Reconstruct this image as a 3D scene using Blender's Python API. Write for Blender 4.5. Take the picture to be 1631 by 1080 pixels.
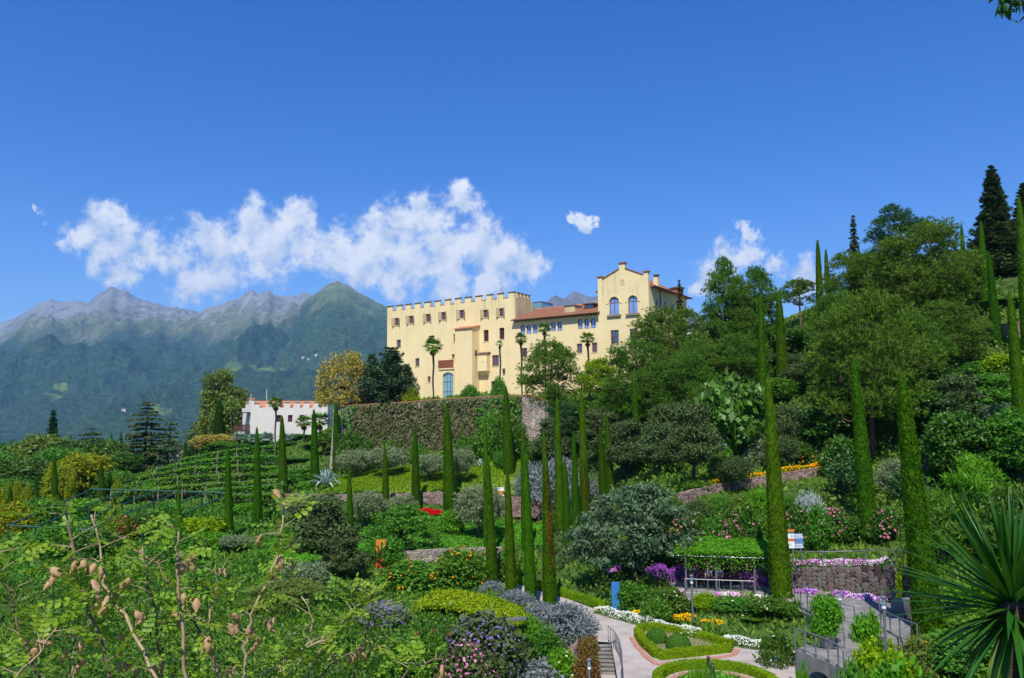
import bpy, math, random
import numpy as np
from mathutils import Vector, Matrix

R = math.radians
scene = bpy.context.scene
for o in list(bpy.data.objects):
    bpy.data.objects.remove(o)
COL = scene.collection

# ------------------------------------------------------------------ camera
IMG_W, IMG_H, FOC = 1631.0, 1080.0, 1244.0
PITCH, ROLL = R(6.0), R(0.5)
FWD = np.array([0, math.cos(PITCH), math.sin(PITCH)])
UP0 = np.array([0, -math.sin(PITCH), math.cos(PITCH)])
RT0 = np.array([1.0, 0, 0])
RT = RT0 * math.cos(ROLL) - UP0 * math.sin(ROLL)
UP = UP0 * math.cos(ROLL) + RT0 * math.sin(ROLL)
cam_data = bpy.data.cameras.new('camera')
cam = bpy.data.objects.new('camera', cam_data)
COL.objects.link(cam)
cam_data.sensor_width = 36.0
cam_data.lens = 36.0 * FOC / IMG_W
cam_data.clip_start = 0.1
cam_data.clip_end = 60000
cam.matrix_world = Matrix(((RT[0], UP[0], -FWD[0], 0), (RT[1], UP[1], -FWD[1], 0), (RT[2], UP[2], -FWD[2], 0), (0, 0, 0, 1)))
scene.camera = cam

def ray(px, py):
    d = FWD + RT * (px - IMG_W / 2) / FOC + UP * (IMG_H / 2 - py) / FOC
    return d
def at(px, py, Y):
    d = ray(px, py)
    return d * (Y / d[1])

# ------------------------------------------------------------------ sun, sky
SUN_EL = 54.0
SUN_AZ = 10.0                     # degrees left of straight behind the camera
s_h = (-math.sin(R(SUN_AZ)), -math.cos(R(SUN_AZ)))
SUN = Vector((s_h[0] * math.cos(R(SUN_EL)), s_h[1] * math.cos(R(SUN_EL)), math.sin(R(SUN_EL))))
sun_data = bpy.data.lights.new('sun', 'SUN')
sun_data.energy = 4.8
sun_data.angle = R(0.53)
sun_data.color = (1.0, 0.955, 0.88)
sun = bpy.data.objects.new('sun', sun_data)
COL.objects.link(sun)
sun.rotation_euler = (-SUN).to_track_quat('-Z', 'Y').to_euler()
sun.location = SUN * 100

scene.view_settings.view_transform = 'Standard'
scene.view_settings.look = 'None'
scene.view_settings.exposure = 0.42
scene.view_settings.gamma = 1.0
scene.view_settings.use_curve_mapping = False
scene.cycles.use_denoising = True
scene.cycles.max_bounces = 7
scene.cycles.diffuse_bounces = 3
scene.cycles.glossy_bounces = 2
scene.cycles.transmission_bounces = 4
scene.cycles.transparent_max_bounces = 6
scene.cycles.volume_bounces = 0
scene.cycles.caustics_reflective = False
scene.cycles.caustics_refractive = False
scene.cycles.sample_clamp_indirect = 6.0

world = bpy.data.worlds.new('World')
scene.world = world
world.use_nodes = True
wn, wl = world.node_tree.nodes, world.node_tree.links
wn.clear()
def WN(t, **k):
    n = wn.new(t)
    for a, b in k.items():
        setattr(n, a, b)
    return n
w_out = WN('ShaderNodeOutputWorld')
w_bg = WN('ShaderNodeBackground')
w_sky = WN('ShaderNodeTexSky')
w_sky.sky_type = 'NISHITA'
w_sky.sun_disc = False
w_sky.sun_elevation = R(SUN_EL)
# Blender measures the rotation clockwise from +Y
w_sky.sun_rotation = math.atan2(SUN.x, SUN.y)
w_sky.altitude = 400
w_sky.air_density = 1.0
w_sky.dust_density = 0.2
w_sky.ozone_density = 3.0
SKY_STRENGTH = 0.126
world.cycles.sampling_method = 'MANUAL'; world.cycles.sample_map_resolution = 512
w_bg.inputs['Strength'].default_value = SKY_STRENGTH
w_hs = WN('ShaderNodeHueSaturation')
w_hs.inputs['Hue'].default_value = 0.518
w_hs.inputs['Saturation'].default_value = 1.38
w_hs.inputs['Value'].default_value = 1.0
wl.new(w_sky.outputs['Color'], w_hs.inputs['Color'])

# fair-weather cumulus: banks of cloud at fixed bearings and heights over the mountains
def math_node(op, a, b=None, clamp=False):
    n = WN('ShaderNodeMath', operation=op, use_clamp=clamp)
    for i, v in enumerate((a, b)):
        if v is None: continue
        if isinstance(v, (int, float)): n.inputs[i].default_value = v
        else: wl.new(v, n.inputs[i])
    return n.outputs[0]
w_tc = WN('ShaderNodeTexCoord')
w_n1 = WN('ShaderNodeTexNoise'); w_n1.inputs['Scale'].default_value = 22; w_n1.inputs['Detail'].default_value = 5
w_n1.inputs['Roughness'].default_value = 0.6
wl.new(w_tc.outputs['Generated'], w_n1.inputs['Vector'])
w_sub = WN('ShaderNodeVectorMath', operation='SUBTRACT'); wl.new(w_n1.outputs['Color'], w_sub.inputs[0]); w_sub.inputs[1].default_value = (.5, .5, .5)
w_scl = WN('ShaderNodeVectorMath', operation='SCALE'); wl.new(w_sub.outputs[0], w_scl.inputs[0]); w_scl.inputs['Scale'].default_value = 0.07
w_add = WN('ShaderNodeVectorMath', operation='ADD'); wl.new(w_tc.outputs['Generated'], w_add.inputs[0]); wl.new(w_scl.outputs[0], w_add.inputs[1])
CLOUDS = [  # bearing and height of each billow as the photograph shows it, radius in the same measure
    (165, 345, 30), (160, 375, 40), (195, 395, 48), (135, 396, 24), (240, 405, 40), (285, 420, 40), (195, 440, 26),
    (300, 445, 38), (345, 395, 52), (400, 375, 52), (430, 395, 58), (470, 355, 42), (350, 440, 34), (480, 395, 44),
    (535, 400, 48), (575, 415, 50), (600, 385, 48), (650, 370, 52), (690, 350, 50), (735, 325, 34), (670, 325, 26), (650, 420, 58),
    (710, 400, 62), (770, 395, 58), (800, 425, 48), (840, 430, 34), (640, 455, 30), (730, 440, 44), (780, 452, 30), (855, 415, 22),
    (908, 347, 9), (921, 351, 12), (936, 355, 13), (951, 356, 8),
    (1130, 440, 30), (1160, 412, 32), (1190, 402, 24), (1110, 458, 20), (1285, 434, 28), (1265, 445, 24), (1230, 425, 20), (1310, 440, 22), (1185, 368, 12),
    (62, 335, 9), (74, 354, 9), (-160, 400, 60), (1760, 420, 60)]
acc = None
for (cx, cy, cr) in CLOUDS:
    d = Vector(ray(cx, cy)).normalized()
    dist = WN('ShaderNodeVectorMath', operation='DISTANCE')
    wl.new(w_add.outputs[0], dist.inputs[0]); dist.inputs[1].default_value = d
    v = math_node('MULTIPLY', dist.outputs['Value'], -FOC / (cr * 1.02))
    v = math_node('ADD', v, 1.0)
    if acc is None: acc = v
    else:
        m = WN('ShaderNodeMath', operation='SMOOTH_MAX'); wl.new(acc, m.inputs[0]); wl.new(v, m.inputs[1]); m.inputs[2].default_value = 0.15
        acc = m.outputs[0]
w_n2 = WN('ShaderNodeTexNoise'); w_n2.inputs['Scale'].default_value = 34; w_n2.inputs['Detail'].default_value = 9; w_n2.inputs['Roughness'].default_value = 0.68
wl.new(w_tc.outputs['Generated'], w_n2.inputs['Vector'])
nz = math_node('SUBTRACT', w_n2.outputs['Fac'], 0.5)
nz = math_node('MULTIPLY', nz, 2.3)
dens = math_node('ADD', acc, nz)
w_mr = WN('ShaderNodeMapRange', interpolation_type='SMOOTHSTEP')
wl.new(dens, w_mr.inputs['Value'])
w_mr.inputs['From Min'].default_value = -0.1; w_mr.inputs['From Max'].default_value = 0.68
w_mr.inputs['To Min'].default_value = 0.0; w_mr.inputs['To Max'].default_value = 0.97
# a second look of the noise, nearer the sun, tells lit tops from greyer undersides
w_off = WN('ShaderNodeVectorMath', operation='ADD'); wl.new(w_tc.outputs['Generated'], w_off.inputs[0]); w_off.inputs[1].default_value = (-0.008, 0, 0.022)
w_n3 = WN('ShaderNodeTexNoise'); w_n3.inputs['Scale'].default_value = 34; w_n3.inputs['Detail'].default_value = 5; w_n3.inputs['Roughness'].default_value = 0.55
wl.new(w_off.outputs[0], w_n3.inputs['Vector'])
df = math_node('SUBTRACT', w_n2.outputs['Fac'], w_n3.outputs['Fac'])
df = math_node('MULTIPLY', df, 3.0)
df = math_node('ADD', df, 0.62, clamp=True)
w_cc = WN('ShaderNodeMix', data_type='RGBA')
w_cc.inputs[6].default_value = (3.8, 4.5, 5.6, 1); w_cc.inputs[7].default_value = (6.3, 6.4, 6.5, 1)
wl.new(df, w_cc.inputs[0])
w_mix = WN('ShaderNodeMix', data_type='RGBA')
wl.new(w_mr.outputs[0], w_mix.inputs[0]); wl.new(w_hs.outputs[0], w_mix.inputs[6]); wl.new(w_cc.outputs[2], w_mix.inputs[7])
wl.new(w_mix.outputs[2], w_bg.inputs['Color'])
wl.new(w_bg.outputs[0], w_out.inputs['Surface'])

# ------------------------------------------------------------------ helpers
def tag(o, label=None, cat=None, group=None, kind=None):
    if label: o['label'] = label
    if cat: o['category'] = cat
    if group: o['group'] = group
    if kind: o['kind'] = kind
    return o
def link(o, parent=None):
    COL.objects.link(o)
    if parent is not None: o.parent = parent
    return o
def thing(name, label, cat, loc=(0, 0, 0), rotz=0.0, group=None, scale=None):
    o = bpy.data.objects.new(name, None)
    o.empty_display_size = 0.3
    link(o)
    o.location = loc; o.rotation_euler = (0, 0, rotz)
    if scale is not None: o.scale = scale
    return tag(o, label, cat, group)
def use(name, mesh, parent=None, loc=(0, 0, 0), rot=(0, 0, 0), scale=(1, 1, 1), mat=None):
    """a new object on shared mesh data"""
    o = bpy.data.objects.new(name, mesh)
    link(o, parent)
    o.location = loc; o.rotation_euler = rot; o.scale = scale
    if mat is not None:
        if not mesh.materials: mesh.materials.append(None)
        o.material_slots[0].link = 'OBJECT'
        o.material_slots[0].material = mat
    return o

class MB:
    """collects faces, then links them as one mesh"""
    def __init__(s): s.v = []; s.f = []
    def add(s, vs, fs):
        n = len(s.v)
        s.v += [tuple(map(float, p)) for p in vs]; s.f += [tuple(i + n for i in f) for f in fs]
        return s
    def box(s, x0, x1, y0, y1, z0, z1):
        return s.add([(x0, y0, z0), (x1, y0, z0), (x1, y1, z0), (x0, y1, z0), (x0, y0, z1), (x1, y0, z1), (x1, y1, z1), (x0, y1, z1)],
                     [(0, 3, 2, 1), (4, 5, 6, 7), (0, 1, 5, 4), (1, 2, 6, 5), (2, 3, 7, 6), (3, 0, 4, 7)])
    def hexa(s, p):   # 8 corners, bottom 4 ccw then top 4
        return s.add(p, [(0, 3, 2, 1), (4, 5, 6, 7), (0, 1, 5, 4), (1, 2, 6, 5), (2, 3, 7, 6), (3, 0, 4, 7)])
    def prism(s, pts, y0, y1):   # polygon in x,z extruded along y
        n = len(pts)
        vs = [(p[0], y0, p[1]) for p in pts] + [(p[0], y1, p[1]) for p in pts]
        fs = [tuple(range(n)), tuple(range(2 * n - 1, n - 1, -1))] + [(i, i + n, (i + 1) % n + n, (i + 1) % n) for i in range(n)]
        return s.add(vs, fs)
    def prism_z(s, pts, z0, z1):
        n = len(pts)
        vs = [(p[0], p[1], z0) for p in pts] + [(p[0], p[1], z1) for p in pts]
        fs = [tuple(range(n - 1, -1, -1)), tuple(range(n, 2 * n))] + [(i, (i + 1) % n, (i + 1) % n + n, i + n) for i in range(n)]
        return s.add(vs, fs)
    def tube(s, pts, rad, n=6, cap=True):
        pts = [Vector(p) for p in pts]
        if isinstance(rad, (int, float)): rad = [rad] * len(pts)
        rings = []
        for i, p in enumerate(pts):
            d = (pts[min(i + 1, len(pts) - 1)] - pts[max(i - 1, 0)])
            d = d.normalized() if d.length > 1e-9 else Vector((0, 0, 1))
            a = d.cross(Vector((0, 0, 1)) if abs(d.z) < .9 else Vector((1, 0, 0))).normalized()
            b = d.cross(a)
            rings.append([p + (a * math.cos(2 * math.pi * k / n) + b * math.sin(2 * math.pi * k / n)) * rad[i] for k in range(n)])
        base = [q for r in rings for q in r]
        fs = []
        for i in range(len(pts) - 1):
            for k in range(n):
                fs.append((i * n + k, i * n + (k + 1) % n, (i + 1) * n + (k + 1) % n, (i + 1) * n + k))
        if cap:
            fs.append(tuple(range(n - 1, -1, -1))); m = (len(pts) - 1) * n; fs.append(tuple(range(m, m + n)))
        return s.add(base, fs)
    def lathe(s, prof, n=16, c=(0, 0, 0)):   # (r,z) pairs
        vs = []; fs = []
        for r, z in prof:
            for k in range(n):
                a = 2 * math.pi * k / n
                vs.append((c[0] + r * math.cos(a), c[1] + r * math.sin(a), c[2] + z))
        for i in range(len(prof) - 1):
            for k in range(n):
                fs.append((i * n + k, i * n + (k + 1) % n, (i + 1) * n + (k + 1) % n, (i + 1) * n + k))
        fs.append(tuple(range(n - 1, -1, -1))); m = (len(prof) - 1) * n; fs.append(tuple(range(m, m + n)))
        return s.add(vs, fs)
    def mesh(s, name, mat=None, smooth=False):
        me = bpy.data.meshes.new(name)
        me.from_pydata(s.v, [], s.f)
        me.update()
        if mat is not None: me.materials.append(mat)
        if smooth: me.polygons.foreach_set('use_smooth', [True] * len(me.polygons))
        return me
    def build(s, name, mat, parent=None, smooth=False, loc=(0, 0, 0), rot=(0, 0, 0)):
        o = bpy.data.objects.new(name, s.mesh(name, mat, smooth))
        link(o, parent); o.location = loc; o.rotation_euler = rot
        return o

def np_mesh(name, V, F, mat=None, smooth=False, F3=None):
    """fast mesh from numpy: V (n,3), F (m,4) quads, F3 (k,3) triangles"""
    me = bpy.data.meshes.new(name)
    V = np.asarray(V, dtype=np.float32)
    loops = []; tot = []
    if F is not None and len(F): loops.append(np.asarray(F, dtype=np.int32).ravel()); tot.append(np.full(len(F), 4, dtype=np.int32))
    if F3 is not None and len(F3): loops.append(np.asarray(F3, dtype=np.int32).ravel()); tot.append(np.full(len(F3), 3, dtype=np.int32))
    L = np.concatenate(loops); T = np.concatenate(tot)
    me.vertices.add(len(V)); me.vertices.foreach_set('co', V.ravel())
    me.loops.add(len(L)); me.loops.foreach_set('vertex_index', L)
    me.polygons.add(len(T))
    st = np.zeros(len(T), dtype=np.int32); st[1:] = np.cumsum(T)[:-1]
    me.polygons.foreach_set('loop_start', st)
    me.polygons.foreach_set('loop_total', T)
    if smooth: me.polygons.foreach_set('use_smooth', np.ones(len(T), dtype=bool))
    if mat is not None: me.materials.append(mat)
    me.update(calc_edges=True); me.validate()
    return me
def grid_faces(nr, nc):
    i = np.arange(nr - 1)[:, None] * nc + np.arange(nc - 1)[None, :]
    return np.stack([i, i + 1, i + nc + 1, i + nc], -1).reshape(-1, 4)

def vnoise(x, y, seed=0):
    x = np.asarray(x, float); y = np.asarray(y, float)
    xi = np.floor(x).astype(np.int64); yi = np.floor(y).astype(np.int64)
    fx = x - xi; fy = y - yi
    fx = fx * fx * fx * (fx * (fx * 6 - 15) + 10); fy = fy * fy * fy * (fy * (fy * 6 - 15) + 10)
    def h(a, b):
        n = (a * 374761393 + b * 668265263 + seed * 974711) & 0xffffffff
        n = ((n ^ (n >> 13)) * 1274126177) & 0xffffffff
        return ((n ^ (n >> 16)) & 0xffff) / 65535.0
    return (h(xi, yi) * (1 - fx) + h(xi + 1, yi) * fx) * (1 - fy) + (h(xi, yi + 1) * (1 - fx) + h(xi + 1, yi + 1) * fx) * fy
def fbm(x, y, oct=5, seed=0, gain=.5, ridged=False):
    s = 0; a = 1; t = 0
    for o in range(oct):
        n = vnoise(x * 2 ** o + o * 17.3, y * 2 ** o - o * 9.1, seed + o)
        if ridged: n = 1 - np.abs(2 * n - 1)
        s = s + a * n; t += a; a *= gain
    return s / t

# ------------------------------------------------------------------ materials
MATS = {}
def mat_new(name):
    m = bpy.data.materials.new(name); m.use_nodes = True
    nt = m.node_tree
    for n in list(nt.nodes): nt.nodes.remove(n)
    out = nt.nodes.new('ShaderNodeOutputMaterial')
    MATS[name] = m
    return m, nt, out
def ramp(nt, stops, fac):
    r = nt.nodes.new('ShaderNodeValToRGB')
    e = r.color_ramp.elements
    while len(e) < len(stops): e.new(0.5)
    for el, (p, c) in zip(e, stops):
        el.position = p; el.color = (c[0], c[1], c[2], 1)
    nt.links.new(fac, r.inputs[0])
    return r.outputs[0]
def noise_out(nt, scale, detail=4, rough=.55, coord='Object', vec=None, stretch=None):
    n = nt.nodes.new('ShaderNodeTexNoise')
    n.inputs['Scale'].default_value = scale; n.inputs['Detail'].default_value = detail; n.inputs['Roughness'].default_value = rough
    if vec is None:
        tc = nt.nodes.new('ShaderNodeTexCoord'); vec = tc.outputs[coord]
    if stretch:
        mp = nt.nodes.new('ShaderNodeMapping'); mp.inputs['Scale'].default_value = stretch
        nt.links.new(vec, mp.inputs['Vector']); vec = mp.outputs[0]
    nt.links.new(vec, n.inputs['Vector'])
    return n.outputs['Fac']
def surf(name, stops, scale=3.0, rough=.8, spec=.3, bump=0.0, bump_scale=20, detail=5, metal=0.0, stretch=None):
    """plain procedural surface: colour ramp over noise, fine bump"""
    m, nt, out = mat_new(name)
    b = nt.nodes.new('ShaderNodeBsdfPrincipled')
    b.inputs['Roughness'].default_value = rough; b.inputs['Specular IOR Level'].default_value = spec; b.inputs['Metallic'].default_value = metal
    if len(stops) == 1: stops = [(0.3, tuple(c * .85 for c in stops[0])), (0.7, stops[0])]
    elif not isinstance(stops[0][1], (tuple, list)): stops = [(i / (len(stops) - 1) * .5 + .25, c) for i, c in enumerate(stops)]
    c = ramp(nt, stops, noise_out(nt, scale, detail, stretch=stretch))
    nt.links.new(c, b.inputs['Base Color'])
    if bump:
        bp = nt.nodes.new('ShaderNodeBump'); bp.inputs['Strength'].default_value = bump; bp.inputs['Distance'].default_value = 0.05
        nt.links.new(noise_out(nt, bump_scale, 4), bp.inputs['Height']); nt.links.new(bp.outputs[0], b.inputs['Normal'])
    nt.links.new(b.outputs[0], out.inputs['Surface'])
    return m
GAIN = dict(pine_needles=2.15, dark_needles=2.0, deodar_dark=1.7, cedar_blue=1.45, olive_grey_leaves=1.55, holm_oak_leaves=1.6, deep_green_leaves=1.75, mid_green_leaves=1.55, ground_cover=1.5, vine_leaves=.95, chestnut_cream_bloom=1.0, lavender_grey=1.0, silver_leaves=1.0, cypress_green=1.1)
def leafmat(name, dark, light, transl=.35, rough=.55, spec=.25, scale=.35, hue_var=.03, third=None):
    """foliage: tone varies leaf by leaf and patch by patch"""
    if not any(w in name for w in ('petal', 'petun', 'pod')):
        gn = GAIN.get(name, 1.35); dark, light = (tuple(min(x * gn, .8) for x in q) for q in (dark, light))
        if third: third = tuple(min(x * 1.2, .8) for x in third)
    m, nt, out = mat_new(name)
    g = nt.nodes.new('ShaderNodeNewGeometry')
    oi = nt.nodes.new('ShaderNodeObjectInfo')
    nz = noise_out(nt, scale, 3, vec=g.outputs['Position'])
    a = nt.nodes.new('ShaderNodeMath'); a.operation = 'MULTIPLY'; a.inputs[1].default_value = .62
    nt.links.new(g.outputs['Random Per Island'], a.inputs[0])
    b = nt.nodes.new('ShaderNodeMath'); b.operation = 'MULTIPLY_ADD'; b.inputs[1].default_value = .62
    nt.links.new(nz, b.inputs[0]); nt.links.new(a.outputs[0], b.inputs[2])
    stops = [(.2, dark), (.85, light)]
    if third: stops = [(.2, dark), (.6, light), (.92, third)]
    c = ramp(nt, stops, b.outputs[0])
    hs = nt.nodes.new('ShaderNodeHueSaturation'); hs.inputs['Saturation'].default_value = 1.1
    mr = nt.nodes.new('ShaderNodeMapRange'); mr.inputs['To Min'].default_value = .5 - hue_var * .5; mr.inputs['To Max'].default_value = .5 + hue_var * .5
    nt.links.new(oi.outputs['Random'], mr.inputs['Value']); nt.links.new(mr.outputs[0], hs.inputs['Hue'])
    nt.links.new(c, hs.inputs['Color'])
    p = nt.nodes.new('ShaderNodeBsdfPrincipled')
    p.inputs['Roughness'].default_value = rough; p.inputs['Specular IOR Level'].default_value = spec
    t = nt.nodes.new('ShaderNodeBsdfTranslucent')
    mx = nt.nodes.new('ShaderNodeMixShader'); mx.inputs[0].default_value = transl
    nt.links.new(hs.outputs[0], p.inputs['Base Color'])
    hs2 = nt.nodes.new('ShaderNodeHueSaturation'); hs2.inputs['Value'].default_value = 1.25; hs2.inputs['Hue'].default_value = .49
    nt.links.new(hs.outputs[0], hs2.inputs['Color']); nt.links.new(hs2.outputs[0], t.inputs['Color'])
    nt.links.new(p.outputs[0], mx.inputs[1]); nt.links.new(t.outputs[0], mx.inputs[2])
    nt.links.new(mx.outputs[0], out.inputs['Surface'])
    return m

# masonry, render, tile, timber, metal
def wall_paint(name, base, dirt, streak=.35, stain=None):
    m, nt, out = mat_new(name)
    b = nt.nodes.new('ShaderNodeBsdfPrincipled'); b.inputs['Roughness'].default_value = .9; b.inputs['Specular IOR Level'].default_value = .15
    n1 = noise_out(nt, .35, 6, .6)
    n2 = noise_out(nt, .9, 5, .65, stretch=(2.2, 2.2, .12))
    c1 = ramp(nt, [(.3, tuple(x * .9 for x in base)), (.7, base)], n1)
    mk = ramp(nt, [(.52, (0, 0, 0)), (.78, (1, 1, 1))], n2)
    ml = nt.nodes.new('ShaderNodeMath'); ml.operation = 'MULTIPLY'; ml.inputs[1].default_value = streak
    nt.links.new(mk, ml.inputs[0])
    mx = nt.nodes.new('ShaderNodeMix'); mx.data_type = 'RGBA'
    nt.links.new(ml.outputs[0], mx.inputs[0]); nt.links.new(c1, mx.inputs[6]); mx.inputs[7].default_value = (*dirt, 1)
    colr = mx.outputs[2]
    if stain:      # rain streaks running down from the battlements
        tc = nt.nodes.new('ShaderNodeTexCoord'); sp = nt.nodes.new('ShaderNodeSeparateXYZ'); nt.links.new(tc.outputs['Object'], sp.inputs[0])
        mr = nt.nodes.new('ShaderNodeMapRange'); nt.links.new(sp.outputs['Z'], mr.inputs['Value']); mr.inputs['From Min'].default_value, mr.inputs['From Max'].default_value = stain
        s3 = ramp(nt, [(.5, (0, 0, 0)), (.72, (1, 1, 1))], noise_out(nt, 1.1, 6, .7, stretch=(2.4, 2.4, .1)))
        big = ramp(nt, [(.44, (0, 0, 0)), (.6, (1, 1, 1))], noise_out(nt, .12, 2))
        a1 = nt.nodes.new('ShaderNodeMath'); a1.operation = 'MULTIPLY'; nt.links.new(s3, a1.inputs[0]); nt.links.new(mr.outputs[0], a1.inputs[1])
        a2 = nt.nodes.new('ShaderNodeMath'); a2.operation = 'MULTIPLY'; nt.links.new(a1.outputs[0], a2.inputs[0]); nt.links.new(big, a2.inputs[1])
        m3 = nt.nodes.new('ShaderNodeMix'); m3.data_type = 'RGBA'; nt.links.new(a2.outputs[0], m3.inputs[0]); nt.links.new(colr, m3.inputs[6]); m3.inputs[7].default_value = (.2, .17, .12, 1)
        colr = m3.outputs[2]
    nt.links.new(colr, b.inputs['Base Color'])
    bp = nt.nodes.new('ShaderNodeBump'); bp.inputs['Strength'].default_value = .5; bp.inputs['Distance'].default_value = .04
    nt.links.new(noise_out(nt, 3.5, 6, .7), bp.inputs['Height']); nt.links.new(bp.outputs[0], b.inputs['Normal'])
    nt.links.new(b.outputs[0], out.inputs['Surface'])
    return m
M_YELLOW = wall_paint('ochre_render', (.80, .65, .35), (.47, .38, .23), .42, (13.6, 17.0))
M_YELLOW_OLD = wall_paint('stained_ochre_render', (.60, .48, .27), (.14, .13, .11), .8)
M_WHITE = wall_paint('white_render', (.80, .75, .68), (.5, .45, .4), .25)
def tile_mat(name, stops, scale=2.5):
    m, nt, out = mat_new(name)
    b = nt.nodes.new('ShaderNodeBsdfPrincipled'); b.inputs['Roughness'].default_value = .85; b.inputs['Specular IOR Level'].default_value = .2
    n = noise_out(nt, scale, 6, .7)
    nt.links.new(ramp(nt, stops, n), b.inputs['Base Color'])
    w = nt.nodes.new('ShaderNodeTexWave'); w.inputs['Scale'].default_value = 2.3; w.inputs['Distortion'].default_value = .6
    tc = nt.nodes.new('ShaderNodeTexCoord'); nt.links.new(tc.outputs['Object'], w.inputs['Vector'])
    bp = nt.nodes.new('ShaderNodeBump'); bp.inputs['Strength'].default_value = .8; bp.inputs['Distance'].default_value = .08
    nt.links.new(w.outputs['Fac'], bp.inputs['Height']); nt.links.new(bp.outputs[0], b.inputs['Normal'])
    nt.links.new(b.outputs[0], out.inputs['Surface'])
    return m
M_TILE = tile_mat('clay_tile', [(.25, (.20, .085, .05)), (.5, (.36, .16, .09)), (.75, (.46, .25, .16))])
M_TILE_BRIGHT = tile_mat('orange_clay_tile', [(.25, (.42, .15, .07)), (.5, (.60, .24, .12)), (.75, (.66, .34, .2))])
M_TILE_DARK = tile_mat('weathered_tile', [(.25, (.10, .07, .05)), (.5, (.22, .14, .09)), (.75, (.34, .22, .15))])
M_REDWOOD = surf('red_window_frame', [(.16, .035, .03), (.24, .06, .045)], 4, .6)
M_DARKWOOD = surf('dark_timber', [(.045, .028, .02), (.10, .06, .04)], 3, .75, stretch=(1, 1, 8))
M_BALCWOOD = surf('reddish_timber', [(.16, .05, .03), (.30, .10, .055)], 3, .7, stretch=(1, 1, 6))
M_SHUTTER = surf('olive_shutter', [(.26, .21, .09), (.38, .31, .14)], 6, .7)
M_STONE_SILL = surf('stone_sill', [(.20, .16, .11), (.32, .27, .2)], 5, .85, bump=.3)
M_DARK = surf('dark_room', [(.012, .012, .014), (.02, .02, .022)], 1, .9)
def glass_mat(name, col, rough=.06):
    m, nt, out = mat_new(name)
    b = nt.nodes.new('ShaderNodeBsdfPrincipled'); b.inputs['Roughness'].default_value = rough; b.inputs['Specular IOR Level'].default_value = .9
    b.inputs['Base Color'].default_value = (*col, 1); b.inputs['IOR'].default_value = 1.9
    bp = nt.nodes.new('ShaderNodeBump'); bp.inputs['Strength'].default_value = .05
    nt.links.new(noise_out(nt, 1.2, 2), bp.inputs['Height']); nt.links.new(bp.outputs[0], b.inputs['Normal'])
    nt.links.new(b.outputs[0], out.inputs['Surface'])
    return m
M_GLASS = glass_mat('window_glass', (.03, .045, .08))
M_GLASS_BLUE = glass_mat('painted_sky_glass', (.16, .30, .62), .1)  # blue of the reflected sky is put into the base colour
M_GLASS_TEAL = glass_mat('teal_glass', (.16, .32, .38), .12)
def stone_mat(name, stops, vs=3.2, mortar=(.30, .27, .24)):
    m, nt, out = mat_new(name)
    b = nt.nodes.new('ShaderNodeBsdfPrincipled'); b.inputs['Roughness'].default_value = .92; b.inputs['Specular IOR Level'].default_value = .15
    tc = nt.nodes.new('ShaderNodeTexCoord')
    v = nt.nodes.new('ShaderNodeTexVoronoi'); v.inputs['Scale'].default_value = vs
    e = nt.nodes.new('ShaderNodeTexVoronoi'); e.feature = 'DISTANCE_TO_EDGE'; e.inputs['Scale'].default_value = vs
    mp = nt.nodes.new('ShaderNodeMapping'); mp.inputs['Scale'].default_value = (1, 1, 1.7)
    nt.links.new(tc.outputs['Object'], mp.inputs[0])
    for q in (v, e): nt.links.new(mp.outputs[0], q.inputs['Vector'])
    sp = nt.nodes.new('ShaderNodeSeparateColor'); nt.links.new(v.outputs['Color'], sp.inputs[0])
    c = ramp(nt, stops, sp.outputs[0])
    mm = ramp(nt, [(.0, (1, 1, 1)), (.06, (0, 0, 0))], e.outputs['Distance'])
    mx = nt.nodes.new('ShaderNodeMix'); mx.data_type = 'RGBA'
    nt.links.new(mm, mx.inputs[0]); nt.links.new(c, mx.inputs[6]); mx.inputs[7].default_value = (*mortar, 1)
    n = noise_out(nt, 1.3, 6, .65)
    m2 = nt.nodes.new('ShaderNodeMix'); m2.data_type = 'RGBA'; m2.blend_type = 'MULTIPLY'; m2.inputs[0].default_value = .8
    nt.links.new(mx.outputs[2], m2.inputs[6]); nt.links.new(ramp(nt, [(.3, (.62, .6, .56)), (.7, (1.1, 1.05, 1))], n), m2.inputs[7])
    nt.links.new(m2.outputs[2], b.inputs['Base Color'])
    bp = nt.nodes.new('ShaderNodeBump'); bp.inputs['Strength'].default_value = .9; bp.inputs['Distance'].default_value = .06
    nt.links.new(ramp(nt, [(0, (0, 0, 0)), (.16, (1, 1, 1))], e.outputs['Distance']), bp.inputs['Height']); nt.links.new(bp.outputs[0], b.inputs['Normal'])
    nt.links.new(b.outputs[0], out.inputs['Surface'])
    return m
M_STONE = stone_mat('grey_rubble', [(0, (.20, .17, .14)), (.5, (.36, .31, .26)), (1, (.5, .44, .37))])
M_PORPH = stone_mat('porphyry_rubble', [(0, (.15, .095, .085)), (.5, (.30, .20, .175)), (1, (.42, .32, .28))])
M_PORPH_STONES = surf('porphyry_stone', [(.07, .048, .042), (.15, .11, .095), (.23, .185, .16)], 3.2, .9, bump=.5, bump_scale=14)
M_MORTAR = surf('mortar', [(.09, .075, .065), (.15, .125, .11)], 6, .95)
M_CONC = surf('concrete', [(.12, .115, .10), (.21, .20, .185), (.30, .285, .265)], 1.1, .85, bump=.2)
M_GRAVEL = surf('path_gravel', [(.27, .235, .205), (.40, .35, .31), (.47, .415, .37)], .9, .95, bump=.25, bump_scale=60)
M_BRICK = surf('terracotta_edging', [(.34, .16, .11), (.48, .25, .18)], 5, .9, bump=.2)
M_STEEL = surf('grey_steel', [(.13, .135, .15), (.22, .225, .24)], 5, .45, spec=.6, metal=.3)
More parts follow.
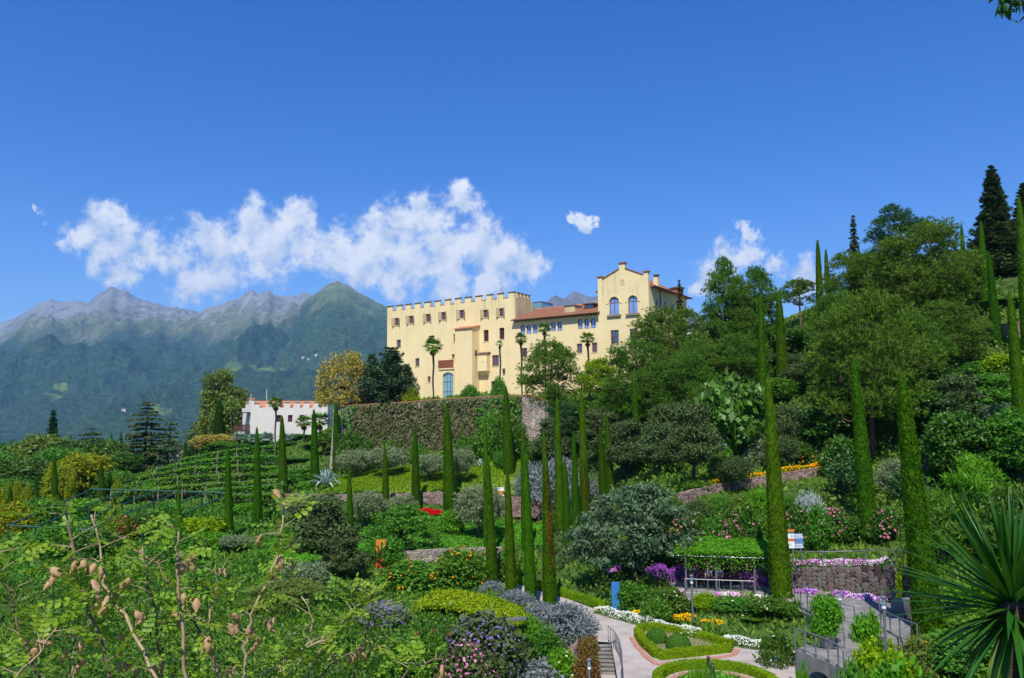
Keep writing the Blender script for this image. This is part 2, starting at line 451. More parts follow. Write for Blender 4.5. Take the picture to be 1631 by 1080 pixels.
M_GREENSTEEL = surf('green_painted_steel', [(.006, .055, .03), (.012, .085, .045)], 5, .45, spec=.5)
M_WOODPOST = surf('grey_vine_post', [(.16, .13, .10), (.28, .24, .19)], 5, .9)
M_BARK = surf('bark', [(.035, .026, .02), (.09, .07, .055)], 5, .95, bump=.5, stretch=(1, 1, .25))
M_BARK_PINE = surf('pine_bark', [(.09, .045, .03), (.18, .095, .065)], 4, .95, bump=.5, stretch=(1, 1, .25))
M_BARK_GREY = surf('grey_bark', [(.10, .09, .075), (.2, .18, .155)], 5, .95, bump=.4)
M_BRONZE = surf('dark_bronze', [(.045, .042, .04), (.085, .08, .075)], 7, .5, spec=.5, metal=.5)
M_WATER = glass_mat('pond_water', (.008, .016, .012), .05)
M_WHITEPAINT = surf('white_paint', [(.72, .72, .72), (.82, .82, .82)], 4, .5)
M_ORANGE = surf('orange_panel', [(.62, .16, .02), (.75, .23, .03)], 4, .5)
M_REDPANEL = surf('red_panel', [(.55, .05, .02), (.68, .09, .03)], 4, .5)
M_BLUE = surf('blue_panel', [(.03, .16, .42), (.05, .22, .52)], 4, .45)
M_YPANEL = surf('yellow_panel', [(.45, .26, .03), (.55, .33, .05)], 4, .5)
M_TEALPANEL = surf('teal_panel', [(.02, .12, .11), (.03, .17, .15)], 4, .5)
M_PALEBLUE = surf('pale_blue_panel', [(.45, .55, .68), (.55, .64, .75)], 4, .5)
M_MIDBLUE = surf('mid_blue_panel', [(.10, .22, .55), (.13, .27, .6)], 4, .5)
M_INK = surf('dark_print', [(.03, .03, .035), (.05, .05, .055)], 4, .6)
M_SOLAR = surf('solar_panel', [(.02, .04, .14), (.03, .06, .2)], 4, .3, spec=.6)
M_POT = surf('concrete_pot', [(.26, .255, .24), (.36, .35, .34)], 3, .8)
M_SKIN = surf('skin', [(.45, .26, .19), (.55, .33, .25)], 6, .6)
M_CLOTH_MINT = surf('mint_shirt', [(.25, .62, .42), (.32, .7, .5)], 6, .9)
M_CLOTH_WHITE = surf('white_shirt', [(.6, .58, .55), (.75, .73, .7)], 6, .9)
M_CLOTH_BLUE = surf('pale_blue_shirt', [(.28, .38, .56), (.36, .47, .65)], 6, .9)
M_CLOTH_NAVY = surf('navy_trousers', [(.02, .035, .09), (.035, .055, .13)], 6, .9)
M_CLOTH_BLACK = surf('black_shorts', [(.012, .012, .014), (.025, .025, .028)], 6, .9)
M_HAIR = surf('dark_hair', [(.03, .02, .014), (.06, .04, .028)], 8, .7)

# foliage
L_CYPRESS = leafmat('cypress_green', (.04, .11, .012), (.11, .23, .025), .25, .65, .15, .5)
L_CYPRESS_BROWN = leafmat('cypress_dead', (.09, .06, .014), (.24, .12, .03), .15, .8, .1, .5)
L_PINE = leafmat('pine_needles', (.021, .045, .008), (.062, .112, .018), .25, .6, .14, .4)
L_PINE_BLUE = leafmat('dark_needles', (.01, .028, .01), (.03, .07, .02), .15, .5, .25, .4)
L_CEDAR = leafmat('cedar_blue', (.026, .055, .028), (.08, .13, .062), .15, .55, .25, .4)
L_CEDAR_DARK = leafmat('deodar_dark', (.02, .032, .012), (.058, .08, .028), .15, .6, .2, .4)
L_DEEP = leafmat('deep_green_leaves', (.014, .038, .006), (.05, .11, .016), .3, .45, .35)
L_MID = leafmat('mid_green_leaves', (.022, .07, .01), (.085, .19, .03), .35)
L_BRIGHT = leafmat('bright_green_leaves', (.04, .12, .012), (.13, .29, .035), .4)
L_LIME = leafmat('yellow_green_leaves', (.075, .15, .008), (.22, .32, .02), .4)
L_GLOSS = leafmat('glossy_big_leaves', (.02, .065, .01), (.09, .19, .035), .3, .4, .35)
L_OLIVE = leafmat('olive_grey_leaves', (.075, .10, .045), (.16, .20, .105), .25, .75, .12)
L_OLIVED = leafmat('holm_oak_leaves', (.028, .048, .015), (.07, .10, .038), .25, .75, .12)
L_GREY = leafmat('lavender_grey', (.08, .11, .08), (.22, .26, .24), .2, .7, .15, third=(.19, .20, .23))
L_SILVER = leafmat('silver_leaves', (.20, .26, .22), (.46, .52, .48), .2, .7, .2)
L_YELLOWFL = leafmat('chestnut_cream_bloom', (.11, .11, .014), (.38, .33, .075), .3, .7, .2, scale=.5, third=(.42, .38, .13))
L_AUTUMN = leafmat('yellowing_leaves', (.06, .12, .012), (.19, .25, .025), .35, third=(.24, .22, .025))
L_WILLOW = leafmat('soft_olive_leaves', (.045, .075, .014), (.15, .20, .045), .35)
L_RUST = leafmat('bronze_leaves', (.05, .035, .012), (.20, .09, .035), .3, third=(.10, .13, .03))
L_VINE = leafmat('vine_leaves', (.04, .12, .012), (.15, .33, .045), .4)
L_IVY = leafmat('ivy_brownish', (.025, .042, .01), (.085, .105, .032), .25, .6, .2, scale=.5, third=(.19, .175, .115))
L_GRASS = leafmat('meadow_grass', (.06, .14, .012), (.15, .26, .025), .35, .7, .1, scale=.15, third=(.21, .24, .045))
L_COVER = leafmat('ground_cover', (.02, .06, .01), (.09, .18, .03), .35, .6, .2, scale=.12, third=(.18, .24, .05))
L_CREEP = leafmat('creeper_cover', (.03, .11, .012), (.10, .27, .035), .35, .6, .2, scale=.2)
L_BOX = leafmat('box_hedge', (.05, .12, .01), (.17, .27, .025), .3, .6, .2, scale=.6)
L_TOPIARY = leafmat('dark_box', (.02, .065, .01), (.07, .15, .022), .25, .6, .2)
L_PALM = leafmat('palm_fronds', (.03, .08, .012), (.11, .21, .03), .3, .4, .4)
L_PALM_BLUE = leafmat('blue_palm_fronds', (.10, .15, .12), (.26, .33, .28), .2, .5, .3)
L_AGAVE = leafmat('agave_blue', (.08, .15, .15), (.24, .34, .33), .1, .45, .35, third=(.40, .48, .38))
L_YUCCA = leafmat('yucca_leaf', (.008, .035, .009), (.035, .11, .016), .3, .4, .45, scale=1.5)
L_SENNA = leafmat('bladder_senna_leaf', (.07, .15, .02), (.21, .31, .05), .45, .45, .3, scale=1.2)
L_POD = leafmat('papery_pod', (.30, .18, .08), (.70, .52, .31), .45, .6, .3, scale=55)
L_LILY = leafmat('lily_pads', (.03, .12, .015), (.14, .33, .06), .2, .3, .5)
F_PINK = leafmat('pink_petals', (.55, .12, .24), (.78, .36, .48), .3, .7, .1)
F_MAG = leafmat('magenta_petunias', (.30, .05, .28), (.70, .28, .60), .3, .7, .1, scale=.9, third=(.85, .70, .82))
F_PURPLE = leafmat('purple_petunias', (.14, .03, .24), (.42, .16, .55), .3, .7, .1, scale=.9)
F_WHITE = leafmat('white_petals', (.55, .55, .48), (.85, .85, .8), .3, .7, .1)
F_YELLOW = leafmat('yellow_petals', (.75, .34, .01), (.9, .58, .03), .3, .7, .1)
F_RED = leafmat('red_petals', (.45, .02, .05), (.62, .06, .1), .3, .7, .1)
F_ORANGE = leafmat('orange_petals', (.7, .16, .01), (.85, .28, .02), .3, .7, .1)
F_BLUE = leafmat('blue_petals', (.13, .11, .30), (.27, .23, .45), .3, .7, .1)
F_CREAM = leafmat('cream_petals', (.70, .62, .34), (.85, .8, .58), .3, .7, .1)

# ------------------------------------------------------------------ terrain
FLOOR = -12.7
CTRL = [  # known heights: x, y, z in metres (camera at the origin)
    (0, 0, -2.4), (-8, 0, -2.6), (8, 0, -2.6), (0, -25, -1), (-25, -20, -3), (25, -20, 0), (0, 6, -4.6), (-6, 6, -4.8), (6, 6, -4.8), (0, 15, -9.2), (-10, 15, -9.4), (10, 15, -9),
    (0, 26, -14.2), (-14, 26, -14.2), (14, 26, -13), (20, 30, -12.6), (-25, 30, -15), (3, 42, -13.85), (-2, 45, -13.9), (5, 39, -13.85), (7, 34, -13.8), (0, 36, -14.4),
    (8, 40, FLOOR), (12, 38, FLOOR), (8, 46, FLOOR), (12, 45, FLOOR), (5.5, 51.5, FLOOR), (2.5, 57, FLOOR), (-1.8, 63, FLOOR), (-5, 68, FLOOR), (15, 40, FLOOR), (8, 52, FLOOR), (5, 57, FLOOR),
    (30, 165, 8), (0, 200, -2), (-60, 230, -25), (100, 200, 30), (150, 120, 36), (120, 60, 26), (80, 40, 6), (60, 20, 0), (-100, 100, -20), (-100, 40, -22), (-60, 20, -17),
    (-40, 0, -7), (40, 0, -3), (-200, 100, -45), (-150, 200, -38), (60, 300, 10), (-60, 380, -60), (250, 250, 50), (0, 480, -70), (-300, 300, -80), (300, 0, 30), (-300, -50, -60), (0, -200, 20)]
PIXCTRL = [
    (1125, 943, 54), (1040, 945, 55), (1300, 968, 47), (1400, 968, 46), (1300, 903, 51.5), (1410, 900, 51.5), (1100, 893, 61), (1220, 890, 58), (1380, 868, 56), (1450, 868, 54), (1480, 1015, 40), (1560, 1000, 38), (1631, 1060, 34),
    (1250, 755, 72), (1400, 725, 70), (1100, 785, 66), (1180, 870, 60), (1500, 720, 65), (1600, 700, 62), (1560, 552, 85), (1631, 540, 82), (1600, 445, 98), (1500, 480, 100), (1250, 610, 96), (1200, 590, 108), (1300, 510, 112), (1400, 450, 120),
    (1100, 600, 112), (1000, 650, 106), (960, 628, 117), (850, 634, 127), (740, 634, 128), (620, 642, 140), (850, 712, 109), (700, 728, 113), (560, 748, 118), (530, 756, 118),
    (700, 783, 93.5), (560, 790, 93.5), (820, 762, 98), (880, 765, 97), (640, 748, 106), (760, 745, 104), (700, 816, 91), (858, 834, 92), (600, 828, 90), (780, 832, 89), (700, 870, 76), (600, 893, 71), (500, 918, 66), (880, 880, 74),
    (920, 850, 79), (940, 755, 92), (1000, 725, 90), (1000, 790, 74), (450, 782, 105), (400, 764, 115), (350, 740, 128), (300, 765, 118), (200, 795, 112), (100, 812, 120), (0, 818, 130), (440, 712, 142), (400, 702, 150), (480, 700, 146), (275, 768, 180),
    (60, 795, 190), (-100, 800, 190), (360, 860, 80), (410, 842, 85), (300, 905, 70), (100, 905, 70), (0, 950, 55), (200, 1000, 48), (450, 1000, 48), (600, 960, 56), (650, 1040, 45), (300, 1060, 42), (-150, 900, 70), (740, 985, 52), (840, 975, 52)]
for c in PIXCTRL:
    CTRL.append(tuple(at(*c)))
_cp = np.array(CTRL, float)
_d = np.linalg.norm(_cp[:, None, :2] - _cp[None, :, :2], axis=-1)
_n = len(_cp)
_A = np.zeros((_n + 1, _n + 1)); _A[:_n, :_n] = -_d - np.eye(_n) * .4; _A[:_n, _n] = 1; _A[_n, :_n] = 1
_w = np.linalg.solve(_A, np.concatenate([_cp[:, 2], [0]]))
def sstep(a, b, x):
    t = np.clip((x - a) / (b - a), 0, 1); return t * t * (3 - 2 * t)
FLAT = [((10.5, 41.5), (6.2, 5.5)), ((7.5, 48), (3.4, 5.5)), ((4.2, 54.5), (2.4, 4)), ((0.5, 60.5), (2.6, 3.5)), ((-3, 65), (2.5, 3))]
def inside(poly, x, y):
    x = np.asarray(x); y = np.asarray(y); r = np.zeros(x.shape, bool); n = len(poly)
    for i in range(n):
        (x0, y0), (x1, y1) = poly[i], poly[(i + 1) % n]
        r ^= ((y0 > y) != (y1 > y)) & (x < (x1 - x0) * (y - y0) / (y1 - y0 + 1e-12) + x0)
    return r
def xy(px, Y): a = at(px, 900, Y); return (float(a[0]), float(a[1]))
LOWZ = -13.8
CUTS = [  # ground dug away for terraces, steps and the bridge channel
    ([xy(*p) for p in ((1060, 53.3), (1165, 52), (1262, 49.2), (1300, 43.8), (1365, 41.8), (1445, 41), (1475, 42.5), (1470, 46), (1450, 48.6), (1416, 50.7), (1372, 51.9), (1320, 52.7), (1262, 55), (1215, 58.2), (1140, 59.4), (1060, 60))], -12.25),
    ([xy(*p) for p in ((936, 46.4), (980, 46.4), (1000, 40), (780, 40), (800, 46.5), (880, 43.4))], LOWZ - .05),
    ([xy(*p) for p in ((1268, 39.5), (1262, 36.5), (1330, 33.5), (1360, 35), (1330, 38))], -13.2),
    ([xy(*p) for p in ((1318, 43.6), (1362, 43.6), (1395, 37), (1310, 37.5))], -12.6)]
def height(x, y):
    x = np.atleast_1d(np.asarray(x, float)); y = np.atleast_1d(np.asarray(y, float))
    sh = x.shape; x = x.ravel(); y = y.ravel()
    z = np.empty(len(x))
    for i in range(0, len(x), 20000):
        d = np.hypot(x[i:i + 20000, None] - _cp[None, :, 0], y[i:i + 20000, None] - _cp[None, :, 1])
        z[i:i + 20000] = -d @ _w[:_n] + _w[_n]
    for (cx, cy), (rx, ry) in FLAT:
        k = np.hypot((x - cx) / rx, (y - cy) / ry)
        m = 1 - sstep(.85, 1.25, k)
        z = z * (1 - m) + FLOOR * m
    for poly, zc in CUTS:
        z = np.where(inside(poly, x, y), np.minimum(z, zc), z)
    r = np.hypot(x, y - 60)
    m = sstep(260, 900, r)
    z = z * (1 - m) - 110 * m
    return z.reshape(sh)
def hz(x, y): return float(height(x, y)[0])
def ground(px, py, y0=24.0, y1=400.0):
    """where the line of sight through a pixel meets the terrain"""
    d = ray(px, py); d = d / d[1]
    Y = np.arange(y0, y1, .25)
    dz = d[2] * Y - height(d[0] * Y, Y)
    below = np.where(dz < 0)[0]
    Yh = Y[below[0]] if len(below) else y1
    p = d * Yh
    return np.array([p[0], p[1], hz(p[0], p[1])])
def col_at(px, Y, py=700):
    """terrain point at depth Y under an image column"""
    p = at(px, py, Y); z = hz(p[0], p[1])
    for _ in range(3):   # follow the column's slight lean
        dd = ray(px, 0); a0 = at(px, 300, Y); a1 = at(px, 900, Y)
        t = (z - a0[2]) / (a1[2] - a0[2]); x = a0[0] + (a1[0] - a0[0]) * t
        z = hz(x, Y)
    return np.array([x, Y, z])
def axis(lo, hi, step, far, n):
    core = np.arange(lo, hi + step / 2, step)
    g = step * np.cumsum(np.linspace(1, 2, n) ** 6.5)
    return np.concatenate([(lo - g * (far / g[-1]))[::-1], core, hi + g * (far / g[-1])])
gx = axis(-75, 62, 0.65, 14000, 34); gy = axis(2, 140, 0.65, 14000, 34)
GX, GY = np.meshgrid(gx, gy)
GZ = height(GX, GY)
near = 1 - sstep(150, 400, np.hypot(GX, GY))
flatm = np.zeros_like(GX)
for (cx, cy), (rx, ry) in FLAT:
    flatm = np.maximum(flatm, 1 - sstep(1.0, 1.4, np.hypot((GX - cx) / rx, (GY - cy) / ry)))
GZ = GZ + (fbm(GX * .3, GY * .3, 3, 5) - .5) * .35 * near * (1 - flatm) - .05
m_ground, nt, out = mat_new('garden_soil')
b = nt.nodes.new('ShaderNodeBsdfPrincipled'); b.inputs['Roughness'].default_value = .95; b.inputs['Specular IOR Level'].default_value = .1
g = nt.nodes.new('ShaderNodeNewGeometry')
c = ramp(nt, [(.3, (.045, .06, .018)), (.5, (.05, .10, .018)), (.7, (.11, .15, .035))], noise_out(nt, .12, 8, .65, vec=g.outputs['Position']))
nt.links.new(c, b.inputs['Base Color'])
bp = nt.nodes.new('ShaderNodeBump'); bp.inputs['Strength'].default_value = .6; bp.inputs['Distance'].default_value = .15
nt.links.new(noise_out(nt, 2.5, 6, .7, vec=g.outputs['Position']), bp.inputs['Height']); nt.links.new(bp.outputs[0], b.inputs['Normal'])
nt.links.new(b.outputs[0], out.inputs['Surface'])
gr = bpy.data.objects.new('ground', np_mesh('ground', np.stack([GX, GY, GZ], -1).reshape(-1, 3), grid_faces(*GX.shape), m_ground, True))
link(gr); tag(gr, 'garden hillside earth and grass under the planting', 'ground', kind='structure')

# ------------------------------------------------------------------ mountains
def mountain_mat(name, treeline, band, rock, alp, forest, meadow=True):
    m, nt, out = mat_new(name)
    b = nt.nodes.new('ShaderNodeBsdfPrincipled'); b.inputs['Roughness'].default_value = .95; b.inputs['Specular IOR Level'].default_value = .05
    g = nt.nodes.new('ShaderNodeNewGeometry'); P = g.outputs['Position']
    sp = nt.nodes.new('ShaderNodeSeparateXYZ'); nt.links.new(P, sp.inputs[0])
    def mth(op, a, c):
        n = nt.nodes.new('ShaderNodeMath'); n.operation = op
        for i, v in enumerate((a, c)):
            if isinstance(v, (int, float)): n.inputs[i].default_value = v
            else: nt.links.new(v, n.inputs[i])
        return n.outputs[0]
    def mixc(f, a, c):
        n = nt.nodes.new('ShaderNodeMix'); n.data_type = 'RGBA'
        nt.links.new(f, n.inputs[0])
        for i, v in ((6, a), (7, c)):
            if isinstance(v, tuple): n.inputs[i].default_value = (*v, 1)
            else: nt.links.new(v, n.inputs[i])
        return n.outputs[2]
    def sm(v, lo, hi):
        n = nt.nodes.new('ShaderNodeMapRange'); n.interpolation_type = 'SMOOTHSTEP'; nt.links.new(v, n.inputs['Value'])
        n.inputs['From Min'].default_value = lo; n.inputs['From Max'].default_value = hi
        return n.outputs[0]
    big = noise_out(nt, .0012, 8, .62, vec=P)
    fine = noise_out(nt, .012, 7, .7, vec=P)
    streak = noise_out(nt, .006, 6, .6, vec=P, stretch=(1.3, .35, .12))
    zt = mth('ADD', sp.outputs['Z'], mth('MULTIPLY', mth('SUBTRACT', big, .5), band * 5))
    zt = mth('ADD', zt, mth('MULTIPLY', mth('SUBTRACT', streak, .5), band * 3.5))
    hi = sm(zt, treeline - band * 1.0, treeline + band * 1.0)
    rk = sm(mth('ADD', zt, mth('MULTIPLY', mth('SUBTRACT', fine, .5), 900)), treeline + band * 1.0, treeline + band * 3.2)
    alpc = ramp(nt, [(.35, tuple(x * .75 for x in alp)), (.65, alp)], fine)
    rockc = ramp(nt, [(.3, tuple(x * .6 for x in rock)), (.5, rock), (.72, tuple(x * 1.35 for x in rock))], streak)
    up = mixc(rk, alpc, rockc)
    scree = ramp(nt, [(.60, (0, 0, 0)), (.68, (1, 1, 1))], streak)
    up = mixc(mth('MULTIPLY', scree, .5), up, (.34, .32, .28))
    spk = noise_out(nt, .03, 5, .75, vec=P)
    forc = ramp(nt, [(.35, tuple(x * .55 for x in forest)), (.5, forest), (.68, tuple(x * 1.7 for x in forest))], spk)
    # thinner woodland
    thin = ramp(nt, [(.60, (0, 0, 0)), (.70, (1, 1, 1))], noise_out(nt, .0035, 6, .68, vec=P))
    forc = mixc(mth('MULTIPLY', thin, .35), forc, (.085, .12, .045))
    if meadow:
        md = ramp(nt, [(.635, (0, 0, 0)), (.655, (1, 1, 1))], noise_out(nt, .0026, 4, .5, vec=P, stretch=(.8, .8, 1.0)))
        low = mth('SUBTRACT', 1.0, sm(sp.outputs['Z'], treeline * .35, treeline * .75))
        forc = mixc(mth('MULTIPLY', md, low), forc, (.16, .24, .06))
    nt.links.new(mixc(hi, forc, up), b.inputs['Base Color'])
    bp = nt.nodes.new('ShaderNodeBump'); bp.inputs['Strength'].default_value = 1.0; bp.inputs['Distance'].default_value = 26
    nt.links.new(mth('ADD', spk, mth('MULTIPLY', fine, 2.0)), bp.inputs['Height']); nt.links.new(bp.outputs[0], b.inputs['Normal'])
    nt.links.new(b.outputs[0], out.inputs['Surface'])
    return m
def mountain(name, label, sky, Yb, Yr, mat, seed, px0, px1, n=520, rows=150, amp=120., zb=-112, gp=1.15, depth_var=.1, fx=.012, jag=2.4):
    px = np.linspace(px0, px1, n)
    xs = [s[0] for s in sky]; ys = [s[1] for s in sky]
    sy = np.interp(px, xs, ys) + (fbm(px * .09, px * 0, 5, seed, .6, True) - .62) * -jag * 2
    Yrid = Yr * (1 + depth_var * (fbm(px * .006, px * 0 + 3, 3, seed + 9) - .5) * 2)
    V = []
    T = np.concatenate([np.linspace(0, 1, rows) ** .85, [1.04, 1.10, 1.2]])
    ridge = np.array([at(a, c, Y) for a, c, Y in zip(px, sy, Yrid)])
    base_x = np.array([at(a, 674, Yb)[0] for a in px])
    for t in T:
        x = base_x + (ridge[:, 0] - base_x) * t
        y = Yb + (ridge[:, 1] - Yb) * t
        if t <= 1:
            g_ = t ** gp
            env = np.sin(math.pi * min(t, 1)) ** .7 * (1 - .35 * t) if 0 < t < 1 else 0
            wx_ = x + 260 * fbm(x / 700, y / 700, 3, seed + 8); wy_ = y + 300 * fbm(x / 800, y / 800, 3, seed + 12)
            spur = fbm(wx_ / 1100, wy_ / 2000, 6, seed + 3, .5, True) - .62
            rough = fbm(x / 230, y / 420, 6, seed + 5, .62, True) - .6
            z = zb + (ridge[:, 2] - zb) * g_ + env * (amp * spur * 2.2 + amp * .52 * rough)
        else:
            z = ridge[:, 2] - (t - 1) * (ridge[:, 2] - zb) * 2.2
        V.append(np.stack([x, y, z], -1))
    V = np.array(V)
    o = bpy.data.objects.new(name, np_mesh(name, V.reshape(-1, 3), grid_faces(len(T), n), mat, True))
    link(o); tag(o, label, 'mountain', kind='structure')
    return o, V
MM_A = mountain_mat('far_range', 720, 130, (.29, .295, .28), (.18, .215, .09), (.045, .09, .038))
MM_B = mountain_mat('near_peak', 850, 150, (.33, .32, .30), (.18, .235, .085), (.052, .10, .038))
MM_C = mountain_mat('alpine_peaks', 480, 150, (.19, .18, .16), (.12, .155, .05), (.022, .048, .02), False)
SKY_A = [(-500, 600), (-200, 560), (-60, 532), (0, 515), (45, 497), (62, 484), (80, 477), (100, 481), (125, 479), (140, 483), (155, 468), (168, 462), (176, 456), (188, 461), (200, 460), (212, 470), (225, 476), (260, 487), (300, 494), (320, 497), (333, 489),
         (350, 487), (365, 479), (385, 473), (400, 463), (412, 469), (428, 462), (436, 470), (455, 473), (468, 470), (474, 474), (484, 463), (492, 468), (520, 475), (600, 500), (700, 540), (900, 560), (1700, 600)]
SKY_B = [(150, 745), (260, 705), (330, 655), (390, 592), (430, 548), (465, 508), (490, 476), (505, 466), (518, 455), (530, 448), (537, 446), (548, 451), (562, 459), (580, 470), (600, 481), (617, 489), (660, 512), (720, 545), (800, 590), (900, 640), (1000, 680)]
SKY_C = [(600, 640), (700, 560), (780, 520), (830, 500), (848, 484), (856, 487), (868, 484), (884, 470), (897, 476), (906, 469), (915, 463), (926, 468), (940, 473), (955, 470), (1000, 488), (1040, 480), (1075, 484), (1100, 493), (1128, 515), (1200, 560), (1400, 600), (1900, 660)]
mtA, VA = mountain('mountain_range', 'long hazy grey mountain range with pointed peak on the left', SKY_A, 2600, 9000, MM_A, 11, -500, 1700, 700, 170, 380)
mtB, VB = mountain('mountain_peak', 'dark wooded mountain with green summit left of the castle', SKY_B, 2300, 6200, MM_B, 31, 150, 1000, 460, 170, 300, depth_var=.05, fx=.016)
mountain('alpine_ridge', 'green alpine peaks showing between castle wing and gabled tower', SKY_C, 4000, 7600, MM_C, 53, 600, 1900, 420, 90, 150, fx=.012)

# ------------------------------------------------------------------ castle
class Plane:
    """a wall plane: origin, direction along the wall (to the right), offset towards the viewer"""
    def __init__(s, o, d):
        s.o = np.array(o, float); d = np.array([d[0], d[1]], float); s.d = d / np.linalg.norm(d)
        s.n = np.array([s.d[1], -s.d[0]])          # towards the viewer
        s.rot = math.atan2(s.d[1], s.d[0])
    def uz(s, px, py, off=0.0):
        r = ray(px, py)
        o = s.o[:2] + s.n * off
        t = (o @ s.n) / (r[:2] @ s.n)
        p = r * t
        return float((p[:2] - o) @ s.d), float(p[2] - s.o[2])
CBASE = 3.4
CP = Plane((0.5, 130.0, CBASE), (0.834, -0.553))
castle = thing('castle', 'yellow castle with battlements and a stepped gable above the garden terraces', 'castle', tuple(CP.o), CP.rot)
def cz(ox, oy, s):     # from an enlarged view of the photograph back to its own pixels
    return lambda x, y: (ox + x / s, oy + y / s)
z1 = cz(610, 455, 6.0); z2 = cz(810, 410, 5.143)
def crect(pl, zf, x0, x1, y0, y1, off=0.0):
    xm, ym = (x0 + x1) / 2, (y0 + y1) / 2
    u0, _ = pl.uz(*zf(x0, ym), off); u1, _ = pl.uz(*zf(x1, ym), off)
    _, a = pl.uz(*zf(xm, y1), off); _, b_ = pl.uz(*zf(xm, y0), off)
    return u0, u1, a, b_
def arch_pts(u0, u1, z0, z1_, k=8, rise=None):
    r = (u1 - u0) / 2; rise = r if rise is None else rise
    pts = [(u0, z0), (u1, z0), (u1, z1_ - rise)]
    pts += [((u0 + u1) / 2 + r * math.cos(math.pi * i / k), z1_ - rise + rise * math.sin(math.pi * i / k)) for i in range(1, k)]
    pts += [(u0, z1_ - rise)]
    return pts
def holes_wall(pl_parent, name, mat, u0, u1, za, zb, holes, y0, thick=.5, top=None):
    """wall slab with rectangular openings cut as real gaps: columns and rows between holes"""
    us = sorted(set([u0, u1] + [h[0] for h in holes] + [h[1] for h in holes]))
    us = [u for u in us if u0 <= u <= u1]
    zs = sorted(set([za, zb] + [h[2] for h in holes] + [h[3] for h in holes]))
    zs = [z for z in zs if za <= z <= zb]
    solid = np.ones((len(us) - 1, len(zs) - 1), bool)
    for i in range(len(us) - 1):
        for j in range(len(zs) - 1):
            cu, cz_ = (us[i] + us[i + 1]) / 2, (zs[j] + zs[j + 1]) / 2
            for h in holes:
                if h[0] < cu < h[1] and h[2] < cz_ < h[3]: solid[i, j] = False
    mb = MB(); idx = {}
    def V(i, j, k):
        key = (i, j, k)
        if key not in idx:
            idx[key] = len(mb.v); mb.v.append((us[i], y0 if k == 0 else y0 + thick, zs[j]))
        return idx[key]
    nu, nz_ = solid.shape
    for i in range(nu):
        for j in range(nz_):
            if not solid[i, j]: continue
            mb.f.append((V(i, j, 0), V(i + 1, j, 0), V(i + 1, j + 1, 0), V(i, j + 1, 0)))
            mb.f.append((V(i, j + 1, 1), V(i + 1, j + 1, 1), V(i + 1, j, 1), V(i, j, 1)))
            if i == 0 or not solid[i - 1, j]: mb.f.append((V(i, j, 1), V(i, j, 0), V(i, j + 1, 0), V(i, j + 1, 1)))
            if i == nu - 1 or not solid[i + 1, j]: mb.f.append((V(i + 1, j, 0), V(i + 1, j, 1), V(i + 1, j + 1, 1), V(i + 1, j + 1, 0)))
            if j == 0 or not solid[i, j - 1]: mb.f.append((V(i, j, 1), V(i + 1, j, 1), V(i + 1, j, 0), V(i, j, 0)))
            if j == nz_ - 1 or not solid[i, j + 1]: mb.f.append((V(i, j + 1, 0), V(i + 1, j + 1, 0), V(i + 1, j + 1, 1), V(i, j + 1, 1)))
    return mb.build(name, mat, pl_parent)
def window(parent, u0, u1, za, zb, y, glass, frame_mat, bars_v=1, bars_h=1, fr=.09, inset=.22, arch=False, name='window', sill=True):
    """frame with glazing bars, pane set behind, in a recess of the wall at y (front face)"""
    yf = y + inset
    f = MB()
    if arch:
        r = (u1 - u0) / 2; k = 10; zc = zb - r
        po = [(u0, za)] + [(u0, zc)] + [((u0 + u1) / 2 - r * math.cos(math.pi * i / k), zc + r * math.sin(math.pi * i / k)) for i in range(1, k)] + [(u1, zc), (u1, za)]
        ri = r - fr
        pi_ = [(u0 + fr, za + fr)] + [(u0 + fr, zc)] + [((u0 + u1) / 2 - ri * math.cos(math.pi * i / k), zc + ri * math.sin(math.pi * i / k)) for i in range(1, k)] + [(u1 - fr, zc), (u1 - fr, za + fr)]
        n = len(po)
        for i in range(n):
            j = (i + 1) % n
            f.hexa([(po[i][0], yf, po[i][1]), (po[j][0], yf, po[j][1]), (pi_[j][0], yf, pi_[j][1]), (pi_[i][0], yf, pi_[i][1]),
                    (po[i][0], yf + .08, po[i][1]), (po[j][0], yf + .08, po[j][1]), (pi_[j][0], yf + .08, pi_[j][1]), (pi_[i][0], yf + .08, pi_[i][1])])
        f.box(u0 + fr, u1 - fr, yf + .003, yf + .07, zc - .05, zc + .05)
    else:
        f.box(u0, u0 + fr, yf, yf + .08, za, zb); f.box(u1 - fr, u1, yf, yf + .08, za, zb)
        f.box(u0 + fr, u1 - fr, yf, yf + .08, za, za + fr); f.box(u0 + fr, u1 - fr, yf, yf + .08, zb - fr, zb)
    for i in range(bars_v):
        u = u0 + (u1 - u0) * (i + 1) / (bars_v + 1); f.box(u - .045, u + .045, yf + .006, yf + .066, za + fr, zb - fr)
    for i in range(bars_h):
        z = za + (zb - za) * (i + 1) / (bars_h + 1) + (0.12 if bars_h == 1 else 0)
        f.box(u0 + fr, u1 - fr, yf + .012, yf + .06, z - .035, z + .035)
    w = f.build(name, frame_mat, parent)
    p = MB()
    if arch: p.prism([(a, b_) for a, b_ in reversed(arch_pts(u0 + .02, u1 - .02, za + .02, zb - .02, 10))], yf + .045, yf + .06)
    else: p.box(u0 + .02, u1 - .02, yf + .045, yf + .06, za + .02, zb - .02)
    p.build('pane', glass, w)
    if sill: MB().box(u0 - .1, u1 + .1, y - .07, y + inset + .02, za - .1, za - .004).build('sill', M_STONE_SILL if sill == 'stone' else M_YELLOW, w)
    return w

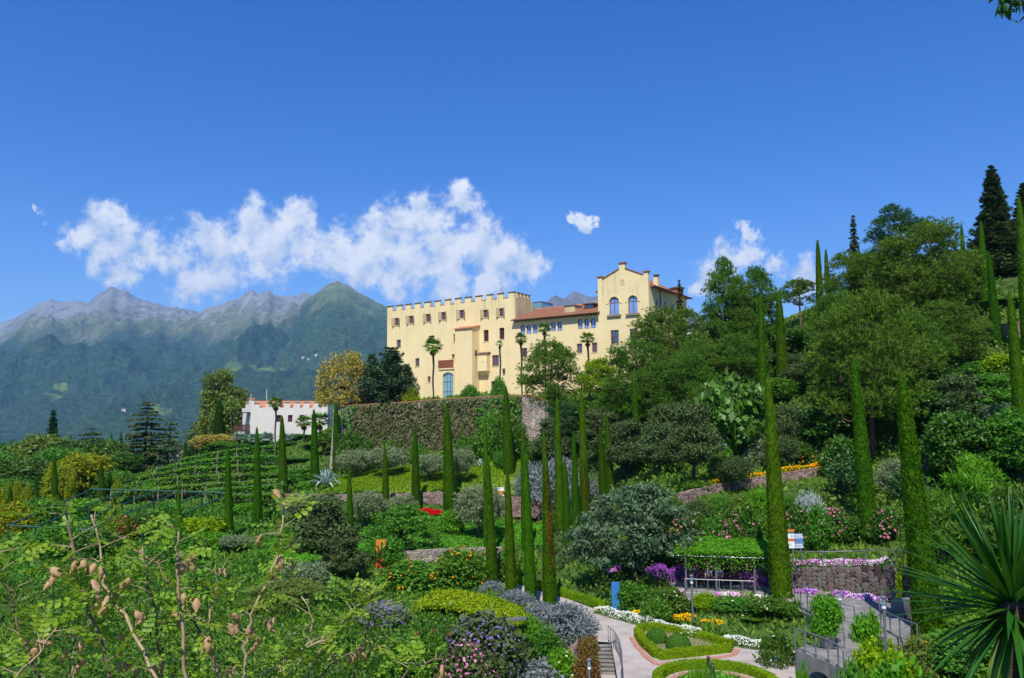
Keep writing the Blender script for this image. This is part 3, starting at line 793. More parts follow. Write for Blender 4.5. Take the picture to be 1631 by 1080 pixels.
# west wing: levels
uL, zTop = CP.uz(617, 487)
_, zCrenB = CP.uz(*z1(1170, 118))
zTop = CP.uz(819, 464)[1]
zCren = zCrenB
top_row = [(130, 345, 20, 37), (268, 325, 20, 37), (430, 308, 20, 38), (577, 290, 20, 38), (752, 272, 21, 40), (980, 268, 21, 38), (1130, 255, 20, 40)]
plain = [(150, 555, 20, 38), (465, 502, 26, 25), (328, 733, 20, 40), (985, 478, 24, 55), (1135, 458, 24, 55), (682, 502, 9, 42), (1075, 716, 33, 52), (670, 673, 13, 18), (440, 895, 14, 28), (1058, 968, 24, 55)]
holes = []; specs = []
for (cx, cy, hw, hh) in top_row:
    r = crect(CP, z1, cx - hw, cx + hw, cy - hh, cy + hh); holes.append(r); specs.append(('shut', r))
for i, (cx, cy, hw, hh) in enumerate(plain):
    r = crect(CP, z1, cx - hw, cx + hw, cy - hh, cy + hh); holes.append(r); specs.append((('dark' if i in (3, 4) else 'plain'), r))
WING_D = 5.2
holes_wall(castle, 'wall', M_YELLOW, uL, 0, -1.5, zCren, holes, 0.0, .5)
# the wing's other walls and its roof deck
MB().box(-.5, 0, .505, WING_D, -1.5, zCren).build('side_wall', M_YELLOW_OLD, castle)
MB().box(uL, uL + .5, .505, WING_D, -1.5, zCren).build('side_wall', M_YELLOW, castle)
MB().box(uL, 0, WING_D + .003, WING_D + .5, -1.5, zCren).build('back_wall', M_YELLOW, castle)
MB().box(uL + .5, -.5, .505, WING_D, zCren - 1.6, zCren - 1.4).build('roof_deck', M_TILE_DARK, castle)
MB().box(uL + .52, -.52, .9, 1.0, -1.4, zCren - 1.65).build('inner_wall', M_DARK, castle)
# front merlons, each with its tile cap
ranges = [(38, 95), (125, 185), (212, 270), (300, 360), (390, 455), (487, 550), (585, 648), (683, 747), (780, 845), (880, 946), (985, 1050), (1087, 1152), (1195, 1256)]
mer = []
for a, c in ranges:
    ym = 190 - (a - 38) * .115 + 30
    mer.append((CP.uz(*z1(a, ym))[0], CP.uz(*z1(c, ym))[0]))
mer[0] = (uL, mer[0][1]); mer[-1] = (mer[-1][0], -.003)
def merlon(u0, u1, y0, y1, mat=M_YELLOW, slope=True, zt=None):
    m = MB().box(u0, u1, y0, y1, zCren + .002, zTop - .12).build('merlon', mat, castle)
    c = MB()
    c.hexa([(u0 - .04, y0 - .12, zTop - .118), (u1 + .04, y0 - .12, zTop - .118), (u1 + .04, y1 + .08, zTop - .118), (u0 - .04, y1 + .08, zTop - .118),
            (u0 - .04, y0 - .12, zTop - .04), (u1 + .04, y0 - .12, zTop - .04), (u1 + .04, y1 + .08, zTop + .10), (u0 - .04, y1 + .08, zTop + .10)])
    c.build('tile_cap', M_TILE_DARK, m)
for u0, u1 in mer: merlon(u0 + (.1 if u0 > uL else 0), u1 - .12, 0, .3)
for (a, b_), (c, d) in zip(mer[:-1], mer[1:]):
    MB().box(b_ - .04, c + .02, -.06, .56, zCren + .003, zCren + .09).build('crenel_tile', M_TILE_BRIGHT, castle)
for k in range(4):   # along the return wall
    y0 = .95 + k * 1.12
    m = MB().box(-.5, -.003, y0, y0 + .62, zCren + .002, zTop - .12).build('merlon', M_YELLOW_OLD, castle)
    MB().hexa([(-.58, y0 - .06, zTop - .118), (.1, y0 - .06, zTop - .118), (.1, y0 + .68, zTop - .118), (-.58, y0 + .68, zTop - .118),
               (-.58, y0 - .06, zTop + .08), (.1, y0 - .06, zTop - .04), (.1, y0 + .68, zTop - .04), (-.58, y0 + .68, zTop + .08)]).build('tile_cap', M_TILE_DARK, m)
for kind, (u0, u1, za, zb) in specs:
    w = window(castle, u0, u1, za, zb, 0, M_DARK if kind == 'dark' else M_GLASS, M_REDWOOD, 1, 1 if kind != 'dark' else 0, fr=.10)
    if kind == 'shut':
        sw = .52
        for s in (-1, 1):
            sh = MB()
            hinge = u0 if s < 0 else u1
            ang = R(38)
            du, dy = math.cos(ang) * sw * s, -math.sin(ang) * sw
            def pan(a, c, z0, z1_, th=.035):
                return [(hinge + du * a, -.03 + dy * a, z0), (hinge + du * c, -.03 + dy * c, z0), (hinge + du * c, -.03 + dy * c - th, z0), (hinge + du * a, -.03 + dy * a - th, z0),
                        (hinge + du * a, -.03 + dy * a, z1_), (hinge + du * c, -.03 + dy * c, z1_), (hinge + du * c, -.03 + dy * c - th, z1_), (hinge + du * a, -.03 + dy * a - th, z1_)]
            sh.hexa(pan(0, .14, za - .05, zb + .05)); sh.hexa(pan(.86, 1, za - .05, zb + .05))
            for q in range(5):
                zz = za + (zb - za) * q / 4.0
                sh.hexa(pan(.14, .86, zz - .05, zz + .05))
            so = sh.build('shutter', M_SHUTTER, w)
            lv = MB()
            for q in range(4):
                zz = za + (zb - za) * (q + .5) / 4.0; hgt = (zb - za) / 8 - .055
                lv.hexa(pan(.14, .86, zz - hgt, zz + hgt, .015))
            MB_ = lv.build('louvre', M_YELLOW_OLD, w)
# square stair turret with a lean-to roof
TP = 2.1
tu0, _ = CP.uz(*z1(688, 700), TP); tu1, _ = CP.uz(*z1(852, 700), TP)
tz = CP.uz(*z1(850, 405), TP)[1]
MB().box(tu0, tu1, -TP, -.003, -1.5, tz).build('turret', M_YELLOW, castle)
MB().hexa([(tu0 - .15, -TP - .25, tz - .02), (tu1 + .2, -TP - .25, tz - .02), (tu1 + .2, -.004, tz + .52), (tu0 - .15, -.004, tz + .52),
           (tu0 - .15, -TP - .25, tz + .14), (tu1 + .2, -TP - .25, tz + .14), (tu1 + .2, -.004, tz + .72), (tu0 - .15, -.004, tz + .72)]).build('turret_roof', M_TILE_BRIGHT, castle)
MB().hexa([(tu0, -TP, tz + .002), (tu1, -TP, tz + .002), (tu1, -.005, tz + .002), (tu0, -.005, tz + .002), (tu0, -TP, tz + .012), (tu1, -TP, tz + .012), (tu1, -.005, tz + .5), (tu0, -.005, tz + .5)]).build('turret_cheek', M_YELLOW, castle)
sw = MB().box(tu1 + .004, tu1 + .03, -1.3, -.75, CP.uz(*z1(880, 676))[1], CP.uz(*z1(880, 624))[1]).build('window', M_REDWOOD, castle)
# portal block with arched glazing and timber balcony
BP = 2.3
bu0, _ = CP.uz(*z1(533, 850), BP); bu1 = tu0 - .006
bz = CP.uz(*z1(600, 790), BP)[1]
ga0, ga1 = CP.uz(*z1(570, 900), BP)[0], CP.uz(*z1(672, 900), BP)[0]
gz = CP.uz(*z1(620, 828), BP)[1]
ga1 = min(ga1, bu1 - .12)
port = MB()
ap = arch_pts(ga0, ga1, -1.5, gz, 10, (ga1 - ga0) * .28)
arc = ap[2:]
port.box(bu0, ga0, -BP, -BP + .5, -1.5, bz - .2); port.box(ga1, bu1, -BP, -BP + .5, -1.5, bz - .2)
for i in range(len(arc) - 1):
    (a, c), (d, e) = arc[i], arc[i + 1]
    port.hexa([(d, -BP, e), (a, -BP, c), (a, -BP + .5, c), (d, -BP + .5, e), (d, -BP, bz - .2), (a, -BP, bz - .2), (a, -BP + .5, bz - .2), (d, -BP + .5, bz - .2)])
port.box(bu0, bu0 + .4, -BP + .5, -.004, -1.5, bz - .2)
po = port.build('portal', M_YELLOW, castle)
MB().box(bu0 - .18, bu1, -BP - .18, -.004, bz - .198, bz).build('cornice', M_YELLOW, castle)
gl = MB().prism(list(reversed(arch_pts(ga0, ga1, -1.4, gz, 10, (ga1 - ga0) * .28))), -BP + .3, -BP + .33).build('pane', M_GLASS_TEAL, po)
fb = MB()
for q in (.33, .66): fb.box(ga0 + (ga1 - ga0) * q - .04, ga0 + (ga1 - ga0) * q + .04, -BP + .25, -BP + .295, -1.4, gz - .25)
for q in (.35, .68): fb.box(ga0, ga1, -BP + .245, -BP + .29, gz * q - .04, gz * q + .04)
fb.build('glazing_bar', M_STEEL, po)
bt = CP.uz(*z1(600, 712), BP)[1]
bal = MB().box(bu0 - .1, bu1, -BP - .12, -BP - .04, bz + .02, bz + .12).box(bu0 - .1, bu1, -BP - .13, -BP - .03, bt - .12, bt).build('balcony', M_BALCWOOD, castle)
nb = 16
for k in range(nb):
    u = bu0 - .06 + (bu1 - bu0 + .02) * k / nb
    MB().box(u, u + (bu1 - bu0) / nb * .82, -BP - .105, -BP - .06, bz + .125, bt - .125).build('board', M_BALCWOOD, bal)
MB().box(bu0 - .1, bu0 - .02, -BP - .03, -.01, bz + .02, bt).build('end_panel', M_BALCWOOD, bal)
# small oriel
OP = 1.0
o0 = CP.uz(*z1(902, 730), OP)[0]; o1 = CP.uz(*z1(992, 730), OP)[0]
oz0 = CP.uz(*z1(950, 815), OP)[1]; oz1 = CP.uz(*z1(950, 655), OP)[1]
ori = MB().box(o0, o1, -OP, -.004, oz0, oz1).build('oriel', M_YELLOW, castle)
MB().hexa([(o0 + .25, -.35, oz0 - .75), (o1 - .25, -.35, oz0 - .75), (o1 - .25, -.005, oz0 - .75), (o0 + .25, -.005, oz0 - .75), (o0, -OP, oz0 - .002), (o1, -OP, oz0 - .002), (o1, -.005, oz0 - .002), (o0, -.005, oz0 - .002)]).build('corbel', M_YELLOW, ori)
MB().hexa([(o0 - .12, -OP - .15, oz1 + .002), (o1 + .12, -OP - .15, oz1 + .002), (o1 + .12, -.005, oz1 + .2), (o0 - .12, -.005, oz1 + .2), (o0 - .12, -OP - .15, oz1 + .14), (o1 + .12, -OP - .15, oz1 + .14), (o1 + .12, -.005, oz1 + .45), (o0 - .12, -.005, oz1 + .45)]).build('oriel_roof', M_TILE_DARK, ori)
MB().box((o0 + o1) / 2 - .06, (o0 + o1) / 2 + .06, -OP - .012, -OP + .02, (oz0 + oz1) / 2 - .1, (oz0 + oz1) / 2 + .2).build('slit', M_DARK, ori)
# rain-water head and antenna
MB().box(CP.uz(*z1(1152, 800))[0], CP.uz(*z1(1168, 800))[0], -.3, -.01, CP.uz(*z1(1160, 835))[1], CP.uz(*z1(1160, 793))[1]).build('lamp_bracket', M_DARKWOOD, castle)
au = CP.uz(783, 470)[0]
MB().tube([(au, 3, zCren - 1.5), (au, 3, zTop + 1.9)], .03).tube([(au - .5, 3, zTop + 1.3), (au + .5, 3, zTop + 1.5)], .02).tube([(au - .35, 3, zTop + .9), (au + .35, 3, zTop + 1.1)], .02).build('antenna', M_STEEL, castle)

# connecting range
mu1 = CP.uz(955, 520)[0]
ez = CP.uz(*z2(400, 484))[1]
mh = []
groups = [((97, 137), (148, 187), (198, 238), 555, 632), ((297, 337), (348, 388), (400, 440), 534, 609), ((567, 608), (620, 662), (673, 717), 507, 588)]
msp = []
for g_ in groups:
    for k in range(3):
        dy = -4 * k
        r = crect(CP, z2, g_[k][0], g_[k][1], g_[3] + dy, g_[4] + dy); mh.append(r); msp.append(('tri', r))
for (x0, x1, y0, y1) in ((559, 603, 706, 784), (682, 726, 698, 776), (108, 152, 742, 818), (215, 255, 735, 812)):
    r = crect(CP, z2, x0, x1, y0, y1); mh.append(r); msp.append(('low', r))
holes_wall(castle, 'wall', M_YELLOW, .003, mu1, -2.5, ez + .35, mh, .012, .5)
MB().box(.02, mu1, .9, 1.0, -2.4, ez + .3).build('inner_wall', M_DARK, castle)
MB().box(.02, mu1, 9.5, 10, -2.5, ez + .3).build('back_wall', M_YELLOW, castle)
for kind, (u0, u1, za, zb) in msp:
    if kind == 'tri':
        w = window(castle, u0, u1, za, zb, .012, M_GLASS_BLUE, M_REDWOOD, 1, 0, fr=.075, sill=False)
        for s in (0, 1):
            MB().prism([(u0, zb), (u0, zb - .22), (u0 + .24, zb)] if s == 0 else [(u1, zb), (u1 - .24, zb), (u1, zb - .22)], .03, .2).build('arch_spandrel', M_YELLOW, w)
    else: window(castle, u0, u1, za, zb, .012, M_GLASS, M_REDWOOD, 1, 2, fr=.1)
# its tiled roof, hipped at the left end
rdg_y, rdg_z = 4.2, None
# ridge height: seen over the eave at column 900
pr = ray(*z2(430, 410)); c0 = castle.location
mi = castle.matrix_basis.inverted()
def local(p): return castle.matrix_basis.inverted() @ Vector(p)
castle_m = Matrix.Translation(Vector(CP.o)) @ Matrix.Rotation(CP.rot, 4, 'Z')
def ray_to_y(px, py, yl):
    a = castle_m.inverted() @ Vector((0, 0, 0)); b_ = castle_m.inverted() @ Vector(ray(px, py))
    d = b_ - a; t = (yl - a.y) / d.y
    return a + d * t
rz = ray_to_y(*z2(430, 408), rdg_y).z
rf = MB()
e0, e1, ey = -.25, mu1 + .4, -.75
hip = 1.6
rf.add([(e0, ey, ez), (e1, ey, ez), (e1, rdg_y, rz), (hip, rdg_y, rz), (e0, ey, ez - .16), (e1, ey, ez - .16), (e1, rdg_y, rz - .2), (hip, rdg_y, rz - .2), (e0 + .3, 9.8, ez), (e1, 9.8, ez)],
       [(0, 1, 2, 3), (7, 6, 5, 4), (0, 4, 5, 1), (0, 3, 7, 4), (3, 2, 9, 8), (0, 8, 3)])
roof = rf.build('roof', M_TILE, castle)
# rows of tiles: raised courses up the slope
crs = 13
for k in range(crs):
    t0 = k / crs; t1 = (k + 1) / crs
    ya, yb = ey + (rdg_y - ey) * t0, ey + (rdg_y - ey) * t1
    za_, zb_ = ez + (rz - ez) * t0, ez + (rz - ez) * t1
    ua = e0 + (hip - e0) * t0; ub = e0 + (hip - e0) * t1
    MB().hexa([(ua, ya, za_ + .004), (e1, ya, za_ + .004), (e1, yb, zb_ + .004), (ub, yb, zb_ + .004), (ua, ya, za_ + .07), (e1, ya, za_ + .07), (e1, yb, zb_ + .02), (ub, yb, zb_ + .02)]).build('tile_course', M_TILE, roof)
MB().tube([(hip - .1, rdg_y, rz + .05), (e1, rdg_y, rz + .05)], .13, 8).build('ridge_tile', M_TILE_BRIGHT, roof)
MB().tube([(e0, ey - .06, ez - .1), (e1, ey - .06, ez - .1)], .08, 8).build('gutter', M_DARKWOOD, roof)
for k in range(22):
    u = .2 + k * (mu1 - .2) / 22
    MB().box(u, u + .12, ey + .05, .02, ez - .3, ez - .165).build('rafter_end', M_DARKWOOD, roof)
def roof_z(y): return ez + (rz - ez) * (y - ey) / (rdg_y - ey)
d0 = ray_to_y(*z2(458, 425), .5).x; d1 = ray_to_y(*z2(542, 425), .5).x; dzt = ray_to_y(*z2(500, 398), .5).z
dm = MB().box(d0, d1, .5, 3.0, roof_z(.5) - .4, dzt).build('chimney_block', M_YELLOW_OLD, roof)
MB().box(d0 - .12, d1 + .12, .38, 3.1, dzt + .002, dzt + .14).build('cap', M_TILE_DARK, dm)
d0 = ray_to_y(*z2(622, 400), 1.4).x; d1 = ray_to_y(*z2(700, 400), 1.4).x; dzt = ray_to_y(*z2(660, 383), 1.4).z
dm = MB().box(d0, d1, 1.4, 3.6, roof_z(1.4) - .3, dzt).build('dormer', M_REDWOOD, roof)
MB().box(d0 + .15, d1 - .15, 1.36, 1.4, roof_z(1.4) + .2, dzt - .12).build('pane', M_GLASS, dm)
MB().box(d0 - .2, d1 + .2, 1.0, 3.8, dzt + .002, dzt + .14).build('dormer_roof', M_TILE_DARK, dm)
# glazed lift head behind the roof
gy = 8.0
g0 = ray_to_y(*z2(196, 395), gy); g1 = ray_to_y(*z2(275, 395), gy); gt = ray_to_y(*z2(235, 362), gy).z
gd = 1.6
lb = MB().box(g0.x + .1, g1.x - .1, gy + .1, gy + gd + 2, ez - 3, gt - .05).build('lift_head', M_GLASS_TEAL, castle)
fbm_ = MB()
for u in (g0.x, g1.x - .1):
    for y in (gy, gy + gd + 2): fbm_.box(u, u + .1, y, y + .1, ez - 3, gt)
fbm_.box(g0.x, g1.x, gy + .003, gy + .09, gt - .1, gt + .004); fbm_.box(g1.x - .09, g1.x + .004, gy + .1, gy + gd + 2, gt - .1, gt)
fbm_.build('steel_frame', M_STEEL, lb)

# gabled tower
TO = .6       # stands proud of the range
t0u = CP.uz(*z2(738, 600), TO)[0]; t1u = CP.uz(*z2(1150, 400), TO)[0]
def tp(x, y): return CP.uz(*z2(x, y), TO)
zl = tp(742, 160)[1]; zr = tp(1128, 124)[1]; zs = (zl + zr) / 2         # pier tops
TZ = tp(770, 176)[1] * .5 + tp(1100, 148)[1] * .5                        # foot of the gable slopes
zpk = tp(905, 97)[1]; zc = tp(930, 50)[1]
c0u, c1u = tp(905, 80)[0], tp(953, 80)[0]
pl0, pr0 = tp(762, 165)[0], tp(1107, 135)[0]
def tw(px0, px1, y0, y1): return crect(CP, z2, px0, px1, y0, y1, TO)
awin = [tw(826, 904, 327, 470), tw(980, 1056, 316, 459)]
lwin = [tw(837, 903, 595, 708), tw(993, 1060, 583, 698)]
zwall = min(TZ, zs) - .6
thl = awin + lwin
tower_y = -TO
holes_wall(castle, 'tower_wall', M_YELLOW, t0u, t1u, -3, zwall, thl, tower_y, .5)
gp_ = [(t0u, zwall + .001), (t1u, zwall + .001), (t1u, zs), (pr0, zs), (pr0, TZ), (c1u, zpk), (c1u, zc), (c0u, zc), (c0u, zpk), (pl0, TZ), (pl0, zs), (t0u, zs)]
# gable as a shape without the concave pitfalls: pieces side by side
gb = MB()
gb.box(t0u, pl0, tower_y, tower_y + .5, zwall + .001, zs); gb.box(pr0, t1u, tower_y, tower_y + .5, zwall + .001, zs)
gb.prism([(pl0, zwall + .001), (c0u, zwall + .001), (c0u, zpk), (pl0, TZ)], tower_y, tower_y + .5)
gb.box(c0u, c1u, tower_y, tower_y + .5, zwall + .001, zc)
gb.prism([(c1u, zwall + .001), (pr0, zwall + .001), (pr0, TZ), (c1u, zpk)], tower_y, tower_y + .5)
gab = gb.build('gable', M_YELLOW, castle)
for a, c, z in ((t0u, pl0, zs), (pr0, t1u, zs), (c0u, c1u, zc)):
    MB().box(a - .12, c + .12, tower_y - .14, tower_y + .64, z + .002, z + .2).build('tile_cap', M_TILE, gab)
for (a, za_, c, zb_) in ((pl0 + .125, TZ, c0u - .003, zpk), (c1u + .003, zpk, pr0 - .125, TZ)):
    MB().hexa([(a, tower_y - .12, za_ + .003), (c, tower_y - .12, zb_ + .003), (c, tower_y + .62, zb_ + .003), (a, tower_y + .62, za_ + .003), (a, tower_y - .12, za_ + .17), (c, tower_y - .12, zb_ + .17), (c, tower_y + .62, zb_ + .17), (a, tower_y + .62, za_ + .17)]).build('coping_tiles', M_TILE, gab)
ou, oz_ = tp(932, 200)
rg = MB()
for k in range(18):
    a0, a1 = 2 * math.pi * k / 18, 2 * math.pi * (k + 1) / 18
    P_ = lambda r, a, y: (ou + r * math.cos(a), y, oz_ + r * math.sin(a))
    rg.hexa([P_(.36, a0, tower_y), P_(.36, a1, tower_y), P_(.47, a1, tower_y), P_(.47, a0, tower_y), P_(.36, a0, tower_y - .05), P_(.36, a1, tower_y - .05), P_(.47, a1, tower_y - .05), P_(.47, a0, tower_y - .05)])
oc = rg.build('oculus', M_YELLOW, gab)
MB().prism([(ou + .358 * math.cos(2 * math.pi * k / 18), oz_ + .358 * math.sin(2 * math.pi * k / 18)) for k in range(18)], tower_y - .02, tower_y - .003).build('oculus_panel', M_YELLOW_OLD, oc)
for (u0, u1, za, zb) in awin:
    w = window(castle, u0, u1, za, zb, tower_y, M_GLASS_BLUE, M_REDWOOD, 1, 0, fr=.09, arch=True, inset=.18, sill=False)
    r = (u1 - u0) / 2; zc_ = zb - r; cu = (u0 + u1) / 2
    k = 10
    for s in (-1, 1):            # masonry filling the corners above the arch
        sp_ = MB()
        for i in range(k // 2):
            a0 = math.pi / 2 * i / (k // 2); a1 = math.pi / 2 * (i + 1) / (k // 2)
            p0 = (cu + s * r * math.cos(a0), zc_ + r * math.sin(a0)); p1 = (cu + s * r * math.cos(a1), zc_ + r * math.sin(a1))
            q = [p0, (p0[0], zb), (p1[0], zb), p1]
            if s > 0: q = q[::-1]
            sp_.hexa([(q[0][0], tower_y, q[0][1]), (q[1][0], tower_y, q[1][1]), (q[1][0], tower_y + .4, q[1][1]), (q[0][0], tower_y + .4, q[0][1]), (q[3][0], tower_y, q[3][1]), (q[2][0], tower_y, q[2][1]), (q[2][0], tower_y + .4, q[2][1]), (q[3][0], tower_y + .4, q[3][1])])
        sp_.build('arch_spandrel', M_YELLOW, w)
    hd = MB(); ro, ri = r + .26, r + .1
    for i in range(12):
        a0, a1 = math.pi * i / 12, math.pi * (i + 1) / 12
        P_ = lambda rr, a, y: (cu + rr * math.cos(a), y, zc_ + rr * math.sin(a))
        hd.hexa([P_(ri, a0, tower_y - .002), P_(ro, a0, tower_y - .002), P_(ro, a1, tower_y - .002), P_(ri, a1, tower_y - .002), P_(ri, a0, tower_y - .08), P_(ro, a0, tower_y - .08), P_(ro, a1, tower_y - .08), P_(ri, a1, tower_y - .08)])
    hd.box(cu - ro - .22, cu - ri, tower_y - .09, tower_y - .003, zc_ - .12, zc_ - .002); hd.box(cu + ri, cu + ro + .22, tower_y - .09, tower_y - .003, zc_ - .12, zc_ - .002)
    hd.build('hood_mould', M_YELLOW, w)
    MB().box(u0 - .35, u1 + .35, tower_y - .3, tower_y + .2, za - .28, za - .004).build('sill', M_STONE_SILL, w)
    rl = MB().tube([(u0 - .05, tower_y - .12, za + .5), (u1 + .05, tower_y - .12, za + .5)], .02, 5)
    for q in range(8): rl.tube([(u0 + (u1 - u0) * q / 7, tower_y - .12, za), (u0 + (u1 - u0) * q / 7, tower_y - .12, za + .5)], .012, 4)
    rl.build('guard_rail', M_STEEL, w)
for (u0, u1, za, zb) in lwin: window(castle, u0, u1, za, zb, tower_y, M_GLASS, M_REDWOOD, 1, 1, fr=.11, inset=.15)
MB().box(t0u + .52, t1u - .52, .4, .5, -3, zwall - .02).build('inner_wall', M_DARK, castle)
# tower flank and the long roof running back
LEN = 15.0
zE = CP.uz(*z2(1148, 208), TO)[1]
holes_wall_y = MB().box(t1u - .5, t1u, tower_y + .504, LEN, -3, zE).build('flank_wall', M_YELLOW, castle)
MB().box(t0u, t0u + .5, tower_y + .504, LEN, -3, zE).build('flank_wall', M_YELLOW, castle)
for k, (y, w_) in enumerate(((2.2, .5), (5.2, .9), (8.6, .9), (11.6, .9))):
    fw = MB().box(t1u + .004, t1u + .05, y, y + w_, zE - 4.2, zE - 2.2).build('window', M_REDWOOD, castle)
    MB().box(t1u + .052, t1u + .06, y + .1, y + w_ - .1, zE - 4.1, zE - 2.3).build('pane', M_GLASS, fw)
MB().tube([(t1u + .12, 3.6, -3), (t1u + .12, 3.6, zE - .3)], .07, 6).build('downpipe', M_DARKWOOD, castle)
cu = (t0u + t1u) / 2
rr = MB()
ov = .7
rr.add([(t1u + ov, tower_y + .52, zE - .35), (cu, tower_y + .52, zpk - .25), (t0u - ov, tower_y + .52, zE - .35), (t1u + ov, LEN + .5, zE - .35), (cu, LEN - 3, zpk - .25), (t0u - ov, LEN + .5, zE - .35),
        (t1u + ov, tower_y + .52, zE - .5), (t1u + ov, LEN + .5, zE - .5), (t0u - ov, tower_y + .52, zE - .5), (t0u - ov, LEN + .5, zE - .5)],
       [(0, 3, 4, 1), (1, 4, 5, 2), (3, 5, 4), (0, 6, 7, 3), (2, 5, 9, 8), (6, 8, 9, 7), (0, 1, 2, 8, 6)])
tr = rr.build('tower_roof', M_TILE, castle)
MB().tube([(t1u + ov + .07, tower_y + .5, zE - .44), (t1u + ov + .07, LEN + .5, zE - .44)], .1, 6).build('gutter', M_DARKWOOD, tr)
def rzz(u): return zE - .35 + (zpk - .25 - zE + .35) * (t1u + ov - u) / (t1u + ov - cu)
for (x, ytop, y, w_, d_) in ((1187, 165, 2.6, .75, .75), (1252, 283, 8.2, .9, .9)):
    p = ray_to_y(*z2(x, ytop), y); u = t1u - .2
    t = None
    ch = MB().box(u - w_ / 2, u + w_ / 2, y, y + d_, rzz(u) - .6, ray_to_y(*z2(x, ytop), y).z).build('chimney', M_YELLOW, tr)
    zt = ray_to_y(*z2(x, ytop), y).z
    for q in (-.22, .0, .22): MB().box(u + q - .07, u + q + .07, y + .1, y + d_ - .1, zt + .002, zt + .35).build('flue', M_STONE_SILL, ch)
    MB().box(u - w_ / 2 - .06, u + w_ / 2 + .06, y - .06, y + d_ + .06, zt + .352, zt + .44).build('cap', M_TILE_DARK, ch)
y = 11.5; u = t1u - .3; zt = rzz(u) + .75
dm = MB().box(u - .8, u + .6, y, y + 1.4, rzz(u) - .6, zt).build('dormer', M_BALCWOOD, tr)
MB().box(u - .95, u + .8, y - .2, y + 1.6, zt + .002, zt + .16).build('dormer_roof', M_TILE_DARK, dm)

# ------------------------------------------------------------------ white crenellated house
z3 = cz(370, 610, 8.305)
HB = at(398, 718, 145)
HP = Plane((HB[0], HB[1], HB[2] - .6), (.87, .5))
house = thing('white_house', 'white crenellated house with orange tiles and timber balcony left of the castle', 'house', tuple(HP.o), HP.rot)
hU = HP.uz(*z3(1260, 400))[0]
hzc = HP.uz(*z3(800, 326))[1]; hzm = HP.uz(*z3(735, 258))[1]
hw = [crect(HP, z3, a, c, 423, 515) for a, c in ((588, 648), (737, 799), (893, 955), (1048, 1108))]
holes_wall(house, 'wall', M_WHITE, 0, hU, -2.5, hzc, hw, 0, .45)
for r in hw: window(house, *r, 0, M_GLASS, M_REDWOOD, 1, 2, fr=.1, sill=False)
MB().box(.46, hU - .46, .8, .9, -2.4, hzc - .05).build('inner_wall', M_DARK, house)
DEP = 8.0
MB().box(0, .45, .453, DEP, -2.5, hzc).build('side_wall', M_WHITE, house)
MB().box(hU - .45, hU, .453, DEP, -2.5, hzc).build('side_wall', M_WHITE, house)
MB().box(.003, hU - .003, DEP + .003, DEP + .4, -2.5, hzc).build('back_wall', M_WHITE, house)
def hmer(u0, u1, y0, y1, zt):
    m = MB().box(u0, u1, y0, y1, hzc + .002, zt).build('merlon', M_WHITE, house)
    MB().hexa([(u0 - .07, y0 - .1, zt + .002), (u1 + .07, y0 - .1, zt + .002), (u1 + .07, y1 + .07, zt + .2), (u0 - .07, y1 + .07, zt + .2), (u0 - .07, y0 - .1, zt + .1), (u1 + .07, y0 - .1, zt + .1), (u1 + .07, y1 + .07, zt + .32), (u0 - .07, y1 + .07, zt + .32)]).build('tile_cap', M_TILE_BRIGHT, m)
zpk_ = HP.uz(*z3(232, 165))[1]; z2nd = HP.uz(*z3(258, 222))[1]; z3rd = HP.uz(*z3(330, 272))[1]
uu = lambda x: HP.uz(*z3(x, 280))[0]
hmer(0.003, uu(250), 0, .45, zpk_); hmer(uu(252), uu(292), 0, .45, z2nd); hmer(uu(294), uu(365), 0, .45, z3rd)
for x in (452, 568, 695, 825, 950, 1080, 1200): hmer(uu(x), min(uu(x + 72), hU), 0, .45, hzm)
for k, zt in enumerate((z2nd, z3rd, hzm - .2)): hmer(0.004, .45, .6 + k * 1.5, 1.9 + k * 1.5, zt)
hr = MB().hexa([(.46, .46, hzc - .05), (hU - .46, .46, hzc - .05), (hU - .46, 4.4, hzm + .25), (.46, 4.4, hzm + .25), (.46, .46, hzc + .1), (hU - .46, .46, hzc + .1), (hU - .46, 4.4, hzm + .4), (.46, 4.4, hzm + .4)]).build('roof', M_TILE_BRIGHT, house)
MB().hexa([(.46, 4.404, hzm + .25), (hU - .46, 4.404, hzm + .25), (hU - .46, DEP, hzc), (.46, DEP, hzc), (.46, 4.404, hzm + .4), (hU - .46, 4.404, hzm + .4), (hU - .46, DEP, hzc + .1), (.46, DEP, hzc + .1)]).build('roof', M_TILE_BRIGHT, house)
mz = HP.uz(*z3(505, 75))[1]; mu = uu(500)
MB().tube([(mu, 3, hzc), (mu, 3, mz)], .05, 6).build('flagpole', M_WHITEPAINT, house)
bf = HP.uz(*z3(215, 628))[1]; br = HP.uz(*z3(215, 556))[1]; bt_ = HP.uz(*z3(215, 395))[1]
bc = MB().box(-2.9, -.004, .3, 3.4, bf - .2, bf).build('balcony', M_DARKWOOD, house)
MB().box(-3.1, -.004, .1, 3.6, bt_, bt_ + .14).build('balcony_roof', M_DARKWOOD, bc)
for (x, y) in ((-2.85, .35), (-2.85, 3.25), (-1.45, .35)):
    MB().box(x - .07, x + .07, y - .07, y + .07, -2.4, bt_ - .003).build('post', M_DARKWOOD, bc)
for k in range(18):
    MB().box(-2.78 + k * .153, -2.66 + k * .153, .32, .36, bf + .003, br).build('board', M_DARKWOOD if k % 3 else M_BALCWOOD, bc)
MB().box(-2.9, -.01, .26, .42, br + .003, br + .09).build('handrail', M_DARKWOOD, bc)

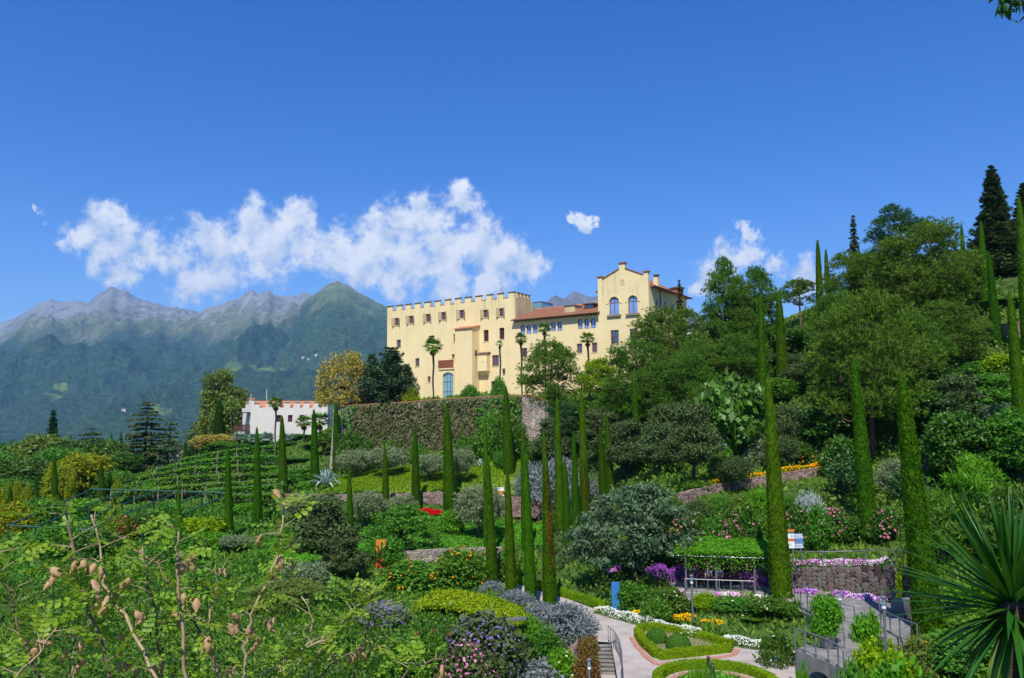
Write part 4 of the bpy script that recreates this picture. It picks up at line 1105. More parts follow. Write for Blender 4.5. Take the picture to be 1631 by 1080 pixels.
# ------------------------------------------------------------------ farmhouse far left
FP = at(257, 754, 178)
fh = thing('farmhouse', 'small white farmhouse with grey hipped roof behind the vineyard', 'house', (FP[0], FP[1], FP[2] - 1.5), R(-12))
MB().box(0, 5.2, 0, 6, 0, 5.6).build('wall', M_WHITE, fh)
for x in (1.6, 3.0): 
    w = MB().box(x, x + .95, -.04, -.003, 3.3, 4.7).build('window', M_DARKWOOD, fh); MB().box(x + .12, x + .83, -.06, -.042, 3.42, 4.58).build('pane', M_GLASS, w)
M_ROOFGREY = tile_mat('grey_roof_tile', [(.25, (.16, .14, .13)), (.5, (.24, .21, .19)), (.75, (.32, .28, .25))])
rf_ = MB().add([(-.7, -.8, 5.4), (5.9, -.8, 5.4), (5.9, 6.8, 5.4), (-.7, 6.8, 5.4), (1.6, 3, 7.3), (3.6, 3, 7.3), (-.7, -.8, 5.25), (5.9, -.8, 5.25), (5.9, 6.8, 5.25), (-.7, 6.8, 5.25)],
              [(0, 1, 5, 4), (1, 2, 5), (2, 3, 4, 5), (3, 0, 4), (0, 6, 7, 1), (1, 7, 8, 2), (6, 9, 8, 7), (3, 9, 6, 0), (2, 8, 9, 3)]).build('roof', M_ROOFGREY, fh)
MB().hexa([(.2, .1, 6.12), (1.5, .1, 6.12), (1.7, 1.2, 6.62), (.6, 1.2, 6.62), (.2, .1, 6.2), (1.5, .1, 6.2), (1.7, 1.2, 6.7), (.6, 1.2, 6.7)]).build('solar_panel', M_SOLAR, rf_)
FP2 = at(204, 772, 176)
f2 = thing('farm_shed', 'low long farm building with grey roof behind the deodar trunk', 'building', (FP2[0], FP2[1], FP2[2] - 1), R(-4))
MB().box(0, 8, 0, 4, 0, 2.2).build('wall', M_WHITE, f2)
MB().prism([(-.4, 2.0), (8.4, 2.0), (8.4, 2.15), (4, 3.5), (-.4, 2.15)], -.5, 4.5).build('roof', M_ROOFGREY, f2)
FP3 = at(238, 768, 172)
f3 = thing('white_outbuilding', 'small white outbuilding beside the farmhouse', 'building', (FP3[0], FP3[1], FP3[2] - .6), 0)
MB().box(0, 2.6, 0, 3, 0, 2.5).build('wall', M_WHITE, f3); MB().hexa([(-.2, -.2, 2.5), (2.8, -.2, 2.5), (2.8, 3.2, 2.9), (-.2, 3.2, 2.9), (-.2, -.2, 2.6), (2.8, -.2, 2.6), (2.8, 3.2, 3.0), (-.2, 3.2, 3.0)]).build('roof', M_WHITEPAINT, f3)

# ------------------------------------------------------------------ garden restaurant on the hill
RP = at(1172, 608, 110)
rs = thing('restaurant', 'flat-roofed garden restaurant half hidden by pines', 'building', (RP[0], RP[1], RP[2] - 1.5), R(-8))
MB().box(0, 9.5, 3.0, 3.3, 0, 7.2).build('back_wall', M_CONC, rs)
MB().box(-6, 10.5, -.6, 3.6, 7.2, 7.65).build('roof_slab', M_WHITEPAINT, rs)
MB().box(-5, 9.8, .2, 3, 3.6, 3.9).build('floor_slab', M_CONC, rs)
for k in range(6): MB().box(-4.8 + k * 2.85, -4.62 + k * 2.85, .25, .43, 0, 7.19).build('post', M_BALCWOOD if k % 2 else M_STEEL, rs)
for k in range(4): MB().box(-4.5 + k * 2.85, -2.0 + k * 2.85, 1.6, 1.65, 3.92, 6.6).build('pane', M_GLASS_TEAL, rs)
MB().box(4.6, 9.4, -.3, -.1, 2.2, 5.2).build('grey_panel', M_CONC, rs)
MB().box(0, 4.3, -.9, 1.2, 3.0, 3.25).build('awning', M_WHITEPAINT, rs)
MB().box(-.1, 4.4, -1.0, -.91, 2.7, 3.2).build('awning_edge', M_ORANGE, rs)
PP = at(1085, 535, 124)
wr = thing('glass_pavilion', 'long low pavilion roof right of the castle', 'building', (PP[0], PP[1], PP[2] - 6), R(-6))
MB().box(0, 7, 0, 3, 0, 6.2).build('glass_wall', M_GLASS_BLUE, wr); MB().box(-.6, 7.6, -.6, 3.6, 6.203, 6.6).build('roof_slab', M_WHITEPAINT, wr)

# ------------------------------------------------------------------ plant library (meshes shared by all copies)
rng = np.random.default_rng(7)
def unit(v): return v / np.maximum(np.linalg.norm(v, axis=-1, keepdims=True), 1e-9)
def rand_unit(n, r=None): return unit((r or rng).normal(size=(n, 3)))
def leaf_quads(Cn, A, B, fold=None):
    """diamond leaves: centre, half length vector, half width vector"""
    n = len(Cn)
    V = np.stack([Cn - A, Cn + B - A * .1, Cn + A, Cn - B - A * .1], 1).reshape(-1, 3)
    F = np.arange(4 * n).reshape(n, 4)
    return V, F
def merge(parts):
    Vs, Fs, o = [], [], 0
    for V, F in parts:
        Vs.append(V); Fs.append(F + o); o += len(V)
    return np.concatenate(Vs), np.concatenate(Fs)
def clump_leaves(centers, radii, n_per, ln, wd, up=.25, shell=.55, flat=1.0, out=.6, lnv=.35):
    cs = np.repeat(np.asarray(centers, float), n_per, 0); rs = np.repeat(np.asarray(radii, float), n_per)
    n = len(cs)
    u = rand_unit(n); u[:, 2] = np.where(rng.random(n) < .25, -np.abs(u[:, 2]), u[:, 2])
    rad = rs * (shell + (1 - shell) * rng.random(n) ** .6) * (1 + .12 * rng.normal(size=n))
    pos = cs + u * rad[:, None] * np.array([1, 1, flat])
    a = unit(u * out + rand_unit(n) * .9 + np.array([0, 0, up]))
    nrm = unit(u + rand_unit(n) * .7 + np.array([0, 0, .3]))
    b = unit(np.cross(nrm, a))
    L = ln * (1 + lnv * rng.normal(size=n)).clip(.4, 1.8)
    return leaf_quads(pos, a * L[:, None] / 2, b * (L * wd / ln)[:, None] / 2)
def tubes(segs, n=6):
    """list of (points, radii)"""
    mb = MB()
    for p, r in segs: mb.tube(p, r, n)
    return mb
LIB = {}
def lib(kind, trunk_mb, VF, H, W, smooth_trunk=True):
    tm = trunk_mb.mesh(kind + '_trunk', None, True) if trunk_mb is not None else None
    if tm is not None: tm.materials.append(M_BARK)
    cm = np_mesh(kind + '_crown', VF[0], VF[1], L_MID)
    LIB.setdefault(kind, []).append((tm, cm, H, W))

def crown_centers(n, shape, H, z0, W, inner=.25):
    """clump centres inside a crown envelope (radius as a function of height fraction)"""
    out = []
    while len(out) < n:
        t = rng.random(); r = shape(t) * W / 2
        if rng.random() > (r / (W / 2)) + .15: continue
        a = rng.random() * 2 * math.pi
        k = (inner + (1 - inner) * rng.random() ** .5) if rng.random() < .8 else rng.random()
        out.append((r * k * math.cos(a), r * k * math.sin(a), z0 + (H - z0) * t))
    return np.array(out)
def make_broad(kind, H, W, z0, shape, n_cl, cl_r, n_per, ln, wd, trunk_r, limbs=7, up=.15, flat=.8, shell=.5, inner=.45, fork=.5, bend=.3):
    C = crown_centers(n_cl, shape, H - cl_r * .6, z0 + cl_r * .4, max(W - cl_r * .9, W * .5), inner)
    rad = cl_r * (.7 + .6 * rng.random(len(C)))
    VF = clump_leaves(C, rad, n_per, ln, wd, up, shell, flat)
    segs = []
    top = Vector((bend * rng.normal() * .5, bend * rng.normal() * .5, z0 + (H - z0) * fork))
    mid = Vector((bend * rng.normal() * .4, bend * rng.normal() * .4, z0 * .6))
    segs.append(([(0, 0, -.3), (0, 0, .02), mid, top], [trunk_r * 1.3, trunk_r * 1.1, trunk_r * .85, trunk_r * .4]))
    idx = rng.choice(len(C), min(limbs, len(C)), replace=False)
    for i in idx:
        e = Vector(C[i]); s_ = mid.lerp(top, rng.random() * .9)
        m = s_.lerp(e, .5) + Vector((0, 0, .06 * H * (rng.random() - .2)))
        segs.append(([s_, m, e], [trunk_r * .42, trunk_r * .28, trunk_r * .1]))
    lib(kind, tubes(segs), VF, H, W)
ROUND = lambda t: math.sqrt(max(0, 1 - (2 * t - 1) ** 2)) ** .8
DOME = lambda t: math.sqrt(max(0, 1 - t ** 2)) if t > .12 else .75 + t * 2
EGG = lambda t: (math.sin(math.pi * min(1, t * .85 + .12)) ** .7)
for v in range(3): make_broad('broadleaf', 8, 6.4, 1.6, ROUND, 110, 1.0, 95, .34, .2, .2)
for v in range(2): make_broad('tall_broadleaf', 13, 8, 2.6, lambda t: (.72 + .28 * math.sin(6 * t + 1)) * ROUND(t), 110, 1.15, 90, .36, .2, .32, 10, flat=.65)
for v in range(2): make_broad('spreading', 6.5, 9, 1.2, DOME, 120, .8, 90, .26, .13, .17, 12, up=.1, flat=.42, inner=.2, fork=.35)
for v in range(3): make_broad('olive', 3.6, 4.2, 1.1, ROUND, 75, .6, 120, .19, .07, .13, 9, up=.3, flat=.8, shell=.3, fork=.35)
for v in range(2): make_broad('oak', 7, 6, 1.8, lambda t: (.7 + .3 * math.sin(7 * t)) * ROUND(t), 110, .75, 110, .22, .12, .2, 12, flat=.7, shell=.35)
for v in range(2): make_broad('big_leaf', 5, 5.2, .8, ROUND, 52, .85, 44, .42, .28, .12, 8, up=-.25, flat=.75)
make_broad('bloom_tree', 8, 7.4, .3, DOME, 150, .75, 95, .2, .15, .3, 8, flat=.75, inner=.75, shell=.75)
for v in range(4): make_broad('shrub', 1.6, 2.1, .1, DOME, 70, .34, 62, .13, .075, .035, 7, up=.2, flat=.85, inner=.5)
for v in range(3): make_broad('fine_shrub', 1.5, 2.0, .08, DOME, 64, .32, 90, .13, .035, .03, 7, up=.7, flat=.9, inner=.4, shell=.3)
for v in range(2): make_broad('upright_shrub', 2.6, 1.9, .15, EGG, 46, .36, 66, .15, .08, .04, 7, up=.5, flat=1.1, inner=.4)
for v in range(2): make_broad('feathery', 3.2, 3.6, .2, DOME, 60, .55, 110, .26, .045, .05, 7, up=.6, flat=.6, inner=.3, shell=.2)
for v in range(3): make_broad('low_mound', .8, 1.9, .02, DOME, 40, .24, 60, .11, .05, .02, 4, up=.5, flat=.8, inner=.3)

# clipped column cypress: dense little sprays on a tall spindle
def make_cypress(H, W, n):
    def prof(t): return W / 2 * (np.clip(t / .03, 0, 1) ** .5) * (.30 + .70 * (1 - t) ** .9) * np.clip(1 - t ** 14, 0, 1) ** .6 * (1 - .12 * np.exp(-t * 12)) + .015
    z = H * (1 - rng.random(n) ** 1.0)
    t = np.clip((z / H) + 0, 0, 1)
    keep = rng.random(n) < .25 + .75 * prof(t) / (W / 2)
    t = t[keep]; n = len(t)
    a = rng.random(n) * 2 * math.pi
    lump = 1 + .07 * (fbm(a * 2.2, t * 22, 3, int(W * 100) + n) - .5) * 2
    r = prof(t) * lump * (.9 + .14 * rng.random(n))
    u = np.stack([np.cos(a), np.sin(a), np.zeros(n)], 1)
    pos = u * r[:, None]; pos[:, 2] = t * H * .985 + .03
    ax = unit(u * .55 + np.array([0, 0, 1.0]) + rand_unit(n) * .45)
    b = unit(np.cross(unit(u + rand_unit(n) * .5), ax))
    L = .15 * (.7 + .6 * rng.random(n))
    V1 = leaf_quads(pos, ax * L[:, None] / 2, b * (L * .5)[:, None] / 2)
    # solid heart
    k = 14; m = 30
    tt = np.linspace(0, .985, m); aa = np.arange(k) * 2 * math.pi / k
    rr = prof(tt)[:, None] * .9 * (1 + .08 * (vnoise(aa[None, :] * 2, tt[:, None] * 20, 3) - .5))
    V = np.stack([rr * np.cos(aa)[None], rr * np.sin(aa)[None], np.repeat(tt[:, None] * H, k, 1)], -1).reshape(-1, 3)
    i = np.arange(m - 1)[:, None] * k; j = np.arange(k)[None]
    F = np.stack([i + j, i + (j + 1) % k, i + k + (j + 1) % k, i + k + j], -1).reshape(-1, 4)
    VF = merge([V1, (V, F)])
    lib('cypress', MB().tube([(0, 0, -.4), (0, 0, .25)], [W * .16, W * .14]), VF, H, W)
for (h_, w_) in ((11, 1.3), (11, 1.15), (11, 1.45)): make_cypress(h_, w_, 19000)
# young / wild looking cypress
def make_conifer(kind, H, W, levels, per, droop, n_leaf, ln, wd, base=.08, p=1.0, layer=False, tipup=0., trunk_r=.2, gapw=.25):
    segs = [([(0, 0, -.3), (0, 0, H * .5), (rng.normal() * .05 * W, 0, H * .99)], [trunk_r * 1.2, trunk_r * .7, .03])]
    Cs, As, Ns = [], [], []
    for l in range(levels):
        t = (l + rng.random() * .6) / levels
        z = H * (base + (1 - base) * t)
        R_ = W / 2 * (1 - t) ** p * (1 + gapw * rng.normal() * .6) + .12
        m = max(3, int(per * (1 - .55 * t)))
        a0 = rng.random() * 6.28
        for k in range(m):
            a = a0 + 2 * math.pi * k / m + rng.normal() * .25
            Rk = R_ * (.65 + .5 * rng.random())
            nl = max(5, int(n_leaf * (.25 + Rk / (W / 2))))
            s = rng.random(nl) ** .7
            d = np.array([math.cos(a), math.sin(a), 0])
            side = np.array([-math.sin(a), math.cos(a), 0])
            spread = Rk * .30 * np.sin(math.pi * np.clip(s * .85 + .15, 0, 1)) + .05
            q = rng.normal(size=nl) * .6
            pos = d[None] * (s * Rk)[:, None] + side[None] * (q * spread)[:, None]
            pos[:, 2] = z - droop * Rk * s ** 1.5 + tipup * Rk * s ** 3 + rng.normal(size=nl) * (.03 if layer else .09) * max(Rk, .5)
            Cs.append(pos)
            As.append(unit(d[None] * .9 + side[None] * (q * .9)[:, None] + rand_unit(nl) * .5 + np.array([0, 0, .1 if tipup else -.25])))
            Ns.append(unit(np.array([0, 0, 1.0]) + rand_unit(nl) * .8))
            if l % 2 == 0 and k % 2 == 0: segs.append(([(0, 0, z), tuple(d * Rk * .8 + np.array([0, 0, z - droop * Rk * .6]))], [trunk_r * .22 * (1 - t * .7), .015]))
    C_, A_, N_ = np.concatenate(Cs), np.concatenate(As), np.concatenate(Ns)
    B_ = unit(np.cross(N_, A_)); L = ln * (.6 + .8 * rng.random(len(C_)))
    lib(kind, tubes(segs, 5), leaf_quads(C_, A_ * L[:, None] / 2, B_ * (L * wd / ln)[:, None] / 2), H, W)
for v in range(2): make_conifer('spruce', 14, 6.2, 40, 13, .3, 95, .5, .22, .03, .85, tipup=.15)
for v in range(2): make_conifer('cedar', 14, 9.5, 20, 10, .08, 130, .5, .19, .08, .6, layer=True, trunk_r=.3, gapw=.5)
make_conifer('slim_spruce', 12, 2.6, 36, 8, .45, 36, .42, .17, .04, .8)
for v in range(2): make_conifer('blue_conifer', 8, 6.5, 24, 11, .05, 100, .42, .17, .04, .5, tipup=.25, gapw=.4)

# pines: brush-like tufts of long needles gathered in clumps
def make_pine(kind, H, W, z0, shape, n_cl, cl_r, tufts, needles, nl, trunk_r, flat=.6, limbs=14, bend=.5):
    C = crown_centers(n_cl, shape, H - cl_r * .5, z0 + cl_r * .3, max(W - cl_r * .8, W * .5), .35)
    rad = cl_r * (.65 + .7 * rng.random(len(C)))
    cs = np.repeat(C, tufts, 0); rs = np.repeat(rad, tufts)
    n = len(cs)
    u = rand_unit(n); u[:, 2] = np.abs(u[:, 2]) * .9 - .15
    u = unit(u)
    tp_ = cs + u * (rs * (.35 + .65 * rng.random(n)))[:, None] * np.array([1, 1, flat])
    td = unit(u * .8 + np.array([0, 0, .75]) + rand_unit(n) * .25)
    P_ = np.repeat(tp_, needles, 0); D = np.repeat(td, needles, 0)
    m = len(P_)
    dr = unit(D * .9 + rand_unit(m) * .75)
    L = nl * (.7 + .6 * rng.random(m))
    Cn = P_ + dr * (L / 2)[:, None]
    B = unit(np.cross(dr, rand_unit(m)))
    VF = leaf_quads(Cn, dr * L[:, None] / 2, B * (L * .16)[:, None] / 2)
    segs = []
    mid = Vector((bend * rng.normal() * .3, bend * rng.normal() * .3, z0)); top = Vector((bend * rng.normal() * .6, bend * rng.normal() * .6, H * .9))
    segs.append(([(0, 0, -.4), (0, 0, .05), mid, mid.lerp(top, .5), top], [trunk_r * 1.25, trunk_r, trunk_r * .8, trunk_r * .5, .04]))
    for i in rng.choice(len(C), min(limbs, len(C)), replace=False):
        e = Vector(C[i]); zz = max(z0 * .8, e.z - (e.xy.length) * .55)
        f = min(1, max(0, (zz - z0) / max(top.z - z0, .1))); s_ = mid.lerp(top, f)
        m_ = s_.lerp(e, .5) + Vector((0, 0, -.03 * H))
        segs.append(([s_, m_, e], [trunk_r * .33, trunk_r * .2, .025]))
    lib(kind, tubes(segs), VF, H, W)
for v in range(3): make_pine('pine', 12, 9, 2.4, lambda t: ROUND(.2 + .8 * t), 150, 1.15, 36, 8, .34, .26, flat=.95)
for v in range(2): make_pine('tall_pine', 16, 8, 3.2, lambda t: EGG(t) * (.88 + .12 * math.sin(11 * t)), 140, 1.1, 34, 7, .44, .28, flat=.95)
make_pine('umbrella_pine', 9, 6.5, 4.2, lambda t: ROUND(.3 + .7 * t), 56, .9, 32, 7, .36, .18)

# flowers scattered over a shrub's outline
def make_bloom(H, W, n, s, name, zmin=.3):
    u = rand_unit(n); u[:, 2] = np.abs(u[:, 2])
    u = u[(u[:, 2] > zmin * .5)]
    n = len(u)
    pos = u * np.array([W / 2, W / 2, H]) * (.92 + .12 * rng.random(n))[:, None]
    a = unit(np.cross(u, rand_unit(n))); b = unit(np.cross(u + rand_unit(n) * .4, a))
    S = s * (.6 + .8 * rng.random(n))
    V = np.stack([pos - a * S[:, None] / 2 - b * S[:, None] / 2, pos + a * S[:, None] / 2 - b * S[:, None] / 2, pos + a * S[:, None] / 2 + b * S[:, None] / 2, pos - a * S[:, None] / 2 + b * S[:, None] / 2], 1).reshape(-1, 3)
    return np_mesh(name, V, np.arange(4 * n).reshape(n, 4), F_PINK)
BLOOM = {'many': (40, .08), 'some': (8, .08), 'few': (1.1, .085)}   # flowers per square metre, size

# fan palm: fronds are single pieces set round a fibrous trunk
def fan_mesh(name, n=15, ln=.75, spread=1.25, pet=.55):
    V, F = [], []
    V += [(-.015, 0, 0), (.015, 0, 0), (.012, pet, 0), (-.012, pet, 0)]; F.append((0, 1, 2, 3))
    for k in range(n):
        a = (k / (n - 1) - .5) * 2 * spread
        d = np.array([math.sin(a), math.cos(a), -.18 * abs(math.sin(a * 2))]); L = ln * (1 - .22 * abs(a) / spread)
        s = np.array([math.cos(a), -math.sin(a), .25 * (1 if k % 2 else -1)]) * .045
        p0 = np.array([0, pet, 0]); o = len(V)
        V += [tuple(p0), tuple(p0 + d * L * .55 + s), tuple(p0 + d * L + np.array([0, 0, -.16 * L])), tuple(p0 + d * L * .55 - s)]
        F.append((o, o + 1, o + 2, o + 3))
    return np_mesh(name, np.array(V), np.array(F), L_PALM)
FAN = fan_mesh('fan_frond'); FAN_BLUE = fan_mesh('stiff_fan_frond', 17, .6, 1.5, .4)
def agave_leaf(name, L, w, curl):
    mb = MB(); n = 6
    for i in range(n + 1):
        t = i / n; y = L * (t - .12 * curl * t * t); z = L * (.25 * t - curl * .55 * t * t * t)
        ww = w * (0.7 + 1.2 * t) * (1 - t) ** .6 if t < 1 else .002
        ww = max(ww, .003)
        mb.v += [(-ww, y, z + ww * .35), (0, y, z - .012), (ww, y, z + ww * .35)]
    for i in range(n):
        a = i * 3; mb.f += [(a, a + 1, a + 4, a + 3), (a + 1, a + 2, a + 5, a + 4)]
    return mb.mesh(name, L_AGAVE, True)
AG_LEAF = [agave_leaf('agave_leaf', 1.0, .075, c) for c in (.1, .5, .9)]

# ------------------------------------------------------------------ terraces and retaining walls
def strip_wall(name, label, pts_top, depth, thick, mat, cope=None, cope_n=0, cat='wall', z_under=None):
    """wall following points of its top edge (world), going down by depth, thick towards the back"""
    T = [np.array(p, float) for p in pts_top]
    mb = MB()
    w = thing(name, label, cat, tuple(T[0]))
    o = T[0]
    n = len(T)
    def back(i):
        d = T[min(i + 1, n - 1)][:2] - T[max(i - 1, 0)][:2]; d = d / np.linalg.norm(d)
        return np.array([-d[1], d[0], 0])
    V = []
    for i in range(n):
        b_ = back(i) * thick
        dz = depth if isinstance(depth, (int, float)) else depth[i]
        V += [T[i] - o - np.array([0, 0, dz]) - back(i) * .12 * dz * 0, T[i] - o, T[i] - o + b_, T[i] - o + b_ - np.array([0, 0, dz])]
    fs = []
    for i in range(n - 1):
        a, c = i * 4, i * 4 + 4
        fs += [(a, c, c + 1, a + 1), (a + 1, c + 1, c + 2, a + 2), (a + 2, c + 2, c + 3, a + 3), (a + 3, c + 3, c, a)]
    fs += [(0, 1, 2, 3), (n * 4 - 1, n * 4 - 2, n * 4 - 3, n * 4 - 4)]
    mb.add(V, fs).build('masonry', mat, w)
    if cope:
        for i in range(n - 1):
            L = np.linalg.norm(T[i + 1] - T[i]); k = max(1, int(L / cope_n))
            d = (T[i + 1] - T[i]) / k
            for j in range(k):
                p = T[i] - o + d * j; q = p + d * .97
                f_ = -back(i) * .08; b_ = back(i) * (thick + .08)
                up0 = np.array([0, 0, .004]); up1 = np.array([0, 0, .09 + .03 * rng.random()])
                MB().hexa([p + f_ + up0, q + f_ + up0, q + b_ + up0, p + b_ + up0, p + f_ + up1, q + f_ + up1, q + b_ + up1, p + b_ + up1]).build('coping_tile', cope, w)
    return w
TW = [at(531, 650, 121), at(560, 646, 120), at(640, 641, 117.5), at(740, 634, 114.5), at(800, 631, 111.5), at(845, 630, 109.5), at(872, 640, 108)]
terrace_wall = strip_wall('terrace_wall', 'tall stone terrace wall overgrown with ivy below the castle', TW, 9.0, .7, M_STONE, M_TILE_BRIGHT, .95)
# buttress at its left end
bq = [at(522, 760, 119.5), at(548, 760, 119.0), at(546, 655, 120.4), at(532, 655, 120.9)]
bo = terrace_wall.location
MB().hexa([Vector(p) - bo for p in (bq[0] - [0, 0, 2], bq[1] - [0, 0, 2], bq[1] + [0, 2.2, -2], bq[0] + [0, 2.2, -2], bq[3], bq[2], bq[2] + [0, .6, 0], bq[3] + [0, .6, 0])]).build('buttress', M_STONE, terrace_wall)
bq = [at(842, 735, 106.5), at(872, 735, 106.0), at(868, 655, 107.6), at(848, 650, 108.6)]
MB().hexa([Vector(p) - bo for p in (bq[0] - [0, 0, 2], bq[1] - [0, 0, 2], bq[1] + [0, 2.6, -2], bq[0] + [0, 2.6, -2], bq[3], bq[2], bq[2] + [0, .8, 0], bq[3] + [0, .8, 0])]).build('buttress', M_STONE, terrace_wall)
def wall_foliage(TWp, n, d0, d1, ln, wd, seed_mask, f_lo=0., f_hi=1., depth=8.0, bulge=.55):
    """leaves hanging over a wall face"""
    seg = rng.random(n) * (f_hi - f_lo) + f_lo
    P_ = np.array(TWp); L = np.concatenate([[0], np.cumsum(np.linalg.norm(np.diff(P_, axis=0), axis=1))]); L = L / L[-1]
    x = np.interp(seg, L, P_[:, 0]); y = np.interp(seg, L, P_[:, 1]); z = np.interp(seg, L, P_[:, 2])
    q = rng.random(n); keep = seed_mask(seg, q)
    x, y, z, q, seg = x[keep], y[keep], z[keep], q[keep], seg[keep]; n = len(x)
    th = bulge * (.25 + fbm(seg * 60, q * 7, 4, 77))
    nrm = np.array([-.45, -.89, 0])
    pos = np.stack([x, y, z - q * depth - .12], 1) + nrm * (th * (.2 + .8 * rng.random(n)))[:, None]
    a = unit(np.array([0, 0, -.9]) + nrm * .5 + rand_unit(n) * .7)
    b_ = unit(np.cross(unit(nrm + rand_unit(n) * .6), a)); S = ln * (.6 + .8 * rng.random(n))
    return leaf_quads(pos, a * S[:, None] / 2, b_ * (S * wd / ln)[:, None] / 2)
tl = np.array(terrace_wall.location)
V, F = wall_foliage(TW, 26000, 0, 0, .42, .22, lambda s, q: (s > .1) & (s < .88) & (fbm(s * 34, q * 6, 3, 5) > .16), bulge=.7)
iv = bpy.data.objects.new('ivy_curtain', np_mesh('ivy_curtain', V - tl, F, L_IVY)); link(iv, terrace_wall); iv['label'] = 'brownish ivy hanging over the wall face'
V, F = wall_foliage(TW, 9000, 0, 0, .4, .26, lambda s, q: fbm(s * 26, q * 5, 3, 9) > .8 - .5 * np.maximum(np.exp(-((s - .09) / .05) ** 2), np.exp(-((s - .8) / .1) ** 2)) + .12 * q, bulge=1.1)
iv = bpy.data.objects.new('creeper', np_mesh('creeper', V - tl, F, L_MID)); link(iv, terrace_wall); iv['label'] = 'bright green creeper at both ends of the wall'
# terrace platform behind it
C_l = CP.o[:2] + CP.d * uL; C_r = CP.o[:2] + CP.d * 40
tpz = MB()
top = [TW[0] + [0, .3, -.25]] + [p + np.array([0, .4, -.2]) for p in TW[1:6]]
bk = [(-33, 150, 2.0), (C_l[0] - 1, C_l[1] + 6, 2.8), (C_l[0] + 6, C_l[1] + 2, 3.1), (C_l[0] + 14, C_l[1] - 3, 3.2), (3, 134, 3.3), (14, 128, 3.4)]
nn = len(top)
tpz.add([tuple(p) for p in top] + bk, [(i, i + 1, nn + i + 1, nn + i) for i in range(nn - 1)])
o = tpz.build('terrace', M_GRAVEL); tag(o, 'gravelled castle terrace behind the ivy wall', 'terrace', kind='structure')
def groundline(pts, dz=0.0, sub=4):
    """ground points under a pixel polyline (px, Y)"""
    out = []
    for (a, Ya), (b_, Yb) in zip(pts[:-1], pts[1:]):
        for k in range(sub): t = k / sub; out.append(col_at(a + (b_ - a) * t, Ya + (Yb - Ya) * t) + [0, 0, dz])
    out.append(col_at(*pts[-1]) + [0, 0, dz])
    return out
def toplevel(pts, sub=4):
    out = []
    for (a, pa, Ya), (b_, pb, Yb) in zip(pts[:-1], pts[1:]):
        for k in range(sub): t = k / sub; out.append(at(a + (b_ - a) * t, pa + (pb - pa) * t, Ya + (Yb - Ya) * t))
    out.append(at(*pts[-1])); return out
strip_wall('garden_wall', 'long low reddish stone wall below the olive meadow', toplevel([(445, 787, 93), (560, 788, 92.5), (700, 784, 92), (790, 790, 91.5), (850, 793, 92), (905, 792, 92.5)]), 2.3, .5, M_PORPH)
strip_wall('garden_wall', 'low grey stone wall behind the red and orange banner', toplevel([(545, 884, 70.5), (620, 880, 70.5), (700, 875, 71), (800, 872, 71.5)]), 1.6, .5, M_STONE)
strip_wall('garden_wall', 'brick-coloured wall rising along the right-hand slope path', toplevel([(1085, 786, 64.4), (1130, 774, 66), (1200, 762, 68), (1260, 752, 69), (1325, 742, 70)]), 2.2, .5, M_PORPH)
strip_wall('garden_wall', 'reddish wall with railing high up at the right edge', toplevel([(1545, 520, 85.5), (1590, 517, 84), (1640, 508, 82), (1700, 500, 80)]), 3.4, .6, M_PORPH)
strip_wall('garden_wall', 'low wall climbing to the white house', toplevel([(372, 742, 138), (410, 725, 139), (450, 713, 140), (490, 712, 139)]), 1.8, .5, M_STONE)

# ------------------------------------------------------------------ planting
KIND_COUNT = {}
def plant(kind, px, top, wpx, Y=None, base=None, leaf=None, bark=None, name='tree', label=None, cat='tree', group=None, bloom=None, v=None, lean=0., rot=None, h=None, w=None, zoff=-.05, zb=None):
    if base is not None: p = ground(px, base)
    else: p = col_at(px, Y)
    if zb is not None: p = np.array([p[0], p[1], zb])
    Yp = p[1]
    H = h if h is not None else max(.25, at(px, top, Yp)[2] - p[2])
    W = w if w is not None else wpx / FOC * Yp * (1.12 if kind != 'cypress' else 1.0)
    vs = LIB[kind]
    i = KIND_COUNT.get(kind, 0); KIND_COUNT[kind] = i + 1
    tm, cm, H0, W0 = vs[(v if v is not None else i) % len(vs)]
    s = (W / W0, W / W0, H / H0)
    o = thing(name, label, cat, (p[0], p[1], p[2] + zoff), 0, group)
    o.rotation_euler = (0, lean, rot if rot is not None else rng.random() * 6.28)
    if lean:
        q = Matrix.Rotation(lean, 4, 'Y') @ Matrix.Rotation(rng.random() * 6.28, 4, 'Z'); o.rotation_euler = q.to_euler()
    o.scale = s
    shrubby = cat in ('shrub', 'bush', 'flower', 'plant')
    if tm is not None: use('stems' if shrubby else 'trunk', tm, o, mat=bark or M_BARK)
    use('foliage' if shrubby else 'crown', cm, o, mat=leaf or L_MID)
    if bloom:
        dn, sz = BLOOM[bloom[0]]
        use('blossoms', make_bloom(H, W, int(dn * W * (W + H) * 1.6), sz * (1 + Yp / 120), 'blossoms'), o, mat=bloom[1], scale=(W0 / W, W0 / W, H0 / H))
    return o

class _Ord:
    W = ['first', 'second', 'third', 'fourth', 'fifth', 'sixth', 'seventh', 'eighth', 'ninth', 'tenth', 'eleventh', 'twelfth']
    def __getitem__(s, i):
        n = i + 1
        if i < 12: return s.W[i]
        return f"{n}{'th' if 10 < n % 100 < 14 else {1: 'st', 2: 'nd', 3: 'rd'}.get(n % 10, 'th')}"
ORD = _Ord()
